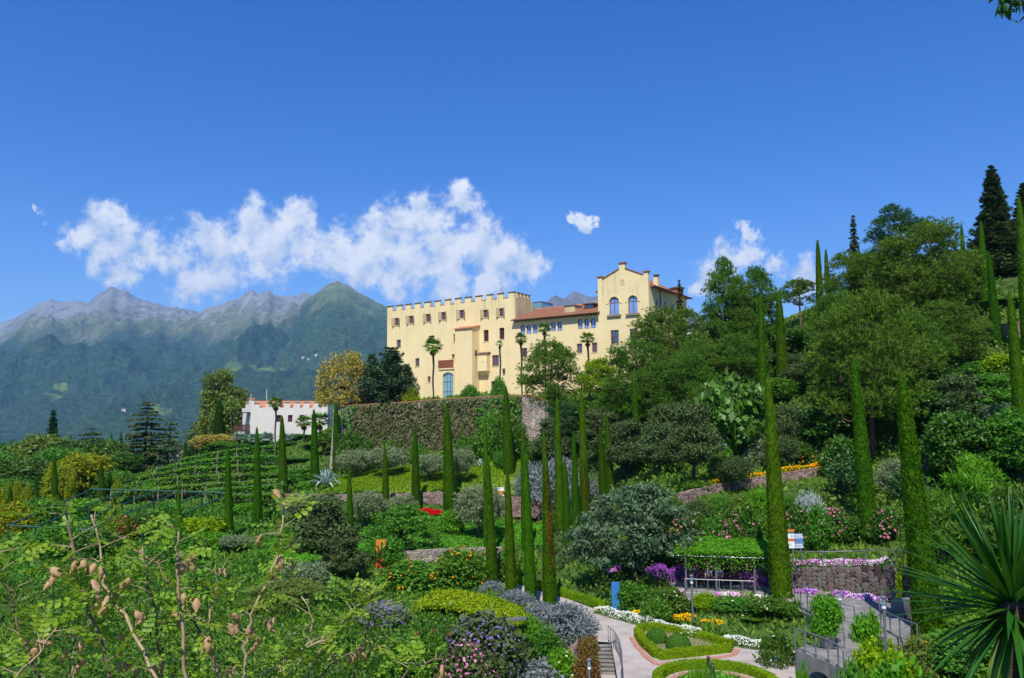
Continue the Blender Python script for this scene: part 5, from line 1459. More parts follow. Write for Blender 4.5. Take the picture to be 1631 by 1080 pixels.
# clipped column cypresses: column, top, width, depth or foot
CYP = [(16, 772, 10, dict(Y=105)), (57, 757, 8, dict(Y=112)), (86, 724, 12, dict(Y=112)), (161, 735, 11, dict(Y=112)), (175, 750, 9, dict(Y=114)), (201, 741, 8, dict(Y=125)), (266, 724, 7, dict(Y=165)), (295, 703, 10, dict(Y=160)), (304, 690, 9, dict(Y=162)), (317, 690, 8, dict(Y=164)),
       (204, 818, 7, dict(Y=78)), (284, 768, 9, dict(base=895)), (363, 712, 13, dict(base=860)), (409, 678, 13, dict(base=842)), (449, 660, 14, dict(base=790)), (500, 650, 14, dict(base=778)), (535, 640, 13, dict(base=752)),
       (556, 743, 11, dict(base=856)), (613, 708, 12, dict(base=830)), (661, 680, 14, dict(base=815)), (711, 643, 20, dict(base=815)), (805, 612, 17, dict(base=757)), (772, 657, 13, dict(Y=74)), (776, 725, 17, dict(base=940)), (808, 750, 17, dict(base=953)), (832, 676, 13, dict(Y=76)),
       (836, 716, 18, dict(base=963)), (866, 682, 13, dict(Y=76)), (869, 724, 20, dict(base=972)), (887, 630, 16, dict(Y=80)), (899, 728, 14, dict(Y=70)), (913, 685, 13, dict(Y=78)), (926, 618, 15, dict(Y=82)), (928, 725, 13, dict(Y=72)), (956, 678, 13, dict(Y=82)), (966, 657, 14, dict(Y=84)), (1010, 600, 14, dict(Y=86)),
       (1211, 465, 16, dict(Y=84)), (1222, 596, 31, dict(Y=50.4)), (1240, 462, 19, dict(Y=92)), (1302, 380, 13, dict(Y=108)), (1315, 395, 11, dict(Y=110)), (1359, 566, 27, dict(base=868)), (1434, 588, 40, dict(Y=39.6)),
       (1531, 355, 9, dict(Y=104)), (1562, 350, 15, dict(Y=92)), (1574, 400, 15, dict(base=556)), (1607, 460, 24, dict(Y=56)), (1622, 310, 20, dict(Y=78))]
FEET = {1222: 1247, 1359: 1386, 1434: 1481, 1607: 1636, 776: 785, 808: 815, 836: 846, 869: 876, 1240: 1248, 1562: 1568, 1574: 1589, 1622: 1640}
for i, (px, top, w, kw) in enumerate(sorted(CYP, key=lambda c: c[0])):
    size = 'broad tall' if w > 22 else 'slim' if w > 11 else 'small distant'
    where = 'on the left slope' if px < 420 else 'by the olive meadow' if px < 720 else 'in the central cluster' if px < 1050 else 'on the right-hand slope'
    p = ground(px, kw['base']) if 'base' in kw else col_at(px, kw['Y'])
    # the foot sits to the right of the tip because the spindles lean
    foot_px = FEET.get(px, px + (2 if px < 700 else 6))
    a_, b2 = at(px, top, p[1]), at(foot_px, 900, p[1])
    f_ = col_at(foot_px, p[1])
    lean = math.atan2(a_[0] - f_[0], max(1, a_[2] - f_[2]))
    kw = dict(Y=p[1])
    c = plant('cypress', foot_px, top, w * 1.13, leaf=L_CYPRESS, name='cypress', label=f'{size} clipped column cypress {where}, {ORD[i]} cypress from the left', cat='cypress', group='clipped column cypresses', lean=lean, **kw)
    if px in (869, 866, 928): # scorched flank
        crown = [q for q in c.children if q.name.startswith('crown')][0]
        _, cm, H0, W0 = LIB['cypress'][0]
        n = 520; t = np.clip(.55 + .15 * rng.normal(size=n), .2, .9); a = -.3 + rng.normal(size=n) * .3
        r = (W0 / 2 * (.30 + .70 * (1 - t) ** .9) + .05) * (.95 + .13 * rng.random(n))
        u = np.stack([np.cos(a), np.sin(a), 0 * a], 1); pos = u * r[:, None]; pos[:, 2] = t * H0
        ax = unit(u * .6 + np.array([0, 0, 1]) + rand_unit(n) * .5); b_ = unit(np.cross(u + rand_unit(n) * .5, ax))
        VF = leaf_quads(pos, ax * .08, b_ * .035)
        dp = use('dead_patch', np_mesh('dead_patch', VF[0], VF[1], L_CYPRESS_BROWN), c)
        dp['label'] = 'scorched brown patch on the flank'
        dp.rotation_euler = (0, 0, -c.rotation_euler.z - 1.0)

T = plant
# left background
T('spruce', 78, 652, 42, Y=190, leaf=L_PINE_BLUE, name='spruce', label='dark pointed spruce rising above the trees at far left')
for (px, tp_, w, Y, lf, lab) in ((20, 702, 110, 185, L_DEEP, 'dark rounded tree at the left edge of the treeline'), (62, 690, 90, 178, L_WILLOW, 'olive-green tree in front of the pointed spruce'), (105, 700, 80, 172, L_DEEP, 'dark green tree right of the pointed spruce'),
                                  (-30, 715, 110, 160, L_MID, 'green tree cut by the left edge of the picture'), (60, 735, 90, 150, L_DEEP, 'dense dark tree low at the far left'), (175, 700, 70, 185, L_DEEP, 'dark broad tree left of the big deodar'), (15, 760, 70, 135, L_MID, 'mid-green tree low by the left edge'),
                                  (195, 720, 60, 150, L_DEEP, 'dark tree directly left of the big deodar trunk'), (318, 705, 60, 195, L_MID, 'green tree behind the small white farmhouse'), (240, 720, 60, 200, L_DEEP, 'dark tree behind the deodar and farmhouse')):
    T('broadleaf', px, tp_, w, Y=Y, leaf=lf, label=lab)
T('cedar', 142, 680, 70, Y=182, leaf=L_CEDAR_DARK, name='cedar', label='flat-topped dark cedar between spruce and deodar')
T('cedar', 229, 635, 76, Y=158, leaf=L_CEDAR_DARK, name='deodar', label='large dark brownish deodar left of the farmhouse', v=1)
T('cedar', 268, 664, 52, Y=178, leaf=L_CEDAR, name='cedar', label='blue-green layered cedar right of the deodar')
T('cedar', 306, 668, 48, Y=176, leaf=L_CEDAR, name='cedar', label='blue cedar beside the tall pollarded tree')
T('slim_spruce', 173, 690, 14, Y=185, leaf=L_PINE_BLUE, name='spruce', label='tiny dark conifer tip left of the deodar')
T('slim_spruce', 189, 688, 18, Y=185, leaf=L_PINE_BLUE, name='spruce', label='small dark conifer close beside the deodar')
T('tall_broadleaf', 345, 584, 82, Y=170, leaf=L_WILLOW, label='tall soft olive-green tree left of the white house')
T('broadleaf', 368, 632, 62, Y=162, leaf=L_WILLOW, label='olive-green tree crown touching the timber balcony')
T('cypress', 347, 634, 22, Y=158, leaf=L_DEEP, name='cypress', label='dark natural cypress in front of the tall olive-green tree', cat='cypress')
T('broadleaf', 341, 690, 62, Y=145, leaf=L_YELLOWFL, label='cream-flowering chestnut above the vineyard', v=0)
T('broadleaf', 352, 700, 50, Y=143, leaf=L_MID, label='green bush below the white house beside the chestnut', cat='bush', name='bush')
T('broadleaf', 128, 720, 84, Y=124, leaf=L_AUTUMN, label='yellowing broad tree in the left orchard')
T('broadleaf', 95, 742, 50, Y=118, leaf=L_AUTUMN, label='smaller yellowing tree left of the broad one')
T('broadleaf', 185, 748, 50, Y=118, leaf=L_MID, label='fresh green orchard tree below the deodar')
for oi_, (px, tp_, w, Y) in enumerate(((8, 765, 20, 110), (25, 760, 14, 108), (40, 768, 16, 108), (110, 755, 14, 110), (185, 760, 14, 108))):
    T('upright_shrub', px, tp_, w, Y=Y, leaf=L_AUTUMN, label=f'narrow upright yellowing orchard tree, {ORD[oi_]} from the left edge', group='upright yellowing orchard trees', name='orchard_tree')
for (px, tp_, w, Y, lf, lab) in ((60, 790, 70, 96, L_MID, 'leafy green bush in the left orchard, lower row, leftmost'), (130, 790, 60, 98, L_BRIGHT, 'bright green bush beside the steel frame end'), (20, 800, 60, 90, L_AUTUMN, 'yellow-green bush at the left edge'),
                                  (230, 815, 60, 82, L_DEEP, 'dark bush under the middle of the steel frame'), (270, 800, 60, 86, L_MID, 'green bush under the upper steel rafters'), (320, 820, 90, 80, L_LIME, 'yellow-green bush right below the steel frame'),
                                  (190, 822, 60, 80, L_RUST, 'reddish dark bush under the steel frame'), (285, 850, 70, 72, L_MID, 'green bush below the steel frame corner'), (335, 845, 60, 77, L_BRIGHT, 'bright bush left of the cypress by the olives'), (150, 840, 80, 74, L_DEEP, 'dark bush below the lower steel beam'),
                                  (90, 835, 80, 74, L_MID, 'green bush at the low end of the steel frame'), (395, 800, 50, 92, L_BRIGHT, 'bright leafy bush between two left cypresses'), (430, 810, 40, 90, L_MID, 'green bush right of the second left cypress'), (380, 838, 40, 84, L_MID, 'low green bush at the foot of the second cypress')):
    T('shrub', px, tp_, w, Y=Y, leaf=lf, label=lab, cat='bush', name='bush')
# trees on the terrace
T('bloom_tree', 547, 553, 84, Y=124, zb=2.0, leaf=L_YELLOWFL, label='golden cream-flowering round tree at the terrace end')
T('blue_conifer', 622, 553, 74, Y=121, zb=2.4, leaf=L_CEDAR, name='conifer', label='dense blue-green conifer in front of the castle corner')
T('blue_conifer', 592, 562, 44, Y=123, zb=2.3, leaf=L_CEDAR, name='conifer', label='narrow blue-green conifer beside the golden tree')
T('blue_conifer', 648, 580, 36, Y=120, zb=2.5, leaf=L_CEDAR, name='conifer', label='low blue-green conifer at the castle wall')
T('shrub', 795, 600, 24, Y=120, zb=2.9, leaf=L_MID, label='small round leafy tree beside the castle door', name='small_tree', h=None)
T('shrub', 748, 612, 28, Y=119, zb=2.9, leaf=L_MID, label='leafy shrub on the terrace below the turret', cat='shrub', name='shrub')
T('shrub', 655, 615, 26, Y=119, zb=2.5, leaf=L_LIME, label='yellow-green shrub at the conifer foot', cat='shrub', name='shrub')
# pines at and right of the castle
T('pine', 878, 542, 92, Y=112, leaf=L_PINE, bark=M_BARK_PINE, name='pine', label='round-headed pine in front of the connecting range')
T('pine', 1068, 488, 128, Y=103, leaf=L_PINE, bark=M_BARK_PINE, name='pine', label='big dense pine covering the gabled tower corner')
T('pine', 1018, 540, 105, Y=96, leaf=L_PINE, bark=M_BARK_PINE, name='pine', label='pine leaning over the slope below the gable')
T('pine', 1115, 540, 80, Y=96, leaf=L_PINE, bark=M_BARK_PINE, name='pine', label='pine right of the gabled tower, lower crown')
T('slim_spruce', 1086, 445, 22, Y=122, leaf=L_CEDAR_DARK, name='spruce', label='thin conifer tip just right of the castle')
T('spreading', 955, 565, 80, Y=114, leaf=L_LIME, label='light green tree at the castle foot below small palm')
T('tall_pine', 1160, 411, 70, Y=104, leaf=L_PINE, bark=M_BARK_PINE, name='pine', label='narrow tall pine left on the skyline')
T('tall_pine', 1211, 427, 76, Y=106, leaf=L_PINE, bark=M_BARK_PINE, name='pine', label='airy pine second on the skyline')
T('umbrella_pine', 1276, 443, 56, Y=112, leaf=L_PINE, bark=M_BARK_PINE, name='pine', label='small umbrella pine with bare stems on the skyline')
T('slim_spruce', 1366, 342, 26, Y=112, leaf=L_CEDAR_DARK, name='spruce', label='crooked dark conifer tip above the big pines')
T('pine', 1365, 398, 92, Y=104, leaf=L_PINE, bark=M_BARK_PINE, name='pine', label='pine on the skyline below the crooked conifer')
T('tall_pine', 1435, 327, 92, Y=102, leaf=L_PINE_BLUE, bark=M_BARK_PINE, name='pine', label='highest dark pine of the right-hand group')
T('pine', 1482, 352, 150, Y=92, leaf=L_PINE, bark=M_BARK_PINE, name='pine', label='huge broad pine filling the right-hand hillside')
T('pine', 1535, 420, 75, Y=96, leaf=L_PINE, bark=M_BARK_PINE, name='pine', label='pine at the right side of the huge pine')
T('pine', 1392, 462, 175, Y=70, leaf=L_PINE, bark=M_BARK_PINE, name='pine', label='near pine with a bare reddish trunk on the slope', v=1)
T('spruce', 1591, 263, 80, Y=102, leaf=L_CEDAR_DARK, name='spruce', label='tall dark spruce top right against the sky')
T('spruce', 1640, 290, 70, Y=106, leaf=L_CEDAR_DARK, name='spruce', label='dark spruce cut by the right edge')
T('broadleaf', 1545, 455, 40, Y=96, leaf=L_OLIVED, label='grey-green small tree under the dark spruce')
# slope between castle and right-hand path
for (k, px, tp_, w, Y, lf, lab) in (
    ('oak', 1108, 632, 96, 67, L_OLIVED, 'cork oak with dark leaning trunk on the right slope'),
    ('big_leaf', 1166, 585, 104, 76, L_GLOSS, 'large-leaved glossy tree halfway up the slope'),
    ('olive', 1250, 640, 74, 76, L_OLIVED, 'grey-green rounded tree behind the big cypress'),
    ('olive', 1300, 575, 90, 90, L_OLIVED, 'grey leafy tree below the two skyline cypresses'),
    ('big_leaf', 1312, 640, 80, 75, L_GLOSS, 'bright glossy-leaved tree left of the near pine'),
    ('oak', 960, 650, 90, 92, L_OLIVED, 'dark oak between the two cypress groups'),
    ('pine', 905, 640, 80, 100, L_PINE_BLUE, 'shadowy pine below the castle pine'),
    ('oak', 1060, 640, 80, 86, L_OLIVED, 'dark oak left of the cork oak'),
    ('pine', 985, 610, 80, 98, L_PINE, 'slender pine above the dark oaks'),
    ('pine', 1050, 600, 70, 94, L_PINE, 'small pine above the cork oak'),
    ('oak', 880, 660, 70, 98, L_OLIVED, 'dark bushy oak at the terrace wall end'),
    ('broadleaf', 1200, 560, 60, 98, L_DEEP, 'dark tree below the restaurant terrace'),
    ('broadleaf', 1290, 520, 80, 104, L_DEEP, 'dark tree at the foot of the skyline cypresses'),
    ('olive', 1165, 722, 62, 67, L_OLIVED, 'round grey-green olive beside the slope wall'),
    ('oak', 1535, 590, 110, 66, L_OLIVED, 'wide grey-green tree on the far right slope'),
    ('broadleaf', 1470, 600, 90, 70, L_DEEP, 'dark green tree beneath the huge pine'),
    ('oak', 1600, 640, 90, 60, L_CEDAR, 'feathery blue-green tree near the right edge'),
    ('broadleaf', 1560, 520, 70, 86, L_OLIVED, 'small tree under the high right wall'),
    ('olive', 1250, 690, 60, 72, L_OLIVED, 'thin-stemmed orange tree beside the slope path')):
    T(k, px, tp_, w, Y=Y, leaf=lf, label=lab, bark=M_BARK if lf != L_OLIVE else M_BARK_GREY)
# olive trees of the meadow and below it
for (px, tp_, w, kw, lab) in ((567, 713, 56, dict(base=762), 'olive tree leftmost on the mown meadow'), (617, 708, 58, dict(base=760), 'olive tree second from left on the mown meadow'), (684, 721, 54, dict(base=768), 'olive tree third on the mown meadow'), (732, 710, 44, dict(base=770), 'olive tree beside the tallest meadow cypress'),
                              (478, 782, 56, dict(Y=86), 'large olive below the meadow wall, far left'), (515, 788, 50, dict(Y=88), 'olive below the meadow wall, second from left'), (580, 780, 60, dict(Y=87), 'silvery olive in front of the meadow wall'), (640, 785, 46, dict(Y=88), 'low olive touching the meadow wall'),
                              (765, 768, 76, dict(Y=82), 'big pale olive left of the central cypresses'), (375, 850, 50, dict(Y=76), 'grey olive bush by the second left cypress')):
    T('olive', px, tp_, w, leaf=L_OLIVE, bark=M_BARK_GREY, name='olive_tree', label=lab, **kw)
T('oak', 515, 782, 130, Y=66, leaf=L_OLIVED, label='large dark holm oak left of the red banner')
T('oak', 545, 850, 80, Y=64, leaf=L_OLIVED, label='lower dark crown beside the large holm oak')
T('spreading', 640, 798, 118, Y=73, leaf=L_MID, label='airy spreading tree behind the red banner')
T('spreading', 1015, 757, 196, Y=58, leaf=L_CEDAR, label='wide blue-green spreading tree above the flower terrace')
# shrubs of the middle ground
for (k, px, tp_, w, kw, lf, lab, bl) in (
    ('shrub', 735, 868, 90, dict(Y=62), L_MID, 'pomegranate bush with a few orange flowers', ('few', F_ORANGE)),
    ('shrub', 650, 893, 110, dict(Y=61), L_MID, 'wide green bush in front of the red banner', ('few', F_ORANGE)),
    ('shrub', 800, 875, 60, dict(Y=64), L_MID, 'green bush left of the front cypresses', None),
    ('shrub', 718, 808, 40, dict(Y=84), L_BRIGHT, 'bright round bush at the foot of the tallest meadow cypress', None),
    ('shrub', 905, 888, 46, dict(Y=69), L_MID, 'pale green bush behind the front cypress row', None),
    ('shrub', 935, 870, 50, dict(Y=68), L_MID, 'green bush between cypresses right of the path', None),
    ('shrub', 860, 900, 40, dict(Y=66), L_BRIGHT, 'leafy bush behind the brown-flanked cypress', None),
    ('fine_shrub', 890, 720, 90, dict(Y=92), L_GREY, 'wide grey lavender thicket behind the cypresses', None),
    ('fine_shrub', 850, 735, 60, dict(Y=94), L_GREY, 'grey lavender mass on the meadow edge', None),
    ('fine_shrub', 930, 760, 60, dict(Y=86), L_GREY, 'grey shrub patch right of the lavender thicket', None),
    ('shrub', 880, 790, 44, dict(Y=96), L_LIME, 'yellow-green bush behind the walkers', None),
    ('shrub', 615, 848, 60, dict(Y=70), L_MID, 'light shrub beside the airy spreading tree', None),
    ('fine_shrub', 480, 890, 90, dict(Y=60), L_OLIVE, 'grey-green shrub below the holm oak', None),
    ('feathery', 460, 920, 150, dict(Y=54), L_WILLOW, 'feathery yellow-green bush below the holm oak', None),
    ('shrub', 560, 930, 90, dict(Y=54), L_DEEP, 'dark green bush left of the golden hedge', None),
    ('fine_shrub', 610, 955, 80, dict(Y=50), L_OLIVE, 'grey-leaved bush with violet flowers', ('some', F_BLUE)),
    ('shrub', 770, 975, 130, dict(Y=44), L_OLIVED, 'big dark butterfly bush by the lower path', ('some', F_BLUE)),
    ('shrub', 690, 990, 80, dict(Y=45), L_DEEP, 'dark bush with red flower beside the butterfly bush', ('few', F_RED)),
    ('shrub', 745, 1020, 100, dict(Y=41), L_OLIVED, 'pinkish dark shrub in front of the butterfly bush', ('some', F_PINK)),
    ('shrub', 690, 1005, 50, dict(Y=42), L_MID, 'clipped ball shrub behind the foreground twigs', None),
    ('shrub', 640, 1010, 90, dict(Y=43), L_MID, 'green bush behind the foreground twigs, centre', None),
    ('upright_shrub', 845, 975, 34, dict(Y=47), L_BRIGHT, 'upright bright shrub at the arbour post', None),
    ('upright_shrub', 870, 990, 40, dict(Y=46), L_MID, 'upright green climber beside the lavender bank', None),
    ('fine_shrub', 905, 960, 96, dict(Y=48.5), L_GREY, 'big grey lavender bank beside the main path', None),
    ('fine_shrub', 865, 955, 70, dict(Y=50), L_GREY, 'lavender bank at the front cypress foot', None),
    ('fine_shrub', 820, 938, 60, dict(Y=54), L_GREY, 'lavender between the front cypresses', None),
    ('fine_shrub', 785, 925, 50, dict(Y=58), L_GREY, 'lavender at the leftmost front cypress', None),
    ('low_mound', 860, 1048, 100, dict(Y=43.5), L_GREY, 'low lavender hedge along the lower path', None),
    ('shrub', 895, 1030, 50, dict(Y=43.5), L_BRIGHT, 'rose bush with pale yellow flowers by the lower path', ('few', F_CREAM)),
    ('upright_shrub', 938, 1005, 34, dict(Y=43.6), L_RUST, 'bronze-leaved shrub left of the steps, upper', None),
    ('upright_shrub', 935, 1035, 40, dict(Y=42.4), L_RUST, 'bronze-leaved shrub left of the steps, lower', None),
    ('shrub', 1005, 922, 60, dict(Y=53.5), L_MID, 'leafy bush left of the seat terrace', None),
    ('shrub', 1065, 935, 70, dict(Y=52.5), L_DEEP, 'dark rose bush below the seat railing', ('few', F_CREAM)),
    ('shrub', 1125, 943, 46, dict(Y=51), L_LIME, 'yellow-green bush below the seat railing', None),
    ('shrub', 1170, 950, 70, dict(Y=50), L_MID, 'green rose bush left of the white roses', ('few', F_CREAM)),
    ('shrub', 1235, 955, 86, dict(Y=48), L_DEEP, 'dark rose bush full of white roses', ('few', F_CREAM)),
    ('shrub', 1205, 975, 50, dict(Y=48), L_MID, 'lower rose bush among the white roses', ('few', F_CREAM)),
    ('shrub', 1045, 948, 46, dict(Y=50.5), L_MID, 'round bush above the yellow flowers', None),
    ('low_mound', 1240, 1005, 62, dict(Y=42), L_DEEP, 'low dark shrub at the foot bridge end', ('few', F_WHITE)),
    ('shrub', 1385, 968, 50, dict(Y=40), L_BRIGHT, 'bright green bush right of the garden steps', None),
    ('shrub', 1405, 1010, 90, dict(Y=35), L_LIME, 'yellow-green bush below the lamp post', None),
    ('shrub', 1465, 1010, 60, dict(Y=36), L_WILLOW, 'pale shrub with yellow flowers at the cypress foot', ('few', F_YELLOW)),
    ('shrub', 1440, 1045, 120, dict(Y=31), L_BRIGHT, 'bright foliage at the lower right corner', ('few', F_YELLOW)),
    ('shrub', 1365, 1050, 70, dict(Y=32), L_MID, 'green bush in front of the foot bridge', None),
    ('shrub', 1530, 1000, 120, dict(Y=36), L_MID, 'green shrub behind the yucca', None),
    ('shrub', 1560, 930, 110, dict(Y=42), L_BRIGHT, 'bright shrub between cypress and yucca', None),
    ('upright_shrub', 1447, 870, 24, dict(Y=48), L_LIME, 'yellow climbing plant at the wall end', None),
    ('feathery', 1560, 715, 130, dict(Y=50), L_BRIGHT, 'feathery bright green bush above the yucca', None),
    ('feathery', 1500, 770, 110, dict(Y=50), L_MID, 'feathery green bush left above the yucca', None),
    ('fine_shrub', 1430, 725, 70, dict(Y=62), L_OLIVE, 'silvery bush between the two right cypresses', None),
    ('fine_shrub', 1290, 780, 50, dict(Y=60), L_SILVER, 'silver-white bush right of the big cypress', None),
    ('shrub', 1500, 690, 60, dict(Y=60), L_MID, 'shrub with red flowers on the right slope', ('some', F_PINK)),
    ('shrub', 1340, 690, 60, dict(Y=68), L_DEEP, 'dark bush at the near pine trunk', None),
    ('upright_shrub', 1350, 725, 60, dict(Y=64), L_PINE_BLUE, 'dark clipped evergreen right of the slope wall', None),
    ('shrub', 1600, 560, 60, dict(Y=76), L_LIME, 'light bush below the high right wall', None),
    ('shrub', 1560, 575, 60, dict(Y=78), L_MID, 'green bush below the high wall cypress', None),
    ('shrub', 1625, 600, 60, dict(Y=70), L_MID, 'green bush at the right edge under the wall', None),
    ('shrub', 1450, 745, 60, dict(Y=60), L_PINE_BLUE, 'dark shrub behind the right cypress', None),
    ('shrub', 1620, 760, 90, dict(Y=46), L_DEEP, 'dark shrub at the right edge above the yucca', None),
    ('shrub', 1205, 780, 60, dict(Y=63), L_BRIGHT, 'bright ground shrub below the slope wall', None),
    ('shrub', 1110, 760, 50, dict(Y=67), L_MID, 'green shrub at the cork oak foot', None),
    ('fine_shrub', 1220, 690, 60, dict(Y=74), L_OLIVE, 'silvery mound below the glossy tree', None),
    ('fine_shrub', 1215, 640, 60, dict(Y=80), L_OLIVE, 'silvery mound above the slope path', None),
    ('shrub', 1150, 700, 40, dict(Y=70), L_MID, 'slope shrub with blue flowers', ('few', F_BLUE)),
    ('shrub', 1275, 700, 50, dict(Y=72), L_DEEP, 'dark slope shrub with orange flowers', ('few', F_ORANGE))):
    T(k, px, tp_, w, leaf=lf, label=lab, bloom=bl, cat='shrub', name='shrub', **kw)
# oleanders in a row
for k in range(15):
    px = 1062 + k * 27 + rng.normal() * 5
    T('shrub', px, 808 + rng.normal() * 6, 46, Y=60.5 - .012 * (px - 1062) + rng.normal() * .3, leaf=L_DEEP if k % 3 else L_MID, bloom=('some' if k % 3 == 1 else 'few', F_PINK), cat='shrub', name='oleander',
      label=f'pink-flowering oleander above the upper path, {ORD[k]} of the row from the left', group='oleanders above the upper path')
for k in range(12):
    px = 1040 + k * 36
    T('fine_shrub', px, 790 + rng.normal() * 8 - (px > 1250) * 8, 50, Y=63.5, leaf=(L_MID, L_WILLOW, L_OLIVED)[k % 3], cat='shrub', name='shrub', label=f'loose green shrub on the bank behind the oleanders, {ORD[k]} from the left', group='bank shrubs behind the oleanders')
for k, (px, tp_, Y) in enumerate(((385, 705, 142), (410, 690, 144), (455, 702, 136), (470, 690, 142), (472, 728, 124), (500, 700, 140), (502, 720, 130))):
    T('broadleaf', px, tp_, 44, Y=Y, leaf=L_MID, cat='bush', name='bush', label=f'leafy green bush in front of the white house, {ORD[k]} from the left', group='bushes in front of the white house')

# the wooded right-hand hill
for (k, px, tp_, w, Y, lf, lab) in (
    ('pine', 1500, 400, 90, 116, L_PINE, 'pine behind the huge pine on the crest'), ('broadleaf', 1555, 440, 80, 112, L_DEEP, 'dark tree on the crest left of the spruce'), ('broadleaf', 1620, 430, 90, 104, L_DEEP, 'dark tree on the crest under the edge spruce'), ('broadleaf', 1600, 480, 90, 92, L_MID, 'green tree above the high right wall'),
    ('pine', 1340, 468, 100, 84, L_PINE, 'pine left behind the near bare-trunked pine'), ('pine', 1440, 500, 130, 80, L_PINE, 'broad pine below the huge pine, left half'), ('pine', 1505, 480, 120, 82, L_PINE, 'broad pine below the huge pine, right half'),
    ('pine', 1470, 420, 120, 98, L_PINE, 'pine in the middle of the wooded hill'), ('pine', 1405, 400, 100, 104, L_PINE, 'pine under the highest dark pine'), ('pine', 1545, 400, 70, 102, L_PINE, 'pine left of the tall dark spruce'),
    ('tall_pine', 1190, 460, 66, 103, L_PINE, 'pine between the two airy skyline pines'), ('tall_pine', 1135, 490, 60, 106, L_PINE, 'low skyline pine next to the castle pine'), ('pine', 1180, 530, 90, 96, L_PINE, 'pine above the glossy big-leaved tree'),
    ('olive', 1262, 560, 84, 98, L_OLIVED, 'grey tree right of the restaurant'), ('pine', 1095, 560, 100, 92, L_PINE, 'pine above the cork oak crown'), ('pine', 1135, 610, 84, 84, L_PINE, 'pine behind the cork oak'), ('oak', 1050, 670, 90, 78, L_OLIVED, 'dusky oak above the spreading tree'),
    ('oak', 1000, 665, 84, 84, L_OLIVED, 'dusky oak behind the lone slope cypress'), ('broadleaf', 1490, 610, 110, 68, L_DEEP, 'full green tree right of the near pine'), ('oak', 1580, 590, 110, 66, L_MID, 'full green tree left of the edge cypress'), ('broadleaf', 1625, 650, 90, 56, L_MID, 'green tree cut by the right edge'),
    ('broadleaf', 1530, 650, 90, 58, L_DEEP, 'dark green tree above the feathery bushes'), ('broadleaf', 1230, 600, 70, 90, L_MID, 'green tree behind the second big cypress'), ('broadleaf', 1350, 610, 90, 74, L_DEEP, 'dark tree around the near pine trunk'),
    ('broadleaf', 150, 698, 90, 176, L_DEEP, 'dark tree under the flat-topped cedar'), ('broadleaf', 95, 712, 80, 160, L_MID, 'green tree below the spruce, right'), ('broadleaf', 260, 700, 70, 190, L_DEEP, 'dark tree behind the farmhouse roof'), ('broadleaf', 35, 725, 80, 150, L_DEEP, 'dark tree low at left, behind the orchard'),
    ('broadleaf', 305, 712, 50, 196, L_DEEP, 'dark tree right behind the farmhouse'), ('tall_broadleaf', 375, 610, 50, 172, L_WILLOW, 'second olive-green crown behind the timber balcony'), ('broadleaf', 940, 640, 80, 100, L_DEEP, 'dark tree under the castle pine, right')):
    T(k, px, tp_, w, Y=Y, leaf=lf, label=lab, name='pine' if 'pine' in k else 'tree', bark=M_BARK_PINE if 'pine' in k else M_BARK)
for (px, tp_, w, Y, lf, lab) in ((556, 680, 44, 114, L_DEEP, 'bright shrub climbing the left wall end'), (585, 700, 40, 111, L_DEEP, 'dark shrub at the ivy wall foot, left'), (622, 700, 34, 110.5, L_MID, 'green shrub at the ivy wall foot, second'), (665, 705, 30, 110, L_MID, 'green shrub at the ivy wall foot, third'),
                                  (748, 690, 44, 107, L_MID, 'green shrub at the ivy wall foot beside tallest cypress'), (785, 655, 50, 107, L_MID, 'bright leafy shrub climbing the right wall end'), (820, 665, 50, 105, L_DEEP, 'bright shrub in front of the right buttress'), (870, 690, 60, 101, L_DEEP, 'dark shrub right of the right buttress'),
                                  (800, 715, 30, 102, L_MID, 'small shrub on the meadow top edge')):
    T('shrub', px, tp_, w, Y=Y, leaf=lf, label=lab, cat='shrub', name='shrub')

for k, (px, tp_, w, Y) in enumerate(((205, 772, 40, 108), (240, 768, 36, 112), (270, 752, 30, 122), (445, 745, 50, 112), (478, 742, 44, 112), (492, 765, 40, 104))):
    T('shrub', px, tp_, w, Y=Y, leaf=(L_MID, L_BRIGHT)[k % 2], label=f'leafy bush breaking up the vine rows, {ORD[k]} from the left', cat='bush', name='bush', group='bushes among the vine rows')

# ------------------------------------------------------------------ lawns, cover and undergrowth
def gpoly(px): return [tuple(ground(*p)[:2]) for p in px]
MEADOW = gpoly([(500, 795), (528, 778), (548, 762), (575, 755), (640, 744), (720, 738), (800, 733), (850, 722), (885, 705), (905, 720), (880, 748), (850, 775), (905, 787), (800, 787), (700, 781), (600, 784)])
CREEP = gpoly([(420, 870), (450, 850), (480, 838), (640, 822), (760, 822), (850, 838), (905, 842), (908, 872), (850, 872), (800, 874), (700, 878), (620, 886), (520, 905), (440, 915)])
def fl(px, py, z=None):
    """meeting point of a line of sight with a level floor"""
    z = FLOOR if z is None else z
    d = ray(px, py); p = d * (z / d[2]); return (float(p[0]), float(p[1]))
PATH = [fl(*p) for p in [(778, 924), (800, 921), (826, 931), (870, 945), (905, 955), (940, 968), (978, 979), (1040, 996), (1110, 1014), (1180, 1030), (1235, 1040), (1275, 1050), (1310, 1080), (1320, 1130), (985, 1130), (984, 1085), (978, 1050), (974, 1024), (953, 1023), (940, 1005), (925, 988), (895, 972), (850, 960), (812, 944), (790, 934)]]
LPATH = [fl(*p, LOWZ) for p in [(795, 1110), (804, 1076), (814, 1046), (826, 1052), (840, 1062), (880, 1073), (950, 1077), (988, 1079), (988, 1125), (900, 1125)]]
RAMP = gpoly([(1262, 960), (1300, 952), (1400, 955), (1440, 962), (1440, 985), (1380, 990), (1300, 985)])
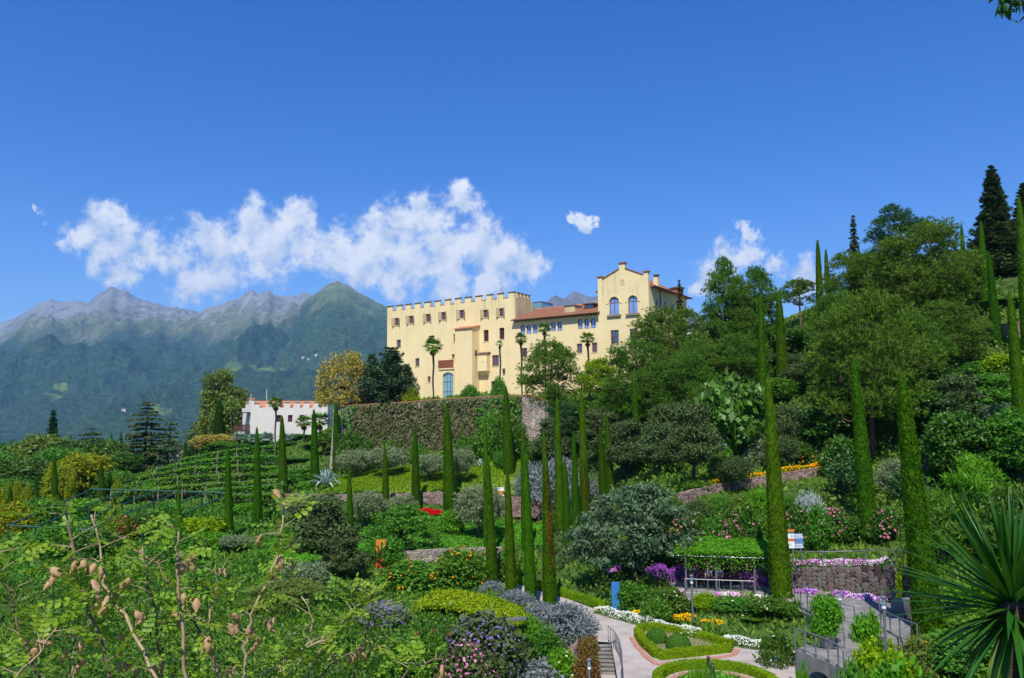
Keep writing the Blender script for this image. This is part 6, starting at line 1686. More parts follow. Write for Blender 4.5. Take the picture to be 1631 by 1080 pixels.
def free(x, y):
    r = np.ones(len(x), bool)
    for P_ in (MEADOW, PATH, LPATH, RAMP): r &= ~inside(P_, x, y)
    for (cx, cy), (rx, ry) in FLAT: r &= np.hypot((x - cx) / rx, (y - cy) / ry) > .95
    return r
def scatter(n, x0, x1, y0, y1, power=1.2):
    out = np.zeros((0, 2))
    x = rng.uniform(x0, x1, n * 3); y = rng.uniform(y0, y1, n * 3)
    k = rng.random(n * 3) < (y0 / y) ** power
    return x[k][:n], y[k][:n]
def blades(x, y, h, w, lean=.5):
    n = len(x); z = height(x, y)
    a = unit(np.stack([rng.normal(size=n) * lean, rng.normal(size=n) * lean, np.ones(n)], 1))
    b_ = unit(np.cross(a, rand_unit(n))); H_ = h * (.5 + rng.random(n))
    c = np.stack([x, y, z], 1) + a * (H_ * .45)[:, None]
    return leaf_quads(c, a * (H_ / 2)[:, None], b_ * (w * H_ / h / 2)[:, None] if np.isscalar(w) else b_ * (w / 2)[:, None])
def sheet(name, poly, step, dz, mat, label, cat):
    P_ = np.array(poly); xs = np.arange(P_[:, 0].min(), P_[:, 0].max(), step); ys = np.arange(P_[:, 1].min(), P_[:, 1].max(), step)
    X, Y_ = np.meshgrid(xs, ys); Z = height(X, Y_) + dz
    F = grid_faces(*X.shape); c = np.stack([X.ravel()[F].mean(1), Y_.ravel()[F].mean(1)], 1)
    F = F[inside(poly, c[:, 0], c[:, 1])]
    used = np.unique(F); re = np.zeros(X.size, int); re[used] = np.arange(len(used))
    V = np.stack([X, Y_, Z], -1).reshape(-1, 3)[used]
    o = bpy.data.objects.new(name, np_mesh(name, V, re[F], mat, True)); link(o); tag(o, label, cat, kind='structure'); return o
M_LAWN = surf('lawn', [(.07, .15, .012), (.13, .24, .02), (.22, .27, .045)], .25, .95, bump=.4, bump_scale=12)
sheet('lawn', MEADOW, .4, .14, M_LAWN, 'sunny mown olive meadow below the ivy wall', 'lawn')
Px, Py = scatter(150000, min(p[0] for p in MEADOW), max(p[0] for p in MEADOW), min(p[1] for p in MEADOW), max(p[1] for p in MEADOW), 0)
k = inside(MEADOW, Px, Py); Px, Py = Px[k][:42000], Py[k][:42000]
V, F = blades(Px, Py, .22, .10, .7); V[:, 2] += .12
o = bpy.data.objects.new('meadow_grass', np_mesh('meadow_grass', V, F, L_GRASS)); link(o); tag(o, 'short grass of the olive meadow', 'grass', kind='stuff')
Px, Py = scatter(90000, min(p[0] for p in CREEP), max(p[0] for p in CREEP), min(p[1] for p in CREEP), max(p[1] for p in CREEP), 0)
k = inside(CREEP, Px, Py); Px, Py = Px[k][:30000], Py[k][:30000]
n = len(Px); pos = np.stack([Px, Py, height(Px, Py) + .1 + .3 * rng.random(n) * fbm(Px * .6, Py * .6, 3, 4)], 1)
a = unit(rand_unit(n) + [0, 0, .1]); b_ = unit(np.cross(unit(np.array([0, -.3, 1.]) + rand_unit(n) * .5), a)); S = .3 * (.6 + .8 * rng.random(n))
V, F = leaf_quads(pos, a * S[:, None] / 2, b_ * S[:, None] * .35)
o = bpy.data.objects.new('creeping_ground_cover', np_mesh('creeping_ground_cover', V, F, L_CREEP)); link(o); tag(o, 'even green creeper covering the bank below the meadow wall', 'ground cover', kind='stuff')
# general low cover
Px, Py = scatter(60000, -75, 60, 27, 150, 1.0)
k = free(Px, Py); Px, Py = Px[k], Py[k]
n = len(Px); per = 3
Px = np.repeat(Px, per) + rng.normal(size=n * per) * .15; Py = np.repeat(Py, per) + rng.normal(size=n * per) * .15
V, F = blades(Px, Py, .42, .0022 * Py * (1 + .5 * rng.random(len(Py))) + .03, .8)
o = bpy.data.objects.new('ground_cover_plants', np_mesh('ground_cover_plants', V, F, L_COVER)); link(o); tag(o, 'mixed low plants covering the garden slopes', 'ground cover', kind='stuff')
# waist-high undergrowth massed between the trees
def undergrowth(name, label, n, x0, x1, y0, y1, mask, mat, rmin, rmax, per, ln, wd, hgt=.7):
    Px, Py = scatter(n, x0, x1, y0, y1, .8)
    k = free(Px, Py) & mask(Px, Py); Px, Py = Px[k], Py[k]
    r = rng.uniform(rmin, rmax, len(Px)) * (.6 + .8 * fbm(Px * .15, Py * .15, 3, 21))
    C_ = np.stack([Px, Py, height(Px, Py) + r * (hgt - .35)], 1)
    V, F = clump_leaves(C_, r, per, ln, wd, .3, .55, .8)
    o = bpy.data.objects.new(name, np_mesh(name, V, F, mat)); link(o); tag(o, label, 'undergrowth', kind='stuff')
colpx = lambda x, y: IMG_W / 2 + FOC * x / y
MEADOWISH = gpoly([(490, 800), (540, 770), (850, 700), (910, 700), (905, 800)])
def m_right(x, y): return (colpx(x, y) > 985) & ~((colpx(x, y) > 1075) & (colpx(x, y) < 1335) & (y > 62.5) & (y < 66 + (colpx(x, y) - 1085) * .024)) & (y > 57.5) & (y < 118)
def m_mid(x, y): return (colpx(x, y) > 870) & (colpx(x, y) < 1000) & (y > 64) & (y < 108)
def m_left(x, y): return (colpx(x, y) < 560) & (y > 60) & (y < 98) & ~inside(CREEP, x, y)
def m_far(x, y): return (colpx(x, y) < 330) & (y > 118) & ~((colpx(x, y) > 185) & (y < 185))
def m_near(x, y): return (colpx(x, y) < 800) & (y < 60)
def m_nearr(x, y): return (colpx(x, y) > 1330) & (y < 50) & (y > 27)
undergrowth('slope_undergrowth', 'massed shrubs and perennials on the right-hand slope', 2600, 0, 62, 57, 118, m_right, L_COVER, .5, 1.3, 44, .3, .17)
undergrowth('bank_undergrowth', 'dark massed shrubs behind the cypress cluster', 700, -2, 20, 64, 108, m_mid, L_OLIVED, .6, 1.5, 50, .3, .16)
undergrowth('left_undergrowth', 'massed green shrubs below the vineyard', 1500, -62, -8, 58, 98, m_left, L_MID, .5, 1.2, 44, .28, .16)
undergrowth('far_undergrowth', 'distant hedges and trees at the foot of the left slope', 1600, -180, -40, 118, 260, m_far, L_DEEP, 1.2, 3.0, 40, .7, .45)
undergrowth('near_undergrowth', 'dense shrubs on the bank below the viewpoint', 1500, -42, 2, 24, 62, m_near, L_DEEP, .4, 1.2, 60, .2, .11)
undergrowth('near_right_undergrowth', 'leafy shrubs below the yucca', 600, 12, 40, 27, 52, m_nearr, L_BRIGHT, .35, .8, 60, .17, .1)
undergrowth('near_bright_shrubs', 'paler shrubs scattered on the bank below the viewpoint', 420, -42, 2, 26, 60, m_near, L_BRIGHT, .4, 1.2, 60, .2, .11)

# ------------------------------------------------------------------ paths and beds of the lower garden
def flat_poly(name, poly, z, mat, label, cat, kind='structure'):
    mb = MB(); mb.v = [(p[0], p[1], z) for p in poly]; mb.f = [tuple(range(len(poly)))]
    me = mb.mesh(name, mat)
    import bmesh
    bm = bmesh.new(); bm.from_mesh(me); bmesh.ops.triangulate(bm, faces=bm.faces[:])
    for f in bm.faces:
        if f.normal.z < 0: f.normal_flip()
    bm.to_mesh(me); bm.free()
    o = bpy.data.objects.new(name, me); link(o); return tag(o, label, cat, kind=kind)
flat_poly('garden_path', PATH, FLOOR + .03, M_GRAVEL, 'pale gravel path winding through the lower garden', 'path')
flat_poly('lower_path', LPATH, LOWZ + .12, M_GRAVEL, 'lower gravel path at the foot of the steps', 'path')
def hedge_line(name, label, pts, w, h, z, closed=False, leaf=L_BOX, cat='hedge', n=None, edge=None):
    """clipped box hedge along a line: solid core covered with small leaves"""
    P_ = [np.array(p, float) for p in pts]
    if closed: P_ = P_ + [P_[0]]
    P3 = [np.array([p[0], p[1], z if np.isscalar(z) else z[min(i, len(z) - 1)]]) for i, p in enumerate(P_)]
    t = thing(name, label, cat, tuple(P3[0])); o = P3[0]
    L, R_ = [], []
    m = len(P3)
    for i in range(m):
        a = P3[(i - 1) % (m - 1)] if closed and i in (0, m - 1) and i == 0 else P3[max(i - 1, 0)]
        c = P3[1] if closed and i == m - 1 else P3[min(i + 1, m - 1)]
        if closed and i == 0: a = P3[m - 2]
        d = unit((c - a)[:2]); q = np.array([-d[1], d[0], 0]) * w / 2
        L.append(P3[i] + q - o); R_.append(P3[i] - q - o)
    mb = MB(); V = []; f = []
    k = .94
    for i in range(m):
        V += [R_[i], R_[i] * 1 + [0, 0, h * k], L[i] + [0, 0, h * k], L[i]]
    for i in range(m - 1):
        a, c = i * 4, i * 4 + 4
        f += [(a, c, c + 1, a + 1), (a + 1, c + 1, c + 2, a + 2), (a + 2, c + 2, c + 3, a + 3)]
    f += [(0, 1, 2, 3), (m * 4 - 1, m * 4 - 2, m * 4 - 3, m * 4 - 4)]
    mb.add(V, f).build('core', leaf, t)
    seg = np.array([np.linalg.norm(P3[i + 1] - P3[i]) for i in range(m - 1)]); tot = seg.sum()
    n = n or int(tot * 420 * (w + 2 * h))
    s = rng.random(n) * tot; cs = np.concatenate([[0], np.cumsum(seg)])
    i = np.clip(np.searchsorted(cs, s) - 1, 0, m - 2); u = (s - cs[i]) / seg[i]
    Lc = np.array(L); Rc = np.array(R_)
    l = Lc[i] * (1 - u)[:, None] + Lc[i + 1] * u[:, None]; r = Rc[i] * (1 - u)[:, None] + Rc[i + 1] * u[:, None]
    q = rng.random(n) * (2 * h + w)
    onL = q < h; onR = q > h + w; mid = ~(onL | onR)
    pos = np.where(onL[:, None], l + np.array([0, 0, 1]) * q[:, None], np.where(onR[:, None], r + np.array([0, 0, 1]) * (2 * h + w - q)[:, None], l + (r - l) * ((q - h) / w)[:, None] + [0, 0, h]))
    nr = np.where(onL[:, None], unit(l - r), np.where(onR[:, None], unit(r - l), np.array([0, 0, 1.])))
    pos = pos + nr * .02 + rng.normal(size=(n, 3)) * .015
    a = unit(np.cross(nr, rand_unit(n)) + nr * .5); b_ = unit(np.cross(nr + rand_unit(n) * .5, a)); S = .075 * (.6 + .8 * rng.random(n))
    VF = leaf_quads(pos, a * S[:, None] / 2, b_ * S[:, None] * .35)
    use('leaves', np_mesh('hedge_leaves', VF[0], VF[1], leaf), t)
    return t
Z0 = FLOOR + .03
def kerb(name, label, pts, w, z, mat, n_per=.3, closed=False):
    """edging of separate blocks"""
    P_ = [np.array(p, float) for p in pts] + ([np.array(pts[0], float)] if closed else [])
    t = thing(name, label, 'edging', (P_[0][0], P_[0][1], z)); o = np.array([P_[0][0], P_[0][1]])
    for a, c in zip(P_[:-1], P_[1:]):
        L = np.linalg.norm(c - a); k = max(1, int(round(L / n_per))); d = (c - a) / k; q = np.array([-d[1], d[0]]) / np.linalg.norm(d) * w / 2
        for j in range(k):
            s = a + d * j - o; e = s + d * .96
            hh = .05 + .012 * rng.random()
            MB().prism_z([s - q, e - q, e + q, s + q], 0, hh).build('edging_brick', mat, t)
    return t
# triangular bed
TRI = [fl(*p) for p in [(1016, 1014), (1024, 1028), (1046, 1048), (1052, 1051), (1100, 1046), (1160, 1039), (1163, 1033), (1120, 1020), (1075, 1010), (1040, 1005), (1022, 1006)]]
hedge_line('box_hedge', 'low box hedge around the triangular bed', TRI, .42, .42, Z0, True)
kerb('brick_edging', 'terracotta edging in front of the triangular bed', [fl(*p) for p in [(1006, 1017), (1014, 1030), (1030, 1048), (1046, 1060), (1100, 1055), (1168, 1045), (1174, 1036)]], .3, Z0, M_BRICK, .7)
flat_poly('bed_soil', TRI, Z0 + .02, surf('gravel_mulch', [(.20, .17, .12), (.30, .26, .18)], 6, .95), 'soil of the triangular bed', 'bed')
def dome(name, label, px, py, r, leaf=L_TOPIARY):
    x, y = fl(px, py); t = thing(name, label, 'topiary', (x, y, Z0))
    k = [(r * math.sin(a) * .97, r * .95 * math.cos(a)) for a in np.linspace(math.pi / 2 * 1.15, 0.03, 9)]
    MB().lathe(k, 20, (0, 0, r * .25)).build('core', leaf, t, True)
    n = 4200; u = rand_unit(n); u[:, 2] = np.abs(u[:, 2]) * 1.0 - .12; u = unit(u)
    pos = u * r * np.array([1, 1, .97]) + [0, 0, r * .25]
    a = unit(np.cross(u, rand_unit(n)) + u * .4); b_ = unit(np.cross(u + rand_unit(n) * .5, a)); S = .07 * (.6 + .8 * rng.random(n))
    V, F = leaf_quads(pos, a * S[:, None] / 2, b_ * S[:, None] * .35)
    use('leaves', np_mesh('dome_leaves', V, F, leaf), t)
dome('topiary_dome', 'clipped box dome at the back of the triangular bed', 1046, 1024, .62)
dome('topiary_dome', 'clipped box dome at the front of the triangular bed', 1081, 1036, .70)
tb = np.array(TRI); Px, Py = scatter(9000, tb[:, 0].min(), tb[:, 0].max(), tb[:, 1].min(), tb[:, 1].max(), 0); k = inside(TRI, Px, Py); Px, Py = Px[k], Py[k]
n = len(Px); a = unit(np.stack([rng.normal(size=n) * .6, rng.normal(size=n) * .6, np.ones(n)], 1)); b_ = unit(np.cross(a, rand_unit(n)))
V, F = leaf_quads(np.stack([Px, Py, np.full(n, Z0 + .07)], 1), a * .08, b_ * .012)
o = bpy.data.objects.new('cushion_grass', np_mesh('cushion_grass', V, F, leafmat('pale_cushion', (.12, .13, .05), (.30, .31, .16), .2))); link(o); tag(o, 'pale cushion plants filling the triangular bed', 'ground cover', kind='stuff')
# round lily pond
pc = np.array(fl(1140, 1094)); prx = fl(1232, 1092)[0] - fl(1140, 1092)[0]
ring = lambda r, n=40: [(pc[0] + r * math.cos(2 * math.pi * k / n), pc[1] + r * 1.0 * math.sin(2 * math.pi * k / n)) for k in range(n)]
hedge_line('box_hedge', 'round box hedge circling the lily pond', ring(prx), .42, .40, Z0, True)
kerb('brick_edging', 'terracotta rim of the lily pond', ring(prx - .62), .28, Z0, M_BRICK, .3, True)
flat_poly('pond', ring(prx - .75), Z0 + .015, M_WATER, 'dark water of the round lily pond', 'pond')
lily = []
for k in range(420):
    r = (prx - .85) * math.sqrt(rng.random()); a = rng.random() * 6.28; lily.append((pc[0] + r * math.cos(a), pc[1] + r * math.sin(a)))
lily = np.array(lily)
mb = MB()
for i, (x, y) in enumerate(lily):
    r = .10 + .07 * rng.random(); a0 = rng.random() * 6.28; tl_ = rng.normal(size=2) * .25; z = Z0 + .03 + .07 * rng.random()
    pts = [(x, y, z)] + [(x + r * math.cos(a0 + q), y + r * math.sin(a0 + q), z + (tl_[0] * math.cos(a0 + q) + tl_[1] * math.sin(a0 + q)) * r) for q in np.linspace(.25, 6.03, 9)]
    mb.add(pts, [(0, j, j + 1) for j in range(1, 9)])
o = mb.build('lily_pads', L_LILY); tag(o, 'floating water-lily leaves covering the round pond', 'water lilies', kind='stuff')
n = 260; x = pc[0] - .9 + rng.normal(size=n) * .28; y = pc[1] - .1 + rng.normal(size=n) * .25
x[130:] = pc[0] - .25 + rng.normal(size=130) * .6
a = unit(np.stack([rng.normal(size=n) * .12, rng.normal(size=n) * .12, np.ones(n)], 1)); h_ = .9 + .5 * rng.random(n); b_ = unit(np.cross(a, rand_unit(n)))
V, F = leaf_quads(np.stack([x, y, np.full(n, Z0)], 1) + a * h_[:, None] / 2, a * h_[:, None] / 2, b_ * .012)
o = bpy.data.objects.new('rush_clump', np_mesh('rush_clump', V, F, L_BRIGHT)); link(o); tag(o, 'slender green rushes standing in the lily pond', 'rushes', kind='stuff')

# hedges along the climbing path
hedge_line('box_hedge', 'low box hedge on the far side of the climbing path', [fl(*p) for p in [(826, 928), (870, 940), (885, 946), (915, 955), (945, 964), (958, 970)]], .5, .5, FLOOR, leaf=L_BOX)
hedge_line('box_hedge', 'thin box hedge on the near side of the climbing path', [fl(*p) for p in [(790, 935), (812, 946), (838, 956)]], .35, .4, FLOOR, leaf=L_BOX)
# white and yellow summer bedding
def bedding(name, label, line, w, h, mats, n, petal=.07, leafm=L_MID, z=None, cat='flower bed', kind='stuff'):
    """strip of bedding plants: leaves below, flowers on top (one part per colour)"""
    P_ = np.array([[p[0], p[1]] for p in line]); Zl = np.array([(z if z is not None else (p[2] if len(p) > 2 else FLOOR)) for p in line])
    L = np.concatenate([[0], np.cumsum(np.linalg.norm(np.diff(P_, axis=0), axis=1))])
    t = thing(name, label, cat, (P_[0][0], P_[0][1], Zl[0])); o = np.array([P_[0][0], P_[0][1], Zl[0]])
    def pts(m):
        s = rng.random(m) * L[-1]; x = np.interp(s, L, P_[:, 0]); y = np.interp(s, L, P_[:, 1]); zz = np.interp(s, L, Zl)
        d = unit(np.stack([np.interp(s + .1, L, P_[:, 0]) - x, np.interp(s + .1, L, P_[:, 1]) - y + 1e-6], 1)); q = rng.uniform(-1, 1, m)
        prof = np.sqrt(np.clip(1 - q * q * .85, 0, 1)) * (.75 + .5 * vnoise(s * 2.2, q, 3))
        return np.stack([x - d[:, 1] * q * w / 2, y + d[:, 0] * q * w / 2, zz], 1) - o, prof, s
    p, pr_, s = pts(n); p[:, 2] += pr_ * h * rng.random(n) ** .5 * .93
    a = unit(rand_unit(n) + [0, 0, .6]); b_ = unit(np.cross(a, rand_unit(n))); S = .11 * (.6 + .8 * rng.random(n))
    V, F = leaf_quads(p, a * S[:, None] / 2, b_ * S[:, None] * .25)
    lf = use('leaves', np_mesh('bedding_leaves', V, F, leafm), t); lf['kind'] = 'stuff'
    for mat, frac, lo in mats:
        m = int(n * frac); p, pr_, s = pts(int(m * 1.6)); k = vnoise(s * 1.1 + lo * 13, s * 0, 9) > lo; p, pr_ = p[k][:m], pr_[k][:m]; m = len(p)
        p[:, 2] += pr_ * h * (.86 + .22 * rng.random(m))
        nr = unit(np.array([0, -.5, .8]) + rand_unit(m) * .55); a = unit(np.cross(nr, rand_unit(m))); b_ = np.cross(nr, a); S = petal * (.6 + .8 * rng.random(m))
        V = np.stack([p - a * S[:, None] / 2, p + b_ * S[:, None] / 2, p + a * S[:, None] / 2, p - b_ * S[:, None] / 2], 1).reshape(-1, 3)
        f_ = use('blossoms', np_mesh('bedding_blossoms', V, np.arange(4 * m).reshape(m, 4), mat), t); f_['kind'] = 'stuff'
    return t
def gbed(name, label, pts, w, mats, n, petal):
    L_ = [at(*p) for p in pts]; G_ = [hz(p[0], p[1]) for p in L_]
    return bedding(name, label, [(p[0], p[1], g_) for p, g_ in zip(L_, G_)], w, max(.5, np.mean([p[2] - g_ for p, g_ in zip(L_, G_)])), mats, n, petal)
bedding('white_flower_border', 'long border of white flowers along the main path', [fl(*p) for p in [(952, 976), (985, 985), (1040, 1000), (1085, 1010), (1115, 1018)]], .95, .5, [(F_WHITE, .34, .1)], 5200, .07)
bedding('white_flower_border', 'separate patch of white flowers near the dark shrub', [fl(*p) for p in [(1150, 1024), (1180, 1030), (1212, 1034)]], .9, .5, [(F_WHITE, .3, .1)], 1800, .07)
for (a_, lab) in (([(1010, 985), (1038, 990)], 'left'), ([(1072, 992), (1108, 998)], 'middle'), ([(1120, 1000), (1155, 1008)], 'right')):
    bedding('marigold_patch', f'{lab} patch of yellow marigolds behind the white border', [fl(*p) for p in a_], .8, .62, [(F_YELLOW, .35, .05)], 900, .08)
    bedding('begonia_patch', f'{lab} patch of red bedding beside the marigolds', [(x + .9, y + .35) for x, y in [fl(*p) for p in a_]], .5, .4, [(F_RED, .5, .2)], 350, .07, L_RUST)

# ------------------------------------------------------------------ railings
def railing(name, label, pts, h=1.02, step=1.3, mid=True, mat=M_STEEL, r=.022, bars=0):
    P_ = [np.array(p, float) for p in pts]; o = P_[0]
    t = thing(name, label, 'railing', tuple(o))
    up = np.array([0, 0, h])
    MB().tube([p - o + up for p in P_], r * 1.25, 6).build('handrail', mat, t)
    if mid: MB().tube([p - o + up * .12 for p in P_], r * .8, 5).build('bottom_rail', mat, t)
    L = np.concatenate([[0], np.cumsum([np.linalg.norm(P_[i + 1] - P_[i]) for i in range(len(P_) - 1)])])
    k = max(1, int(round(L[-1] / step)))
    for j in range(k + 1):
        s = L[-1] * j / k; p = np.array([np.interp(s, L, [q[c] for q in P_]) for c in range(3)]) - o
        MB().box(p[0] - r * 1.2, p[0] + r * 1.2, p[1] - r * 1.2, p[1] + r * 1.2, p[2] - .12, p[2] + h).build('post', mat, t)
    return t
# steps from the plaza down to the lower path
S0, S1 = np.array([*fl(953, 1023), FLOOR]), np.array([*fl(975, 1023), FLOOR])
B0, B1 = np.array([*fl(947, 1076, LOWZ), LOWZ]), np.array([*fl(984, 1077, LOWZ), LOWZ])
st = thing('garden_steps', 'concrete steps descending from plaza to the lower path', 'steps', tuple(S0))
ns = 8
for k in range(ns):
    t0, t1 = k / ns, (k + 1.12) / ns
    a, c = S0 + (B0 - S0) * t0, S1 + (B1 - S1) * t0; d, e = S0 + (B0 - S0) * t1, S1 + (B1 - S1) * t1
    zt = FLOOR + .03 - (k + 1) * (FLOOR - LOWZ - .1) / ns
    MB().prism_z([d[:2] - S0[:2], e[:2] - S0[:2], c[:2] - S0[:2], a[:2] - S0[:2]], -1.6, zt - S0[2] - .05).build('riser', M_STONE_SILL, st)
    n_ = unit(B0 - S0)[:2] * .05
    MB().prism_z([d[:2] - S0[:2] + n_, e[:2] - S0[:2] + n_, c[:2] - S0[:2] + n_, a[:2] - S0[:2] + n_], zt - S0[2] - .048, zt - S0[2]).build('tread', M_CONC, st)
w_ = strip_wall('step_wall', 'small rubble wall left of the garden steps', [np.array([*fl(914, 1040), FLOOR + .25]), np.array([*fl(925, 1034), FLOOR + .3]), np.array([*fl(934, 1036), FLOOR + .3])], 2.0, .4, M_PORPH)
rp = [np.array([*fl(*p), FLOOR]) for p in ((969, 1026), (979, 1034), (987, 1050), (991, 1070), (992, 1090), (990, 1105))]
railing('stair_railing', 'curved grey railing beside the garden steps', rp, 1.0, .42, False, M_STEEL, .016)
hedge_line('step_hedge', 'narrow green edging between steps and curved railing', [tuple((S1 + (B1 - S1) * t)[:2] + np.array([.12, 0])) for t in (0.05, .35, .65, .95)], .2, .3, [FLOOR - .15, FLOOR - .5, FLOOR - .8, FLOOR - 1.1], leaf=L_MID)
railing('path_railing', 'short grey railing at the lower path', [np.array([*fl(820, 1078, LOWZ), LOWZ]), np.array([*fl(826, 1092, LOWZ), LOWZ])], .9, .2, False, M_STEEL, .014)
railing('path_railing', 'grey railing in front of the lavender hedge', [np.array([*fl(880, 1078, LOWZ), LOWZ]), np.array([*fl(890, 1080, LOWZ), LOWZ])], .95, .17, False, M_STEEL, .014)

# ------------------------------------------------------------------ seat terrace with pergola
TZ_ = at(1125, 943, 54)[2]
def tpt(px, Y, z=TZ_): a = at(px, 900, Y); return np.array([a[0], Y, z])
seat_poly = [tpt(1085, 53.2)[:2], tpt(1165, 52.4)[:2], tpt(1262, 51.4)[:2], tpt(1262, 56)[:2], tpt(1165, 58)[:2], tpt(1060, 58)[:2]]
o = MB().prism_z(seat_poly, TZ_ - 1.5, TZ_).build('seat_terrace', M_CONC); tag(o, 'paved seat terrace under the pergola', 'terrace', kind='structure')
railing('terrace_railing', 'grey railing in front of the seated people', [tpt(1090, 53.4), tpt(1130, 53.0), tpt(1200, 52.4)], 1.0, .75)
perg = thing('pergola', 'plant-covered steel pergola over the seat terrace', 'pergola', tuple(tpt(1085, 54)))
po_ = tpt(1085, 54)
zt_ = at(1160, 889, 53)[2]
for (px, Y) in ((1092, 54), (1140, 53.6), (1201, 53), (1098, 57.4), (1165, 57), (1232, 56.4)):
    p = tpt(px, Y) - po_; MB().box(p[0] - .05, p[0] + .05, p[1] - .05, p[1] + .05, 0, zt_ - TZ_).build('post', M_STEEL, perg)
for (a, c) in (((1072, 54.2), (1238, 52.6)), ((1080, 57.6), (1240, 56.2))):
    p, q = tpt(*a) - po_, tpt(*c) - po_
    MB().tube([(p[0], p[1], zt_ - TZ_), (q[0], q[1], zt_ - TZ_)], .06, 6).build('beam', M_STEEL, perg)
P0, P1, P2, P3_ = tpt(1074, 54), tpt(1236, 52.5), tpt(1238, 58), tpt(1080, 60)
n = 14000; u, v_ = rng.random(n), rng.random(n)
pos = (P0 * ((1 - u) * (1 - v_))[:, None] + P1 * (u * (1 - v_))[:, None] + P2 * (u * v_)[:, None] + P3_ * ((1 - u) * v_)[:, None]) - po_
pos[:, 2] = zt_ - TZ_ + .1 + .3 * rng.random(n) * (.5 + fbm(u * 9, v_ * 5, 3, 3)) + .15 * v_
drop = rng.random(n) < .13; pos[drop, 2] -= rng.random(drop.sum()) ** 2 * 1.1; pos[drop, 1] = (P0[1] + (P1[1] - P0[1]) * u[drop]) - po_[1] + rng.normal(size=drop.sum()) * .12
a = unit(rand_unit(n)); b_ = unit(np.cross(unit(np.array([0, -.2, 1]) + rand_unit(n) * .6), a)); S = .16 * (.6 + .8 * rng.random(n))
V, F = leaf_quads(pos, a * S[:, None] / 2, b_ * S[:, None] * .3)
use('leaf_canopy', np_mesh('leaf_canopy', V, F, L_BRIGHT), perg)
# bench and two people
bp_ = tpt(1130, 56.0); bench = thing('bench', 'long dark bench under the pergola', 'bench', tuple(bp_))
for k in range(3): MB().box(-1.6, 2.2, -.2 + k * .15, -.07 + k * .15, .42, .46).build('slat', M_DARKWOOD, bench)
for k in range(2): MB().box(-1.6, 2.2, .3, .335, .6 + k * .16, .72 + k * .16).build('back_slat', M_DARKWOOD, bench)
for x in (-1.5, .3, 2.05): MB().box(x, x + .06, -.18, .28, .002, .418).build('leg', M_STEEL, bench)
def skin_body(name, joints, edges, radii, mat, parent):
    me = bpy.data.meshes.new(name); me.from_pydata([Vector(j) for j in joints], edges, [])
    o = bpy.data.objects.new(name, me); link(o, parent)
    md = o.modifiers.new('skin', 'SKIN'); me.materials.append(mat)
    for v_, r in zip(me.skin_vertices[0].data, radii): v_.radius = (r, r) if np.isscalar(r) else r
    me.skin_vertices[0].data[0].use_root = True
    sb = o.modifiers.new('sub', 'SUBSURF'); sb.levels = 1; sb.render_levels = 1
    md.use_smooth_shade = True
    return o
def hand_edges(j, e, r, w, d, s=.9):
    """palm and five fingers from a wrist index, pointing along d"""
    d = Vector(d).normalized(); side = d.cross(Vector((0, 0, 1)));
    side = side.normalized() if side.length > .1 else Vector((1, 0, 0))
    p = Vector(j[w]); palm = p + d * .06 * s; j.append(tuple(palm)); r.append((.035, .02)); e.append((w, len(j) - 1)); pi_ = len(j) - 1
    for q, L in ((-.03, .07), (-.01, .085), (.01, .08), (.03, .065)):
        a = palm + side * q * s + d * .035 * s; b_ = a + d * L * s - Vector((0, 0, .015))
        j.append(tuple(a)); r.append(.0095); e.append((pi_, len(j) - 1)); j.append(tuple(b_)); r.append(.007); e.append((len(j) - 2, len(j) - 1))
    a = p + side * .045 * s + d * .05 * s; j.append(tuple(a)); r.append(.01); e.append((w, len(j) - 1))
def head(parent, c, yaw, hair=M_HAIR, hat=None):
    c = Vector(c)
    mb = MB()
    prof = [(.002, -.125), (.045, -.115), (.062, -.075), (.072, -.02), (.078, .03), (.072, .08), (.045, .115), (.002, .125)]
    mb.lathe(prof, 12)
    hd = mb.build('head', M_SKIN, parent, True, tuple(c), (0, 0, yaw))
    nz_ = MB().hexa([(-.012, -.07, -.03), (.012, -.07, -.03), (.012, -.06, -.03), (-.012, -.06, -.03), (-.006, -.072, .02), (.006, -.072, .02), (.006, -.06, .02), (-.006, -.06, .02)])
    nz_.v[0] = (-.012, -.1, -.035); nz_.v[1] = (.012, -.1, -.035); nz_.build('nose', M_SKIN, hd)
    for s in (-1, 1):
        MB().lathe([(.002, -.006), (.011, 0), (.002, .006)], 8).build('eye', M_INK, hd, True, (.028 * s, -.072, .018))
        MB().lathe([(.002, -.03), (.016, 0), (.002, .03)], 8).build('ear', M_SKIN, hd, True, (.078 * s, 0, .0))
    MB().box(-.02, .02, -.074, -.066, -.062, -.054).build('mouth', M_REDWOOD, hd)
    hr_ = MB().lathe([(.083, -.02), (.088, .04), (.08, .09), (.05, .128), (.002, .137)], 12)
    hr_.build('hair', hat or hair, hd, True, (0, .016, 0))
    return hd
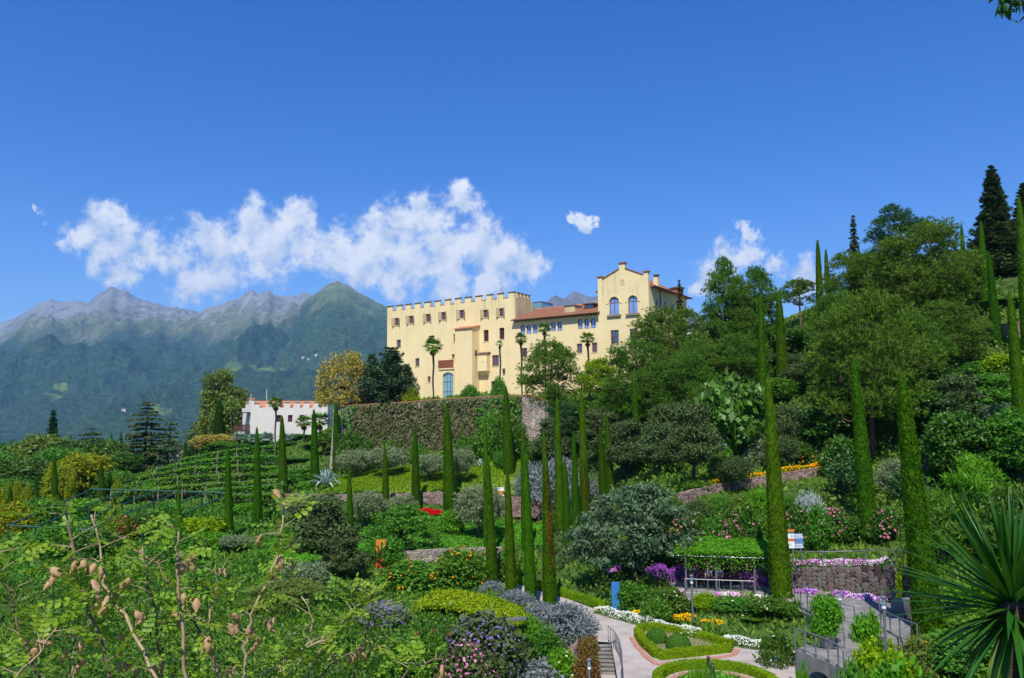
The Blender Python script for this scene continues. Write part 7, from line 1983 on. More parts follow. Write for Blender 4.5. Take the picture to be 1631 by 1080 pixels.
def standing(label, p, yaw, shirt, shorts, h=1.7, hat=None, step=.12):
    t = thing('person', label, 'person', tuple(p), yaw); t.scale = (h / 1.72,) * 3
    j = [(0, 0, .93), (0, 0, 1.12), (0, .01, 1.36), (0, .01, 1.47), (0, 0, 1.52)]; e = [(0, 1), (1, 2), (2, 3), (3, 4)]; r = [(.135, .1), (.13, .095), (.15, .1), (.06, .06), (.05, .05)]
    for s in (-1, 1):
        b_ = len(j); j += [(.09 * s, 0, .86), (.1 * s, -.02 - step * s * .5, .48), (.1 * s, .03 - step * s * .8, .08), (.1 * s, -.12 - step * s * .8, .03)]; r += [.095, .062, .042, .035]
        e += [(0, b_), (b_, b_ + 1), (b_ + 1, b_ + 2), (b_ + 2, b_ + 3)]
        b_ = len(j); j += [(.19 * s, .01, 1.40), (.23 * s, .03 + step * s * .4, 1.13), (.23 * s, -.06 + step * s * .8, .88)]; r += [.058, .044, .032]
        e += [(2, b_), (b_, b_ + 1), (b_ + 1, b_ + 2)]; hand_edges(j, e, r, b_ + 2, (0, -.2, -1))
    skin_body('body', j, e, r, M_SKIN, t)
    sj = [(0, 0, .98), (0, 0, 1.14), (0, .01, 1.36), (.17, .01, 1.405), (.2, .01, 1.28), (-.17, .01, 1.405), (-.2, .01, 1.28)]
    skin_body('shirt', sj, [(0, 1), (1, 2), (2, 3), (3, 4), (2, 5), (5, 6)], [(.155, .115), (.15, .112), (.165, .115), .075, .066, .075, .066], shirt, t)
    qj = [(0, 0, .95), (.09, 0, .84), (.1, -.02 - step * .3, .56), (-.09, 0, .84), (-.1, -.02 + step * .3, .56)]
    skin_body('shorts', qj, [(0, 1), (1, 2), (0, 3), (3, 4)], [(.15, .115), .112, .092, .112, .092], shorts, t)
    head(t, (0, -.015, 1.62), 0, hat=hat)
    return t
def seated(label, p, yaw, shirt, trousers, hair=M_HAIR):
    t = thing('person', label, 'person', tuple(p), yaw)
    j = [(0, .1, .54), (0, .08, .74), (0, .06, .98), (0, .05, 1.08), (0, .03, 1.13)]; e = [(0, 1), (1, 2), (2, 3), (3, 4)]; r = [(.13, .11), (.13, .1), (.15, .1), .06, .05]
    for s in (-1, 1):
        b_ = len(j); j += [(.09 * s, 0, .53), (.11 * s, -.36, .53), (.12 * s, -.40, .09), (.12 * s, -.53, .04)]; r += [.09, .065, .042, .035]; e += [(0, b_), (b_, b_ + 1), (b_ + 1, b_ + 2), (b_ + 2, b_ + 3)]
        b_ = len(j); j += [(.19 * s, .06, 1.02), (.23 * s, .0, .76), (.12 * s, -.22, .64)]; r += [.058, .044, .032]; e += [(2, b_), (b_, b_ + 1), (b_ + 1, b_ + 2)]; hand_edges(j, e, r, b_ + 2, (-.3 * s, -1, -.1))
    skin_body('body', j, e, r, M_SKIN, t)
    sj = [(0, .1, .6), (0, .08, .76), (0, .06, .98), (.17, .06, 1.025), (.215, .03, .86), (-.17, .06, 1.025), (-.215, .03, .86)]
    skin_body('shirt', sj, [(0, 1), (1, 2), (2, 3), (3, 4), (2, 5), (5, 6)], [(.155, .12), (.15, .115), (.165, .118), .075, .064, .075, .064], shirt, t)
    qj = [(0, .1, .56)]; qe = []; qr = [(.15, .125)]
    for s in (-1, 1):
        b_ = len(qj); qj += [(.09 * s, 0, .54), (.11 * s, -.36, .54), (.12 * s, -.40, .14)]; qr += [.105, .082, .06]; qe += [(0, b_), (b_, b_ + 1), (b_ + 1, b_ + 2)]
    skin_body('trousers', qj, qe, qr, trousers, t)
    head(t, (0, .0, 1.22), 0, hair)
    return t
sp_ = tpt(1128, 55.85); seated('person in pale blue shirt and dark trousers sitting on the bench, hands together', (sp_[0], sp_[1], TZ_), R(8), M_CLOTH_BLUE, M_CLOTH_NAVY)
sp_ = tpt(1146, 55.85); seated('person in blue shirt sitting in the shade, right on the bench', (sp_[0], sp_[1], TZ_), R(-6), M_MIDBLUE, M_CLOTH_NAVY)
g_ = ground(858, 835); standing('walker in mint green shirt and dark shorts behind the cypresses', (g_[0], g_[1], g_[2] + .02), R(70), M_CLOTH_MINT, M_CLOTH_BLACK, 1.72)
g_ = ground(889, 836); standing('walker in pale clothes and light hat between the cypresses', (g_[0], g_[1], g_[2] + .02), R(-60), M_CLOTH_WHITE, M_CLOTH_WHITE, 1.72, hat=M_CLOTH_WHITE)
# kneeling bronze figure in the pond
sx, sy = fl(1134, 1093)
stt = thing('statue', 'dark bronze kneeling figure at the lily pond', 'statue', (sx, sy, Z0), R(-70))
j = [(0, .08, .5), (0, .03, .74), (0, -.04, .98), (0, -.09, 1.08), (0, -.13, 1.14)]; e = [(0, 1), (1, 2), (2, 3), (3, 4)]; r = [(.16, .13), (.145, .11), (.175, .115), .065, .055]
for s in (-1, 1):
    b_ = len(j); j += [(.1 * s, .04, .46), (.15 * s, -.30, .34), (.15 * s, .1, .25), (.15 * s, .2, .24)]; r += [.105, .08, .055, .04]; e += [(0, b_), (b_, b_ + 1), (b_ + 1, b_ + 2), (b_ + 2, b_ + 3)]
    b_ = len(j); j += [(.21 * s, -.05, 1.0), (.25 * s, -.12, .72), (.13 * s, -.32, .52)]; r += [.066, .05, .036]; e += [(2, b_), (b_, b_ + 1), (b_ + 1, b_ + 2)]; hand_edges(j, e, r, b_ + 2, (-.3 * s, -1, -.2))
skin_body('body', j, e, r, M_BRONZE, stt)
hd_ = head(stt, (0, -.17, 1.25), 0, M_BRONZE)
for q in [hd_] + list(hd_.children): q.data.materials.clear(); q.data.materials.append(M_BRONZE)
MB().lathe([(.42, 0), (.42, .2), (.36, .24)], 18).build('plinth', M_STONE_SILL, stt)

# ------------------------------------------------------------------ curved flower wall, built stone by stone
WL = toplevel([(1250, 903, 54.6), (1275, 904, 53.0), (1320, 905, 52.0), (1370, 904, 51.2), (1412, 903, 49.9), (1440, 905, 47.8), (1455, 908, 45.6)], 6)
strip_wall('garden_wall', 'shaded rubble wall behind the bench under the pergola', toplevel([(1055, 893, 59.6), (1140, 896, 58.9), (1215, 900, 57.4), (1249, 902, 54.8)], 3), 2.4, .45, M_PORPH)
WH = 2.0
fw_ = strip_wall('flower_wall', 'curved porphyry rubble wall topped by petunias and a railing', WL, WH, .45, M_MORTAR)
stones = []
for v_ in range(7):
    mb = MB(); k = 7; rad = [.54 * (.72 + .5 * rng.random()) for _ in range(k)]
    a0 = rng.random()
    ringp = [(rad[i] * math.cos(2 * math.pi * i / k + a0), rad[i] * math.sin(2 * math.pi * i / k + a0)) for i in range(k)]
    V = [(x, .02, z) for x, z in ringp] + [(x * .84, -.26 - .14 * rng.random(), z * .84) for x, z in ringp] + [(0, -.36, 0)]
    f = [(i, (i + 1) % k, k + (i + 1) % k, k + i) for i in range(k)] + [(k + i, k + (i + 1) % k, 2 * k) for i in range(k)]
    mb.add(V, f); stones.append(mb.mesh('stone', M_PORPH_STONES))
M_ST = [M_PORPH_STONES, surf('dark_porphyry', [(.04, .024, .022), (.085, .052, .048)], 6, .9, bump=.5), surf('grey_porphyry', [(.10, .09, .08), (.21, .19, .17)], 6, .9, bump=.5), surf('warm_porphyry', [(.085, .06, .05), (.17, .12, .10)], 6, .9, bump=.5)]
wl_ = np.array(WL); Lw = np.concatenate([[0], np.cumsum(np.linalg.norm(np.diff(wl_, axis=0), axis=1))])
bin_ = .06; nb_ = int(Lw[-1] / bin_); lvl = np.full(nb_, -WH + .1); cnt = 0
while cnt < 330:
    i0 = int(np.argmin(lvl)); base_ = lvl[i0]
    if base_ > -.12: break
    wd_ = .22 + .34 * rng.random() ** 1.3; rh = .18 + .24 * rng.random(); k = 0
    while i0 + k < nb_ and k < int(wd_ / bin_) and lvl[i0 + k] < base_ + .07: k += 1
    k = max(k, 1); wd_ = k * bin_; rh = min(rh, .75 * wd_ + .14)
    lvl[i0:i0 + k] = base_ + rh
    if k < 3: continue
    s = (i0 + k / 2) * bin_
    p = np.array([np.interp(s, Lw, wl_[:, c]) for c in range(3)]); q = np.array([np.interp(s + .2, Lw, wl_[:, c]) for c in range(3)]); d = q - p
    if np.linalg.norm(d) < 1e-6: d = wl_[-1] - wl_[-2]
    mt = M_ST[1 if rng.random() < max(0, s / Lw[-1] - .4) * 1.5 else rng.choice([0, 2, 2, 3])]
    use('stone', stones[rng.integers(7)], fw_, tuple(p - wl_[0] + [0, 0, base_ + rh / 2]), (0, rng.normal() * .2, math.atan2(d[1], d[0])), (wd_ * 1.14, .3, rh * 1.18), mt); cnt += 1
railing('wall_railing', 'long grey railing above the curved flower wall', [p + np.array([0, .25, 0]) for p in WL[2::3]] , 1.0, 1.35)
bedding('petunia_border', 'magenta and white petunias along the wall top', [tuple(p + np.array([0, .55, -.1])) for p in WL[:27:2]], .6, .5, [(F_MAG, .36, .1), (F_WHITE, .2, .45)], 4200, .085)
bz_ = [at(1262, 943, 51.2), at(1300, 948, 50.6), at(1350, 952, 49.6), at(1390, 957, 48.6), at(1408, 960, 48.0)]
bedding('petunia_bed', 'sloping petunia bed at the foot of the curved wall', [tuple(p - np.array([0, 0, .4])) for p in bz_], 1.0, .65, [(F_MAG, .32, .15), (F_WHITE, .25, .45), (F_PURPLE, .3, .3)], 5200, .085)
gbed('petunia_bank', 'purple petunias behind the bench and big cypress', [(1085, 918, 57.2), (1130, 916, 57), (1180, 916, 56.6), (1225, 920, 56), (1262, 932, 53)], .9, [(F_PURPLE, .8, .1), (F_MAG, .4, .4)], 4600, .085)
bz_ = [at(1140, 945, 52.2), at(1175, 950, 51.6), at(1215, 955, 50.8), at(1262, 962, 49.4)]
bedding('petunia_edge', 'pink and white petunias along the edge below the big cypress', [tuple(p - np.array([0, 0, .35])) for p in bz_], .6, .5, [(F_MAG, .7, .25), (F_WHITE, .6, .3)], 2600, .085)
bedding('petunia_mound', 'pink and purple petunia mound in the shade of the spreading tree', [tuple(ground(966, 918)), tuple(ground(988, 912))], 1.2, .5, [(F_MAG, .5, .1), (F_PURPLE, .4, .1)], 1100, .085)
gbed('petunia_bank', 'dark purple petunias under the spreading tree', [(1030, 905, 57), (1075, 902, 58), (1110, 905, 58)], 1.2, [(F_PURPLE, .9, .1)], 2600, .085)
gbed('petunia_mound', 'small bright petunia mound left of the terrace railing', [(1076, 935, 54.5), (1090, 940, 54)], .7, [(F_MAG, .8, .1), (F_WHITE, .3, .3)], 900, .085)
gbed('petunia_mound', 'purple petunia mound behind the second front cypress', [(797, 905, 66), (812, 905, 66)], .9, [(F_PURPLE, .8, .1), (F_MAG, .3, .3)], 1000, .1)
bz_ = groundline([(620, 90.6), (660, 90.4), (705, 90.2)], 0, 2)
bedding('red_flower_strip', 'strip of crimson flowers at the foot of the meadow wall', [tuple(p) for p in bz_], .9, .6, [(F_RED, 1.0, .02)], 2400, .14, L_RUST)
bz_ = toplevel([(1120, 777, 66.4), (1200, 763, 68.8), (1260, 753, 69.8), (1325, 743, 70.8)], 2)
bedding('yellow_flower_strip', 'yellow and orange flowers along the slope wall top', [tuple(p) for p in bz_], .7, .5, [(F_YELLOW, .4, .3), (F_ORANGE, .2, .5)], 2200, .1)

# ------------------------------------------------------------------ ramps, bridge, steps on the right
def slab(name, label, pix, th, mat, cat, kind=None):
    P_ = [at(*p) for p in pix]
    n = len(P_); mb = MB().add([tuple(p - np.array([0, 0, th])) for p in P_] + [tuple(p) for p in P_], [tuple(range(n - 1, -1, -1)), tuple(range(n, 2 * n))] + [(i, (i + 1) % n, (i + 1) % n + n, i + n) for i in range(n)])
    o = mb.build(name, mat); tag(o, label, cat, kind=kind); return o
slab('ramp', 'pale concrete ramp between petunia bed and steps', [(1258, 965, 48.8), (1300, 985, 44.5), (1365, 998, 42.5), (1440, 990, 42.5), (1440, 965, 46), (1400, 957, 48.3), (1300, 948, 50.4), (1262, 944, 51)], .5, M_CONC, 'ramp', 'structure')
railing('ramp_railing', 'grey railing along the lower edge of the ramp', [at(1266, 964, 48.4), at(1300, 984, 44.5), at(1362, 997, 42.6)], 1.0, 1.2)
slab('ramp', 'concrete landing in front of the right cypress', [(1375, 1005, 40.5), (1420, 1018, 38.5), (1450, 1012, 38.5), (1450, 985, 41.5), (1400, 985, 42)], .6, M_CONC, 'ramp', 'structure')
railing('ramp_railing', 'grey railing on the landing left of the right cypress', [at(1402, 985, 43), at(1422, 974, 44.6), at(1452, 972, 44.2)], 1.0, 1.1)
railing('ramp_railing', 'lower grey railing running past the right cypress', [at(1404, 1003, 40.4), at(1436, 1020, 38.0), at(1462, 1030, 37)], 1.0, 1.0)
cw = strip_wall('channel_wall', 'concrete channel wall beside the right cypress', [at(1418, 955, 44.5), at(1440, 953, 44), at(1462, 957, 43)], 1.4, .3, M_CONC)
g2 = thing('garden_steps', 'concrete steps beside the potted bush', 'steps', tuple(at(1325, 995, 43)))
a, b_, c, d = at(1328, 993, 43.2), at(1352, 991, 43.2), at(1376, 1030, 38.8), at(1332, 1034, 38.8)
for k in range(7):
    t0, t1 = k / 7, (k + 1.1) / 7
    q = [a + (d - a) * t1, b_ + (c - b_) * t1, b_ + (c - b_) * t0, a + (d - a) * t0]; z = a[2] + (d[2] - a[2]) * (k + .6) / 7
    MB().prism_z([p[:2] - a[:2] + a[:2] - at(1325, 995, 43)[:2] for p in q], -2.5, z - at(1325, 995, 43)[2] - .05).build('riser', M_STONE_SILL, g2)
    MB().prism_z([p[:2] - at(1325, 995, 43)[:2] + [0, -.05] for p in q], z - at(1325, 995, 43)[2] - .048, z - at(1325, 995, 43)[2]).build('tread', M_CONC, g2)
slab('landing', 'concrete landing below the steps', [(1318, 1036, 38.6), (1352, 1052, 36.6), (1390, 1044, 36.8), (1378, 1026, 39)], .5, M_CONC, 'landing', 'structure')
br_ = thing('foot_bridge', 'small arched concrete footbridge over a waterfall channel', 'bridge', tuple(at(1267, 1038, 38)))
bo_ = at(1267, 1038, 38)
fr_ = [at(1268, 1036, 38), at(1290, 1044, 37), at(1320, 1056, 36), at(1338, 1066, 35.2)]
bk_ = [at(1283, 1026, 40), at(1305, 1030, 39.4), at(1345, 1038, 38.6), at(1370, 1046, 37.6)]
dk = MB()
for i in range(3):
    p = [fr_[i], fr_[i + 1], bk_[i + 1], bk_[i]]; dk.hexa([q - bo_ - [0, 0, .18] for q in p] + [q - bo_ for q in p])
dk.build('deck', M_CONC, br_)
side = MB()
for i in range(12):
    t0, t1 = i / 12, (i + 1) / 12
    L_ = np.array(fr_); f0 = np.array([np.interp(t0 * 3, range(4), L_[:, c]) for c in range(3)]); f1 = np.array([np.interp(t1 * 3, range(4), L_[:, c]) for c in range(3)])
    def low(t): return 1.9 if t < .12 or t > .93 else 1.9 - 1.35 * math.sin(math.pi * (t - .12) / .81) ** .6
    side.hexa([f0 - bo_ - [0, .02, low(t0)], f1 - bo_ - [0, .02, low(t1)], f1 - bo_ + [0, .22, -low(t1)], f0 - bo_ + [0, .22, -low(t0)], f0 - bo_ - [0, .02, .182], f1 - bo_ - [0, .02, .182], f1 - bo_ + [0, .22, -.182], f0 - bo_ + [0, .22, -.182]])
side.build('arch_side', M_CONC, br_)
railing('bridge_railing', 'curved grey railing on the front of the footbridge', [p + np.array([0, .08, 0]) for p in fr_] + [at(1345, 1076, 34.6)], 1.0, .75)
railing('bridge_railing', 'grey railing on the back of the footbridge', [p + np.array([0, -.05, 0]) for p in bk_[:3]], .9, .9)
wf = MB()
for k in range(14):
    x = .95 + k * .075; wf.tube([(x, .9, -.75), (x + .01, .75, -1.2), (x + .02 * rng.normal(), .7, -2.1)], .02 + .012 * rng.random(), 5)
M_FOAM = surf('falling_water', [(.35, .42, .5), (.6, .66, .72)], 9, .3, spec=.5)
plant('low_mound', 1283, 1050, 30, Y=36.2, leaf=L_BRIGHT, cat='plant', name='fern', label='small fern at the foot of the footbridge')
wfo = wf.build('waterfall', M_FOAM, None, True, tuple(bo_)); tag(wfo, 'thin waterfall under the footbridge arch', 'waterfall', kind='stuff')
# potted bush
pp = at(1318, 1034, 39.2); pot = thing('planter', 'round concrete planter at the steps', 'planter', tuple(pp))
MB().lathe([(.28, 0), (.34, .05), (.40, .72), (.42, .75), (.36, .75), (.34, .66)], 20).build('pot', M_POT, pot, True)
MB().lathe([(.335, .6), (.33, .67)], 16).build('soil', m_ground, pot)
tm, cm, H0, W0 = LIB['shrub'][1]
bb = thing('potted_bush', 'bright green bush growing in the concrete planter', 'bush', (pp[0], pp[1], pp[2] + .62)); bb.scale = (1.75 / W0, 1.75 / W0, 2.2 / H0)
use('stems', tm, bb, mat=M_BARK); use('foliage', cm, bb, mat=L_BRIGHT)
# lamps
def lamp(label, p, h=2.6):
    t = thing('garden_lamp', label, 'lamp', tuple(p))
    MB().lathe([(.06, 0), (.06, h - .55)], 10).build('post', M_STEEL, t); MB().lathe([(.09, h - .548), (.09, h - .45)], 12).build('collar', M_WHITEPAINT, t)
    MB().lathe([(.075, h - .448), (.085, h - .1)], 12).build('lens', M_GLASS_TEAL, t); MB().lathe([(.13, h - .098), (.12, h - .05), (.02, h)], 14).build('cap', M_STEEL, t)
pl_ = at(1411, 1025, 34.5); lamp('grey garden lamp right of the steps', (pl_[0], pl_[1], pl_[2] - .3), 2.3)
pl_ = at(939, 1082, 41.5); lamp('grey garden lamp in front of the bronze-leaved shrub', (pl_[0], pl_[1], LOWZ), 1.7)
pl_ = fl(1104, 1000); lamp('slim lamp post among the roses', (pl_[0], pl_[1], FLOOR), 3.2)
pl_ = at(1338, 960, 46.0); lamp('short grey lamp on the ramp', (pl_[0], pl_[1], pl_[2] - .5), 1.2)
# blue stele
p0 = fl(981, 978); sl = thing('blue_stele', 'tall blue information stele beside the path', 'sign', (p0[0], p0[1], FLOOR), R(14))
MB().box(-.26, .26, -.06, .06, 0, 2.05).build('panel', M_BLUE, sl); MB().box(-.3, .3, -.1, .1, 0, .06).build('foot', M_STEEL, sl)
# banner stele orange and red
p0 = ground(606, 905); sl = thing('banner_stele', 'orange and red standing panel beside the airy tree', 'sign', tuple(p0), R(10))
MB().box(-.42, .42, -.05, .05, 1.35, 2.35).build('upper_panel', M_ORANGE, sl); MB().box(-.42, .42, -.05, .05, 0, 1.347).build('lower_panel', M_REDPANEL, sl)
MB().box(-.05, .34, -.056, -.051, 1.4, 2.28).build('print', M_YPANEL, sl); MB().lathe([(.002, -.2), (.2, 0), (.002, .2)], 12).build('printed_disc', M_YPANEL, sl, False, (-.02, -.02, .8)).scale = (1, .16, 1)
# way signs
p0 = at(1263, 872, 53.5); z0_ = hz(p0[0], p0[1])
sg = thing('way_sign', 'orange and white signboard with pale blue direction boards', 'sign', (p0[0], p0[1], z0_ - .1), R(4))
zb_ = p0[2] - z0_
MB().box(-.03, .03, -.03, .03, 0, zb_ + 1.3).build('post', M_STEEL, sg); MB().box(.5, .56, -.03, .03, 0, zb_ + .9).build('post', M_STEEL, sg)
z_ = zb_ + 1.3
for (a, c, m) in ((.0, .16, M_ORANGE), (.16, .28, M_TEALPANEL), (.28, .62, M_WHITEPAINT), (.66, .8, M_ORANGE), (.8, 1.25, M_WHITEPAINT)):
    MB().box(-.34, .1, -.08, -.04, z_ - c + .004, z_ - a).build('board', m, sg)
for q in range(3): MB().box(-.12, -.02, -.084, -.081, z_ - .4 - q * .06, z_ - .37 - q * .06).build('printed_line', M_INK, sg)
MB().box(-.28, -.1, -.084, -.081, z_ - 1.1, z_ - .9).build('printed_map', M_PALEBLUE, sg)
for k in range(6):
    m = M_PALEBLUE if k not in (2, 3) else M_MIDBLUE
    MB().prism_z([(.14, -.07), (.66 + .05 * (k % 2), -.07), (.66 + .05 * (k % 2), -.04), (.14, -.04)], zb_ + .86 - k * .16, zb_ + .99 - k * .16).build('direction_board', m, sg)
p0 = ground(797, 818); sg = thing('way_sign', 'white and orange signpost in front of the grey lavender', 'sign', (p0[0], p0[1], p0[2]), R(4))
MB().box(-.05, .05, 0, .06, 0, 2.9).build('post', M_STEEL, sg)
for k in range(6):
    MB().box(-.34, .42 - .1 * (k % 2), -.05, -.003, 2.9 - (k + 1) * .42, 2.9 - k * .42 - .03).build('board', M_ORANGE if k in (1, 3) else M_WHITEPAINT, sg)
p0 = ground(1322, 752); sg = thing('yellow_stele', 'ochre yellow panel at the end of the slope wall', 'sign', tuple(p0), R(-30))
MB().box(-.28, .28, -.06, .06, 0, 2.3).build('panel', M_YPANEL, sg); MB().box(-.32, .32, -.1, .1, 0, .08).build('foot', M_STEEL, sg)

# ------------------------------------------------------------------ rose arbour with golden hedge roof
ab0 = at(740, 965, 52)
ar = thing('leafy_arbour', 'yellow-green clipped leaf roof arching over the sunken arbour', 'arbour', (ab0[0], ab0[1], hz(ab0[0], ab0[1])))
n = 15000; u = rng.random(n); q = rng.uniform(-1, 1, n)
cx_ = np.interp(u, [0, .3, .6, .85, 1], [at(x, 950, Y)[0] for x, Y in ((662, 54), (715, 54), (775, 52), (820, 49.5), (838, 48))])
cy_ = np.interp(u, [0, .3, .6, .85, 1], [54, 54, 52, 49.5, 48]); ct = np.interp(u, [0, .15, .3, .6, .85, 1], [at(x, y, Y)[2] for x, y, Y in ((662, 960, 54), (690, 944, 54), (715, 942, 54), (775, 952, 52), (820, 968, 49.5), (838, 985, 48))])
pos = np.stack([cx_ + q * .4, cy_ + q * 1.7, ct - q * q * .55 - rng.random(n) * .25 + .18 * fbm(u * 30, q * 4, 3, 8)], 1)
a = unit(rand_unit(n)); nr = unit(np.stack([q * .1, q * .6, np.ones(n)], 1) + rand_unit(n) * .5); b_ = unit(np.cross(nr, a)); S = .2 * (.6 + .8 * rng.random(n))
V, F = leaf_quads(pos - np.array(ar.location), a * S[:, None] / 2, b_ * S[:, None] * .3)
use('leaf_roof', np_mesh('leaf_roof', V, F, L_LIME), ar)
for k, (px, Y) in enumerate(((672, 55), (720, 55.5), (775, 53.5), (700, 52.6), (760, 51), (815, 48.6))):
    p = col_at(px, Y) - np.array(ar.location); zt = float(np.interp(px, [662, 715, 775, 838], [at(662, 960, 54)[2], at(715, 942, 54)[2], at(775, 952, 52)[2], at(838, 985, 48)[2]])) - ar.location.z - .4
    MB().box(p[0] - .06, p[0] + .06, p[1] - .06, p[1] + .06, p[2] - .2, zt).build('post', M_DARKWOOD, ar)
pa = at(797, 991, 46.5); pb = at(838, 988, 46.0)
MB().hexa([Vector(p) - ar.location for p in (pa, pb, pb + [0, .5, 0], pa + [0, .5, 0], pa + [0, 0, .1], pb + [0, 0, .1], pb + [0, .5, .1], pa + [0, .5, .1])]).build('steel_beam', M_STEEL, ar)
pm = (pa + pb) / 2; zg = hz(pm[0], pm[1])
MB().box(pm[0] - ar.location.x - .18, pm[0] - ar.location.x - .06, pm[1] - ar.location.y + .2, pm[1] - ar.location.y + .32, zg - ar.location.z - .2, pm[2] - ar.location.z).build('post', M_STEEL, ar)

# ------------------------------------------------------------------ vineyard rows
def vine_row(label, px0, px1, Y0, Y1, h=1.9, dens=420, z_add=0.0):
    a, c = col_at(px0, Y0), col_at(px1, Y1); L = np.linalg.norm(c - a)
    t = thing('vine_row', label, 'vines', tuple(a), 0, 'rows of the terraced vineyard')
    n = int(dens * L); s = rng.random(n); x = a[0] + (c[0] - a[0]) * s; y = a[1] + (c[1] - a[1]) * s
    hh = height(x, y)
    q = rng.normal(size=n) * .32; top = rng.random(n)
    pos = np.stack([x + rng.normal(size=n) * .1, y + q - .35 * (top > .6) * rng.random(n), hh + h * (.45 + .55 * top ** .7) + .22 * (fbm(s * L * .8, s * 0, 3, int(Y0)) - .5)], 1) - a
    low = rng.random(n) < .12; pos[low, 2] -= rng.random(low.sum()) * h * .4
    A = unit(rand_unit(n) + [0, -.2, 0]); B = unit(np.cross(unit(np.array([0, -.5, .8]) + rand_unit(n) * .6), A)); S = .32 * (.6 + .8 * rng.random(n))
    V, F = leaf_quads(pos, A * S[:, None] / 2, B * S[:, None] * .36)
    use('vine_leaves', np_mesh('vine_leaves', V, F, L_VINE), t)
    k = max(2, int(L / 3.2))
    for i in range(k + 1):
        p = a + (c - a) * i / k; z = hz(p[0], p[1]); p = np.array([p[0], p[1], z]) - a
        MB().box(p[0] - .06, p[0] + .06, p[1] - .75, p[1] - .63, p[2] - .3, p[2] + h + .25).build('post', M_WOODPOST, t)
    for hh_ in (.6, 1.0): MB().tube([Vector((0, -.7, hz(a[0], a[1]) - a[2] + h * hh_)), Vector((*(c - a)[:2] + [0, -.7], hz(c[0], c[1]) - a[2] + h * hh_))], .02, 4).build('wire', M_STEEL, t)
    return t
vine_row('highest vine row below the white house', 290, 440, 132, 128)
vine_row('second vine row from the top', 252, 448, 126, 121)
vine_row('third vine row from the top', 215, 450, 120, 115)
vine_row('fourth vine row, just above the green steel frame', 190, 452, 114, 109, dens=520)
vine_row('fifth vine row, behind the green steel frame', 180, 450, 107, 103)
vine_row('sixth vine row, right of the green steel frame', 330, 452, 100, 98)
vine_row('lowest vine row by the left cypresses', 365, 450, 94, 92)
vine_row('short vine row right of the tall left cypress', 455, 500, 112, 112)
strip_wall('stake_wall', 'dark dry-stone wall with stakes below the vines', toplevel([(190, 786, 108.5), (300, 785, 106.5), (440, 783, 104.5)], 2), 1.8, .4, M_PORPH)

# ------------------------------------------------------------------ green steel frame over the stair terraces
gf0 = at(143, 779, 96)
gf = thing('steel_frame', 'green painted steel frame of sloping rafters on the left slope', 'steel frame', tuple(gf0))
tops = [at(x, 779 + (x - 143) * .028, 96 - (x - 143) * .012) for x in (143, 196, 246, 282, 322, 362)]
lows = [at(x, 837 + (x - 15) * .058, 81 - (x - 15) * .008) for x in (13, 56, 95, 135, 180, 226)]
G = lambda p: Vector(p) - Vector(gf0)
def rod(a, c, r, name): MB().tube([G(a), G(c)], r, 6).build(name, M_GREENSTEEL, gf)
rod(tops[0], tops[-1] + np.array([.3, 0, 0]), .1, 'top_beam'); rod(lows[0], lows[-1], .1, 'low_beam')
for a, c in zip(tops, lows):
    rod(a - np.array([0, .02, .16]), c + np.array([0, 0, .0]), .08, 'rafter')
    for p, dz in ((a, 3.0), (c, 2.6)):
        g_ = hz(p[0], p[1]); rod(p - np.array([0, 0, .1]), np.array([p[0], p[1], min(g_, p[2] - 1.5) - .2]), .08, 'post')
    m = a + (c - a) * .45; rod(m - np.array([0, 0, .12]), np.array([m[0], m[1], min(hz(m[0], m[1]), m[2] - 1.2) - .2]), .06, 'post')

# ------------------------------------------------------------------ palms and agaves
def palm(label, px, top, Y=None, base=None, crown_r=1.15, mesh=None, leaf=L_PALM, n=30, trunk_r=.13, dead=6, p=None):
    mesh = mesh or FAN
    p = p if p is not None else (ground(px, base) if base else col_at(px, Y))
    ztop = at(px, top, p[1])[2]; H = max(.4, ztop - p[2] - crown_r * .75)
    t = thing('palm', label, 'palm', tuple(p))
    k = 9; tr_ = MB(); pts = [(.12 * math.sin(i * 1.3) * .5, .05 * math.sin(i), -.2 + (H + .2) * i / k) for i in range(k + 1)]
    tr_.tube(pts, [trunk_r * (.85 + .3 * (i % 2) * .3 + .45 * i / k) for i in range(k + 1)], 8).build('trunk', M_BARK, t)
    e = Vector(pts[-1])
    for i in range(n):
        a = i * 2.399 + rng.normal() * .15; el = 1.25 - 1.75 * (i / n) ** .8 + rng.normal() * .08
        s = crown_r * (.85 + .25 * rng.random())
        q = Matrix.Rotation(a, 4, 'Z') @ Matrix.Rotation(el, 4, 'X')
        use('frond', mesh, t, tuple(e), q.to_euler(), (s, s, s), leaf)
    for i in range(dead):
        q = Matrix.Rotation(i * 1.1 + .4, 4, 'Z') @ Matrix.Rotation(-1.15 - .2 * rng.random(), 4, 'X')
        use('dead_frond', mesh, t, tuple(e - Vector((0, 0, .1))), q.to_euler(), (crown_r * .8,) * 3, L_RUST)
    return t
def tpos(px, Y, dz=0): a = at(px, 625, Y); return np.array([a[0], a[1], 2.9 + dz])
palm('tall fan palm in front of the castle portal', 688, 541, p=tpos(690, 122.5), crown_r=1.45, n=34)
palm('thin fan palm right of the oriel', 795, 544, p=tpos(797, 121.5), crown_r=.6, n=14, dead=8, trunk_r=.11)
palm('fan palm with yellow fronds at the wing corner', 830, 533, p=tpos(831, 121), crown_r=.95)
palm('shaggy fan palm before the triple windows', 868, 516, p=tpos(869, 118), crown_r=1.0)
palm('small fan palm below the connecting range', 937, 532, p=tpos(938, 118), crown_r=1.1)
palm('tall fan palm in front of the white house', 438, 634, Y=135, crown_r=1.25, dead=8)
palm('low fan palm right at the white house', 484, 664, Y=133, crown_r=1.3)
palm('fan palm half hidden by the buttress', 509, 660, Y=128, crown_r=1.5)
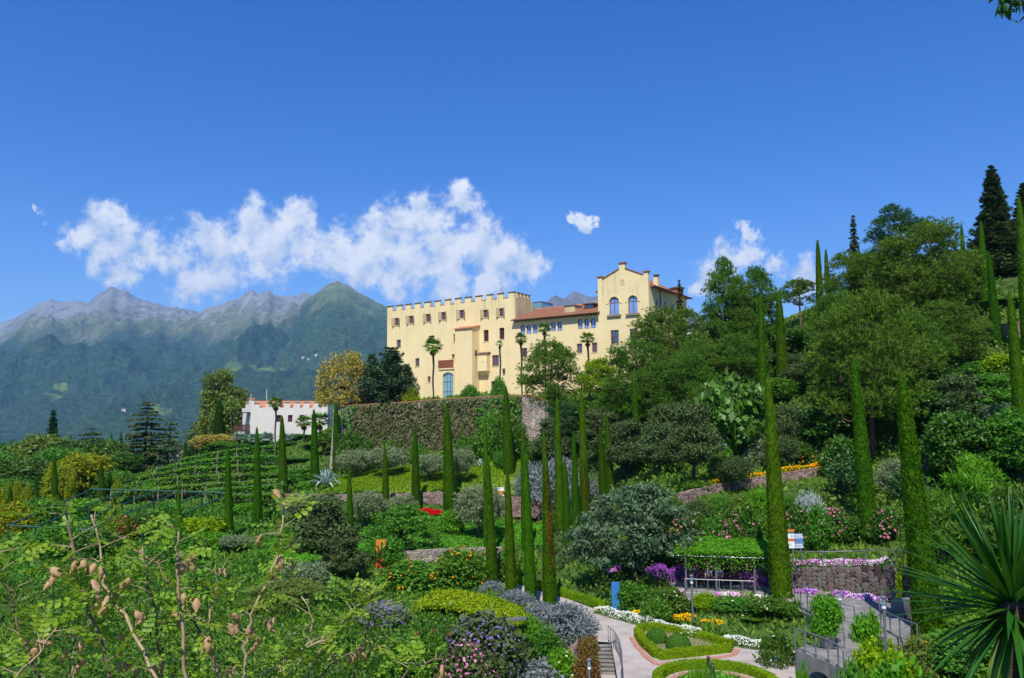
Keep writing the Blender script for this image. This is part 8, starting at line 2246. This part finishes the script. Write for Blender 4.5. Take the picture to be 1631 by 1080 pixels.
palm('leaning fan palm beside the terrace wall end', 516, 690, Y=124, crown_r=1.3)
palm('low blue fan palm left of the white house corner', 380, 688, Y=136, crown_r=1.2, mesh=FAN_BLUE, leaf=L_PALM_BLUE, dead=0)
palm('low blue fan palm at the white house corner', 404, 690, Y=137, crown_r=1.25, mesh=FAN_BLUE, leaf=L_PALM_BLUE, dead=0)
palm('blue fan palm below the white wall', 426, 688, Y=137, crown_r=1.3, mesh=FAN_BLUE, leaf=L_PALM_BLUE, dead=0)
palm('blue fan palm right of the tall white-house palm', 458, 690, Y=136, crown_r=1.2, mesh=FAN_BLUE, leaf=L_PALM_BLUE, dead=0)
def agave(label, px, py, Y=None, size=1.3, n=24, p=None):
    p = p if p is not None else (ground(px, py) if Y is None else col_at(px, Y))
    t = thing('agave', label, 'agave', tuple(p))
    for i in range(n):
        a = i * 2.399; f = i / n
        q = Matrix.Rotation(a, 4, 'Z') @ Matrix.Rotation(R(78 - 70 * f), 4, 'X')
        s = size * (.75 + .35 * f + .1 * rng.random())
        use('leaf', AG_LEAF[0 if f < .4 else 1 if f < .75 else 2], t, (0, 0, .12 * size), q.to_euler(), (s, s, s), L_AGAVE)
    return t
g_ = at(519, 738, 99)
agave('huge blue agave cascading at the meadow corner', 519, 757, size=2.3, n=34, p=np.array([g_[0], 99, hz(g_[0], 99) + .4]))
agave('blue agave above the huge one, at the buttress', 524, 735, Y=108, size=1.6)
for (px, Y, lab) in ((615, 108, 'blue agave left of centre under the ivy wall'), (640, 109, 'blue agave second under the ivy wall'), (684, 107.5, 'blue agave with bent leaves under the ivy wall middle'), (703, 107.5, 'blue agave right of the bent-leaved one'), (765, 104, 'pale agave near the wall end'), (720, 107, 'small agave beside the tallest meadow cypress')):
    agave(lab, px, 0, Y=Y, size=1.25, n=20)
for (px, Y, lab) in ((845, 94, 'grey agave left above the signpost wall'), (862, 94, 'grey agave above the walkers'), (895, 93, 'grey agave right of the walkers wall')):
    agave(lab, px, 0, Y=Y, size=1.1, n=20)

# ------------------------------------------------------------------ foreground: yucca
def yucca_leaf(name, L, w, bend):
    mb = MB(); n = 8
    for i in range(n + 1):
        t = i / n; ww = max(w * (.75 + .6 * math.sin(math.pi * min(t * 1.25, 1)) * .5) * (1 - t ** 2.6), .0008)
        y = L * (t - .1 * bend * t * t); z = -L * bend * .35 * t * t
        mb.v += [(-ww, y, z + ww * .45), (0, y, z - ww * .05), (ww, y, z + ww * .45)]
    for i in range(n):
        a = i * 3; mb.f += [(a, a + 1, a + 4, a + 3), (a + 1, a + 2, a + 5, a + 4)]
    return mb.mesh(name, L_YUCCA, True)
YL = [yucca_leaf('yucca_leaf', 1.0, 0.021, b_) for b_ in (0, .25, .7, 1.5)]
L_YUCCA_OLD = leafmat('yucca_old_leaf', (.10, .16, .02), (.24, .30, .05), .3, .4, .4, scale=2)
def yucca(label, px, py, Y, size, n, p=None):
    c = at(px, py, Y) if p is None else p
    gz_ = hz(c[0], c[1])
    t = thing('yucca', label, 'yucca', (c[0], c[1], gz_))
    hgt = c[2] - gz_
    MB().tube([(0, 0, -.2), (.03, 0, hgt * .5), (0, 0, hgt)], [.09, .08, .07], 9).build('trunk', M_BARK, t)
    for i in range(n):
        f = i / n; a = i * 2.399 + rng.normal() * .12
        el = R(88 - 158 * f ** .9) + rng.normal() * .08
        s = size * (.82 + .25 * math.sin(math.pi * min(f * 1.1, 1)) + .08 * rng.normal())
        q = Matrix.Rotation(a, 4, 'Z') @ Matrix.Rotation(el, 4, 'X')
        k = 0 if f < .25 else 1 if f < .55 else 2 if f < .85 else 3
        use('leaf', YL[k], t, (0, 0, hgt - .10 * f), q.to_euler(), (s * 1.1, s, s), L_YUCCA_OLD if f > .8 else L_YUCCA)
    return t
yucca('big spiky yucca in the lower right foreground', 1612, 955, 3.7, .57, 230)
yucca('second yucca head cut by the right edge', 1690, 900, 4.3, .52, 120)

# ------------------------------------------------------------------ foreground: bladder senna
def spray_mesh(name, pairs, L, lw):
    """pinnate leaf: rachis with leaflet pairs and one at the tip"""
    V, F = [], []
    def leaflet(c, d, s, up):
        d = Vector(d).normalized(); sd = d.cross(Vector(up)).normalized(); l = lw * s; w_ = l * .36
        up = Vector(up)
        b0 = len(V); c = Vector(c)
        P_ = [c, c + d * l * .3 + sd * w_ * .85 + up * .08 * l, c + d * l * .7 + sd * w_ + up * .08 * l, c + d * l, c + d * l * .7 - sd * w_ + up * .08 * l, c + d * l * .3 - sd * w_ * .85 + up * .08 * l]
        V.extend([tuple(p) for p in P_]); F.extend([(b0, b0 + 1, b0 + 2, b0 + 3), (b0, b0 + 3, b0 + 4, b0 + 5)])
    V += [(-.0015, 0, 0), (.0015, 0, 0), (.001, L, -.12 * L), (-.001, L, -.12 * L)]; F.append((0, 1, 2, 3))
    for i in range(pairs):
        t = (i + .6) / (pairs + .3); y = L * t; z = -.12 * L * t
        for s in (-1, 1): leaflet((0, y, z), (s, .45, -.1 + .15 * rng.normal()), .85 + .25 * math.sin(math.pi * t), (0.15 * rng.normal(), 0.15 * rng.normal(), 1))
    leaflet((0, L, -.12 * L), (0, 1, -.15), 1, (0, 0, 1))
    return np_mesh(name, np.array(V), np.array(F), L_SENNA)
SPRAYS = [spray_mesh('leaf_spray', p_, l, .026) for p_, l in ((4, .11), (5, .13), (3, .085), (4, .10))]
def pod_mesh(name):
    mb = MB(); n = 9; m = 9
    for i in range(n + 1):
        t = i / n; r = .0135 * math.sin(math.pi * t ** .85) ** .8 * (1 + .1 * rng.normal() * (0 < i < n)) + .0008
        for k in range(m):
            a = 2 * math.pi * k / m; rr = r * (1 + .3 * abs(math.cos(1.5 * a + t)) - .12 + .13 * rng.normal())
            mb.v.append((rr * math.cos(a), rr * .62 * math.sin(a) + .004 * math.sin(t * 3), -t * .056))
    for i in range(n):
        for k in range(m): mb.f.append((i * m + k, i * m + (k + 1) % m, (i + 1) * m + (k + 1) % m, (i + 1) * m + k))
    return mb.mesh(name, L_POD, True)
PODS = [pod_mesh('seed_pod') for _ in range(4)]
M_TWIG = surf('pale_twig', [(.28, .19, .10), (.46, .35, .22)], 30, .8)
M_TWIG_D = surf('brown_twig', [(.12, .075, .045), (.24, .16, .10)], 30, .8)
GREENPOD = leafmat('green_pod', (.10, .18, .05), (.22, .32, .12), .4)
def senna(label, root_px, Y, stems, seed):
    """one shrub: stems (pixel polylines at a depth), leaf sprays and papery pods along them"""
    r_ = np.random.default_rng(seed)
    c = at(root_px, 1180, Y); gz_ = hz(c[0], c[1])
    t = thing('bladder_senna', label, 'shrub', (c[0], c[1], gz_)); o = np.array([c[0], c[1], gz_])
    for (pts, rad, nl, pods) in stems:
        nl = int(nl * .68)
        W = [at(x, y, Y + dy) for x, y, dy in pts]
        P_ = [np.array([c[0] + (W[0][0] - c[0]) * .3, c[1], gz_ - .1])] + W if pts[0][1] > 1060 else W
        sm = [Vector(p - o) for p in P_]
        fine = []
        for i in range(len(sm) - 1):
            for k in range(4): fine.append(sm[i].lerp(sm[i + 1], k / 4) + Vector(r_.normal(size=3) * .006))
        fine.append(sm[-1])
        MB().tube(fine, [rad * (1 - .65 * i / len(fine)) + .0012 for i in range(len(fine))], 6).build('stem', M_TWIG if r_.random() < .6 else M_TWIG_D, t, True)
        vis = [p for p in fine[(4 if len(P_) > len(W) else 0):]]
        for k in range(nl):
            f = r_.random(); i = min(int(f * (len(vis) - 1)), len(vis) - 2); p = vis[i].lerp(vis[i + 1], r_.random())
            # side twig, then the leaf spray
            a = r_.random() * 6.28; tl_ = .02 + .10 * r_.random() ** 1.5
            e = p + Vector((math.cos(a) * tl_, math.sin(a) * tl_ * .8, tl_ * (.1 + .6 * r_.random())))
            if tl_ > .05: MB().tube([p, p.lerp(e, .5) + Vector((0, 0, .004)), e], [.0022, .0016, .001], 5).build('twig', M_TWIG, t)
            for q_ in range(1 + int(r_.random() * 2.2)):
                q = Matrix.Rotation(a - 1.57 + r_.normal() * .7, 4, 'Z') @ Matrix.Rotation(.35 + r_.normal() * .4, 4, 'X') @ Matrix.Rotation(r_.normal() * .4, 4, 'Y')
                s = .68 + .4 * r_.random()
                use('leaf_spray', SPRAYS[r_.integers(4)], t, tuple(e), q.to_euler(), (s, s, s), L_SENNA)
        for (x, y, dy, n_) in pods:
            pc_ = Vector(at(x, y, Y + dy) - o)
            near_ = min(vis, key=lambda v_: (v_ - pc_).length)
            if (near_ - pc_).length > .01: MB().tube([near_, near_.lerp(pc_, .5) + Vector((0, 0, .012)), pc_ + Vector((0, 0, .01))], [.002, .0015, .001], 5).build('twig', M_TWIG, t)
            for k in range(n_ + int(r_.random() * 2.4)):
                s = .68 + .4 * r_.random()
                use('seed_pod', PODS[r_.integers(4)], t, tuple(pc_ + Vector(r_.normal(size=3) * .02)), (r_.normal() * .5, r_.normal() * .5, r_.random() * 6.28), (s, s, s), L_POD)
    return t
senna('pod-bearing bladder senna at the left foreground', 150, 2.9, [
    ([(180, 1090, 0), (150, 1000, 0), (128, 930, .05), (112, 860, .05), (108, 800, .1)], .006, 40, [(80, 915, 0, 1), (107, 895, .02, 1), (140, 895, .05, 3), (152, 928, 0, 1)]),
    ([(250, 1090, 0), (200, 985, .1), (165, 930, .15), (160, 870, .2), (145, 820, .2)], .006, 36, [(165, 955, 0, 3), (200, 935, .1, 1), (195, 975, .1, 1), (210, 975, 0, 1)]),
    ([(60, 1090, .1), (30, 1000, .1), (10, 930, .1), (-10, 880, .1)], .005, 28, []),
    ([(120, 1090, .2), (110, 1040, .2), (125, 1010, .2)], .005, 12, [(115, 1025, .1, 2), (130, 1050, .1, 3), (70, 1020, .1, 2), (48, 1025, 0, 1)]),
    ([(20, 1090, -.1), (60, 1040, -.1), (90, 1000, -.1)], .004, 14, [])], 3)
senna('pod-bearing bladder senna in the middle of the left foreground', 300, 3.1, [
    ([(300, 1090, 0), (288, 980, 0), (285, 900, 0), (284, 842, 0)], .007, 22, [(293, 898, 0, 2), (305, 893, .05, 2), (310, 942, 0, 1), (298, 905, .02, 1)]),
    ([(345, 1090, .1), (330, 1010, .1), (345, 940, .1), (350, 905, .1)], .006, 30, [(337, 912, .1, 1), (338, 940, .1, 1), (330, 1022, .1, 3), (345, 1020, 0, 2)]),
    ([(390, 1090, 0), (388, 1030, 0), (400, 980, 0), (430, 920, 0), (447, 870, 0), (452, 800, .05)], .006, 34, [(405, 860, 0, 1), (435, 780, 0, 1), (450, 895, .05, 1), (440, 920, 0, 1), (380, 985, 0, 2), (400, 1010, 0, 3), (430, 980, 0, 3), (368, 1000, .05, 1)]),
    ([(260, 1090, .2), (250, 1010, .2), (245, 950, .2), (225, 880, .2)], .005, 34, [(240, 980, .2, 2), (270, 975, .1, 1), (200, 1050, .1, 3), (190, 1060, 0, 2), (245, 1060, .1, 3)]),
    ([(400, 1095, .1), (440, 1060, .1), (480, 1030, .1), (520, 1020, .1)], .004, 26, [(360, 1065, .1, 1)]),
    ([(350, 1090, .3), (320, 1000, .3), (250, 900, .3), (180, 850, .3)], .005, 40, [])], 5)
senna('sprawling bladder senna at the bottom edge left of centre', 560, 3.3, [
    ([(480, 1100, 0), (520, 1020, 0), (560, 975, 0), (590, 945, 0)], .004, 26, []),
    ([(560, 1100, .1), (575, 1040, .1), (590, 980, .1), (600, 940, .1)], .004, 26, [(562, 1040, 0, 1), (572, 1035, .02, 1), (607, 1022, .05, 1), (540, 1045, .05, 1)]),
    ([(620, 1100, 0), (660, 1060, 0), (705, 1050, 0)], .004, 22, [(705, 1060, 0, 1)]),
    ([(500, 1100, .2), (520, 1065, .2), (540, 1055, .2)], .004, 14, []),
    ([(420, 1100, .2), (470, 1050, .2), (500, 990, .2), (480, 950, .2)], .004, 24, [])], 9)
# ------------------------------------------------------------------ overhanging branch, top right
tp0 = at(2050, 700, 5.2); tgz = hz(tp0[0], tp0[1])
ot = thing('overhanging_tree', 'dark leaves of an overhanging branch in the top right corner', 'tree', (tp0[0], tp0[1], tgz)); oo = np.array([tp0[0], tp0[1], tgz])
bpts = [Vector(at(x, y, Y) - oo) for x, y, Y in ((2050, -60, 5.2), (1850, -120, 4.9), (1720, -60, 4.7), (1640, -12, 4.6), (1606, 12, 4.6))]
MB().tube([Vector((0, 0, -.3)), Vector((.05, 0, 2)), Vector((0, 0, 4)), bpts[0], bpts[0] + Vector((.2, 0, 1.5))], [.16, .14, .12, .1, .07], 9).build('trunk', M_BARK, ot, True)
MB().tube(bpts, [.05, .03, .016, .006, .003], 7).build('branch', M_BARK, ot, True)
lfm = yucca_leaf('broad_leaf', 1.0, .2, .3)
for i in range(120):
    f = rng.random() ** .5; q_ = f * (len(bpts) - 1); k = min(int(q_), len(bpts) - 2); p = bpts[k].lerp(bpts[k + 1], q_ - k) + Vector(rng.normal(size=3) * (.03 + .15 * (1 - f)))
    use('leaf', lfm, ot, tuple(p), (rng.normal() * .8 - .6, rng.normal() * .5, rng.random() * 6.28), (.075, .075, .075), L_PINE_BLUE)  # backlit darkness is put into the leaf colour

# ------------------------------------------------------------------ far small things
def project(V):
    d = V @ FWD; return IMG_W / 2 + FOC * (V @ RT) / d, IMG_H / 2 - FOC * (V @ UP) / d
wall_me = MB().box(-9, 9, -6, 6, -6, 7).mesh('wall', M_WHITE); roof_me = MB().prism([(-11, 6.8), (11, 6.8), (0, 13)], -8, 8).mesh('roof', M_ROOFGREY)
for i, (px, py, Vm) in enumerate(sorted([(210, 628, VA), (228, 600, VA), (246, 648, VA), (300, 590, VA), (196, 652, VA), (484, 571, VB), (492, 574, VB), (505, 566, VB), (178, 640, VA)], key=lambda q: q[0])):
    W_ = Vm.reshape(-1, 3); x, y = project(W_); ok = W_[:, 1] > 2000
    k = int(np.argmin(np.hypot(x - px, y - py) + (~ok) * 1e6)); p = W_[k]
    t = thing('mountain_farm', f'tiny white farmhouse on the mountainside, {ORD[i]} from the left', 'house', tuple(p), R(20 * i), 'farmhouses on the mountainside')
    use('wall', wall_me, t); use('roof', roof_me, t)
p0 = at(14, 1000, 62); g_ = hz(p0[0], p0[1])
tn = thing('white_pavilion', 'white pavilion roof glimpsed through the twigs at the left edge', 'pavilion', (p0[0], p0[1], g_))
zr_ = p0[2] - g_
for (x, y) in ((-2.5, -2), (1.6, -2), (1.6, 2), (-2.5, 2)): MB().box(x - .05, x + .05, y - .05, y + .05, -.3, zr_).build('post', M_STEEL, tn)
MB().add([(-2.8, -2.3, zr_), (1.9, -2.3, zr_), (1.9, 2.3, zr_), (-2.8, 2.3, zr_), (-.4, 0, zr_ + .9)], [(0, 1, 4), (1, 2, 4), (2, 3, 4), (3, 0, 4), (3, 2, 1, 0)]).build('roof', M_WHITEPAINT, tn)
MB().box(-2.8, 1.9, -2.34, -2.3, zr_ - .5, zr_ - .003).build('valance', M_PALEBLUE, tn)

# ------------------------------------------------------------------ haze
m_haze, nt, out = mat_new('summer_haze')
pv = nt.nodes.new('ShaderNodeVolumePrincipled')
pv.inputs['Color'].default_value = (.21, .51, 1.0, 1)
pv.inputs['Density'].default_value = 5.8e-5
pv.inputs['Anisotropy'].default_value = 0.0
nt.links.new(pv.outputs[0], out.inputs['Volume'])
hzb = MB().box(-13000, 13000, -6000, 12500, -140, 1900).build('haze', m_haze)
tag(hzb, 'thin blue summer haze over the whole valley', 'haze', kind='stuff')
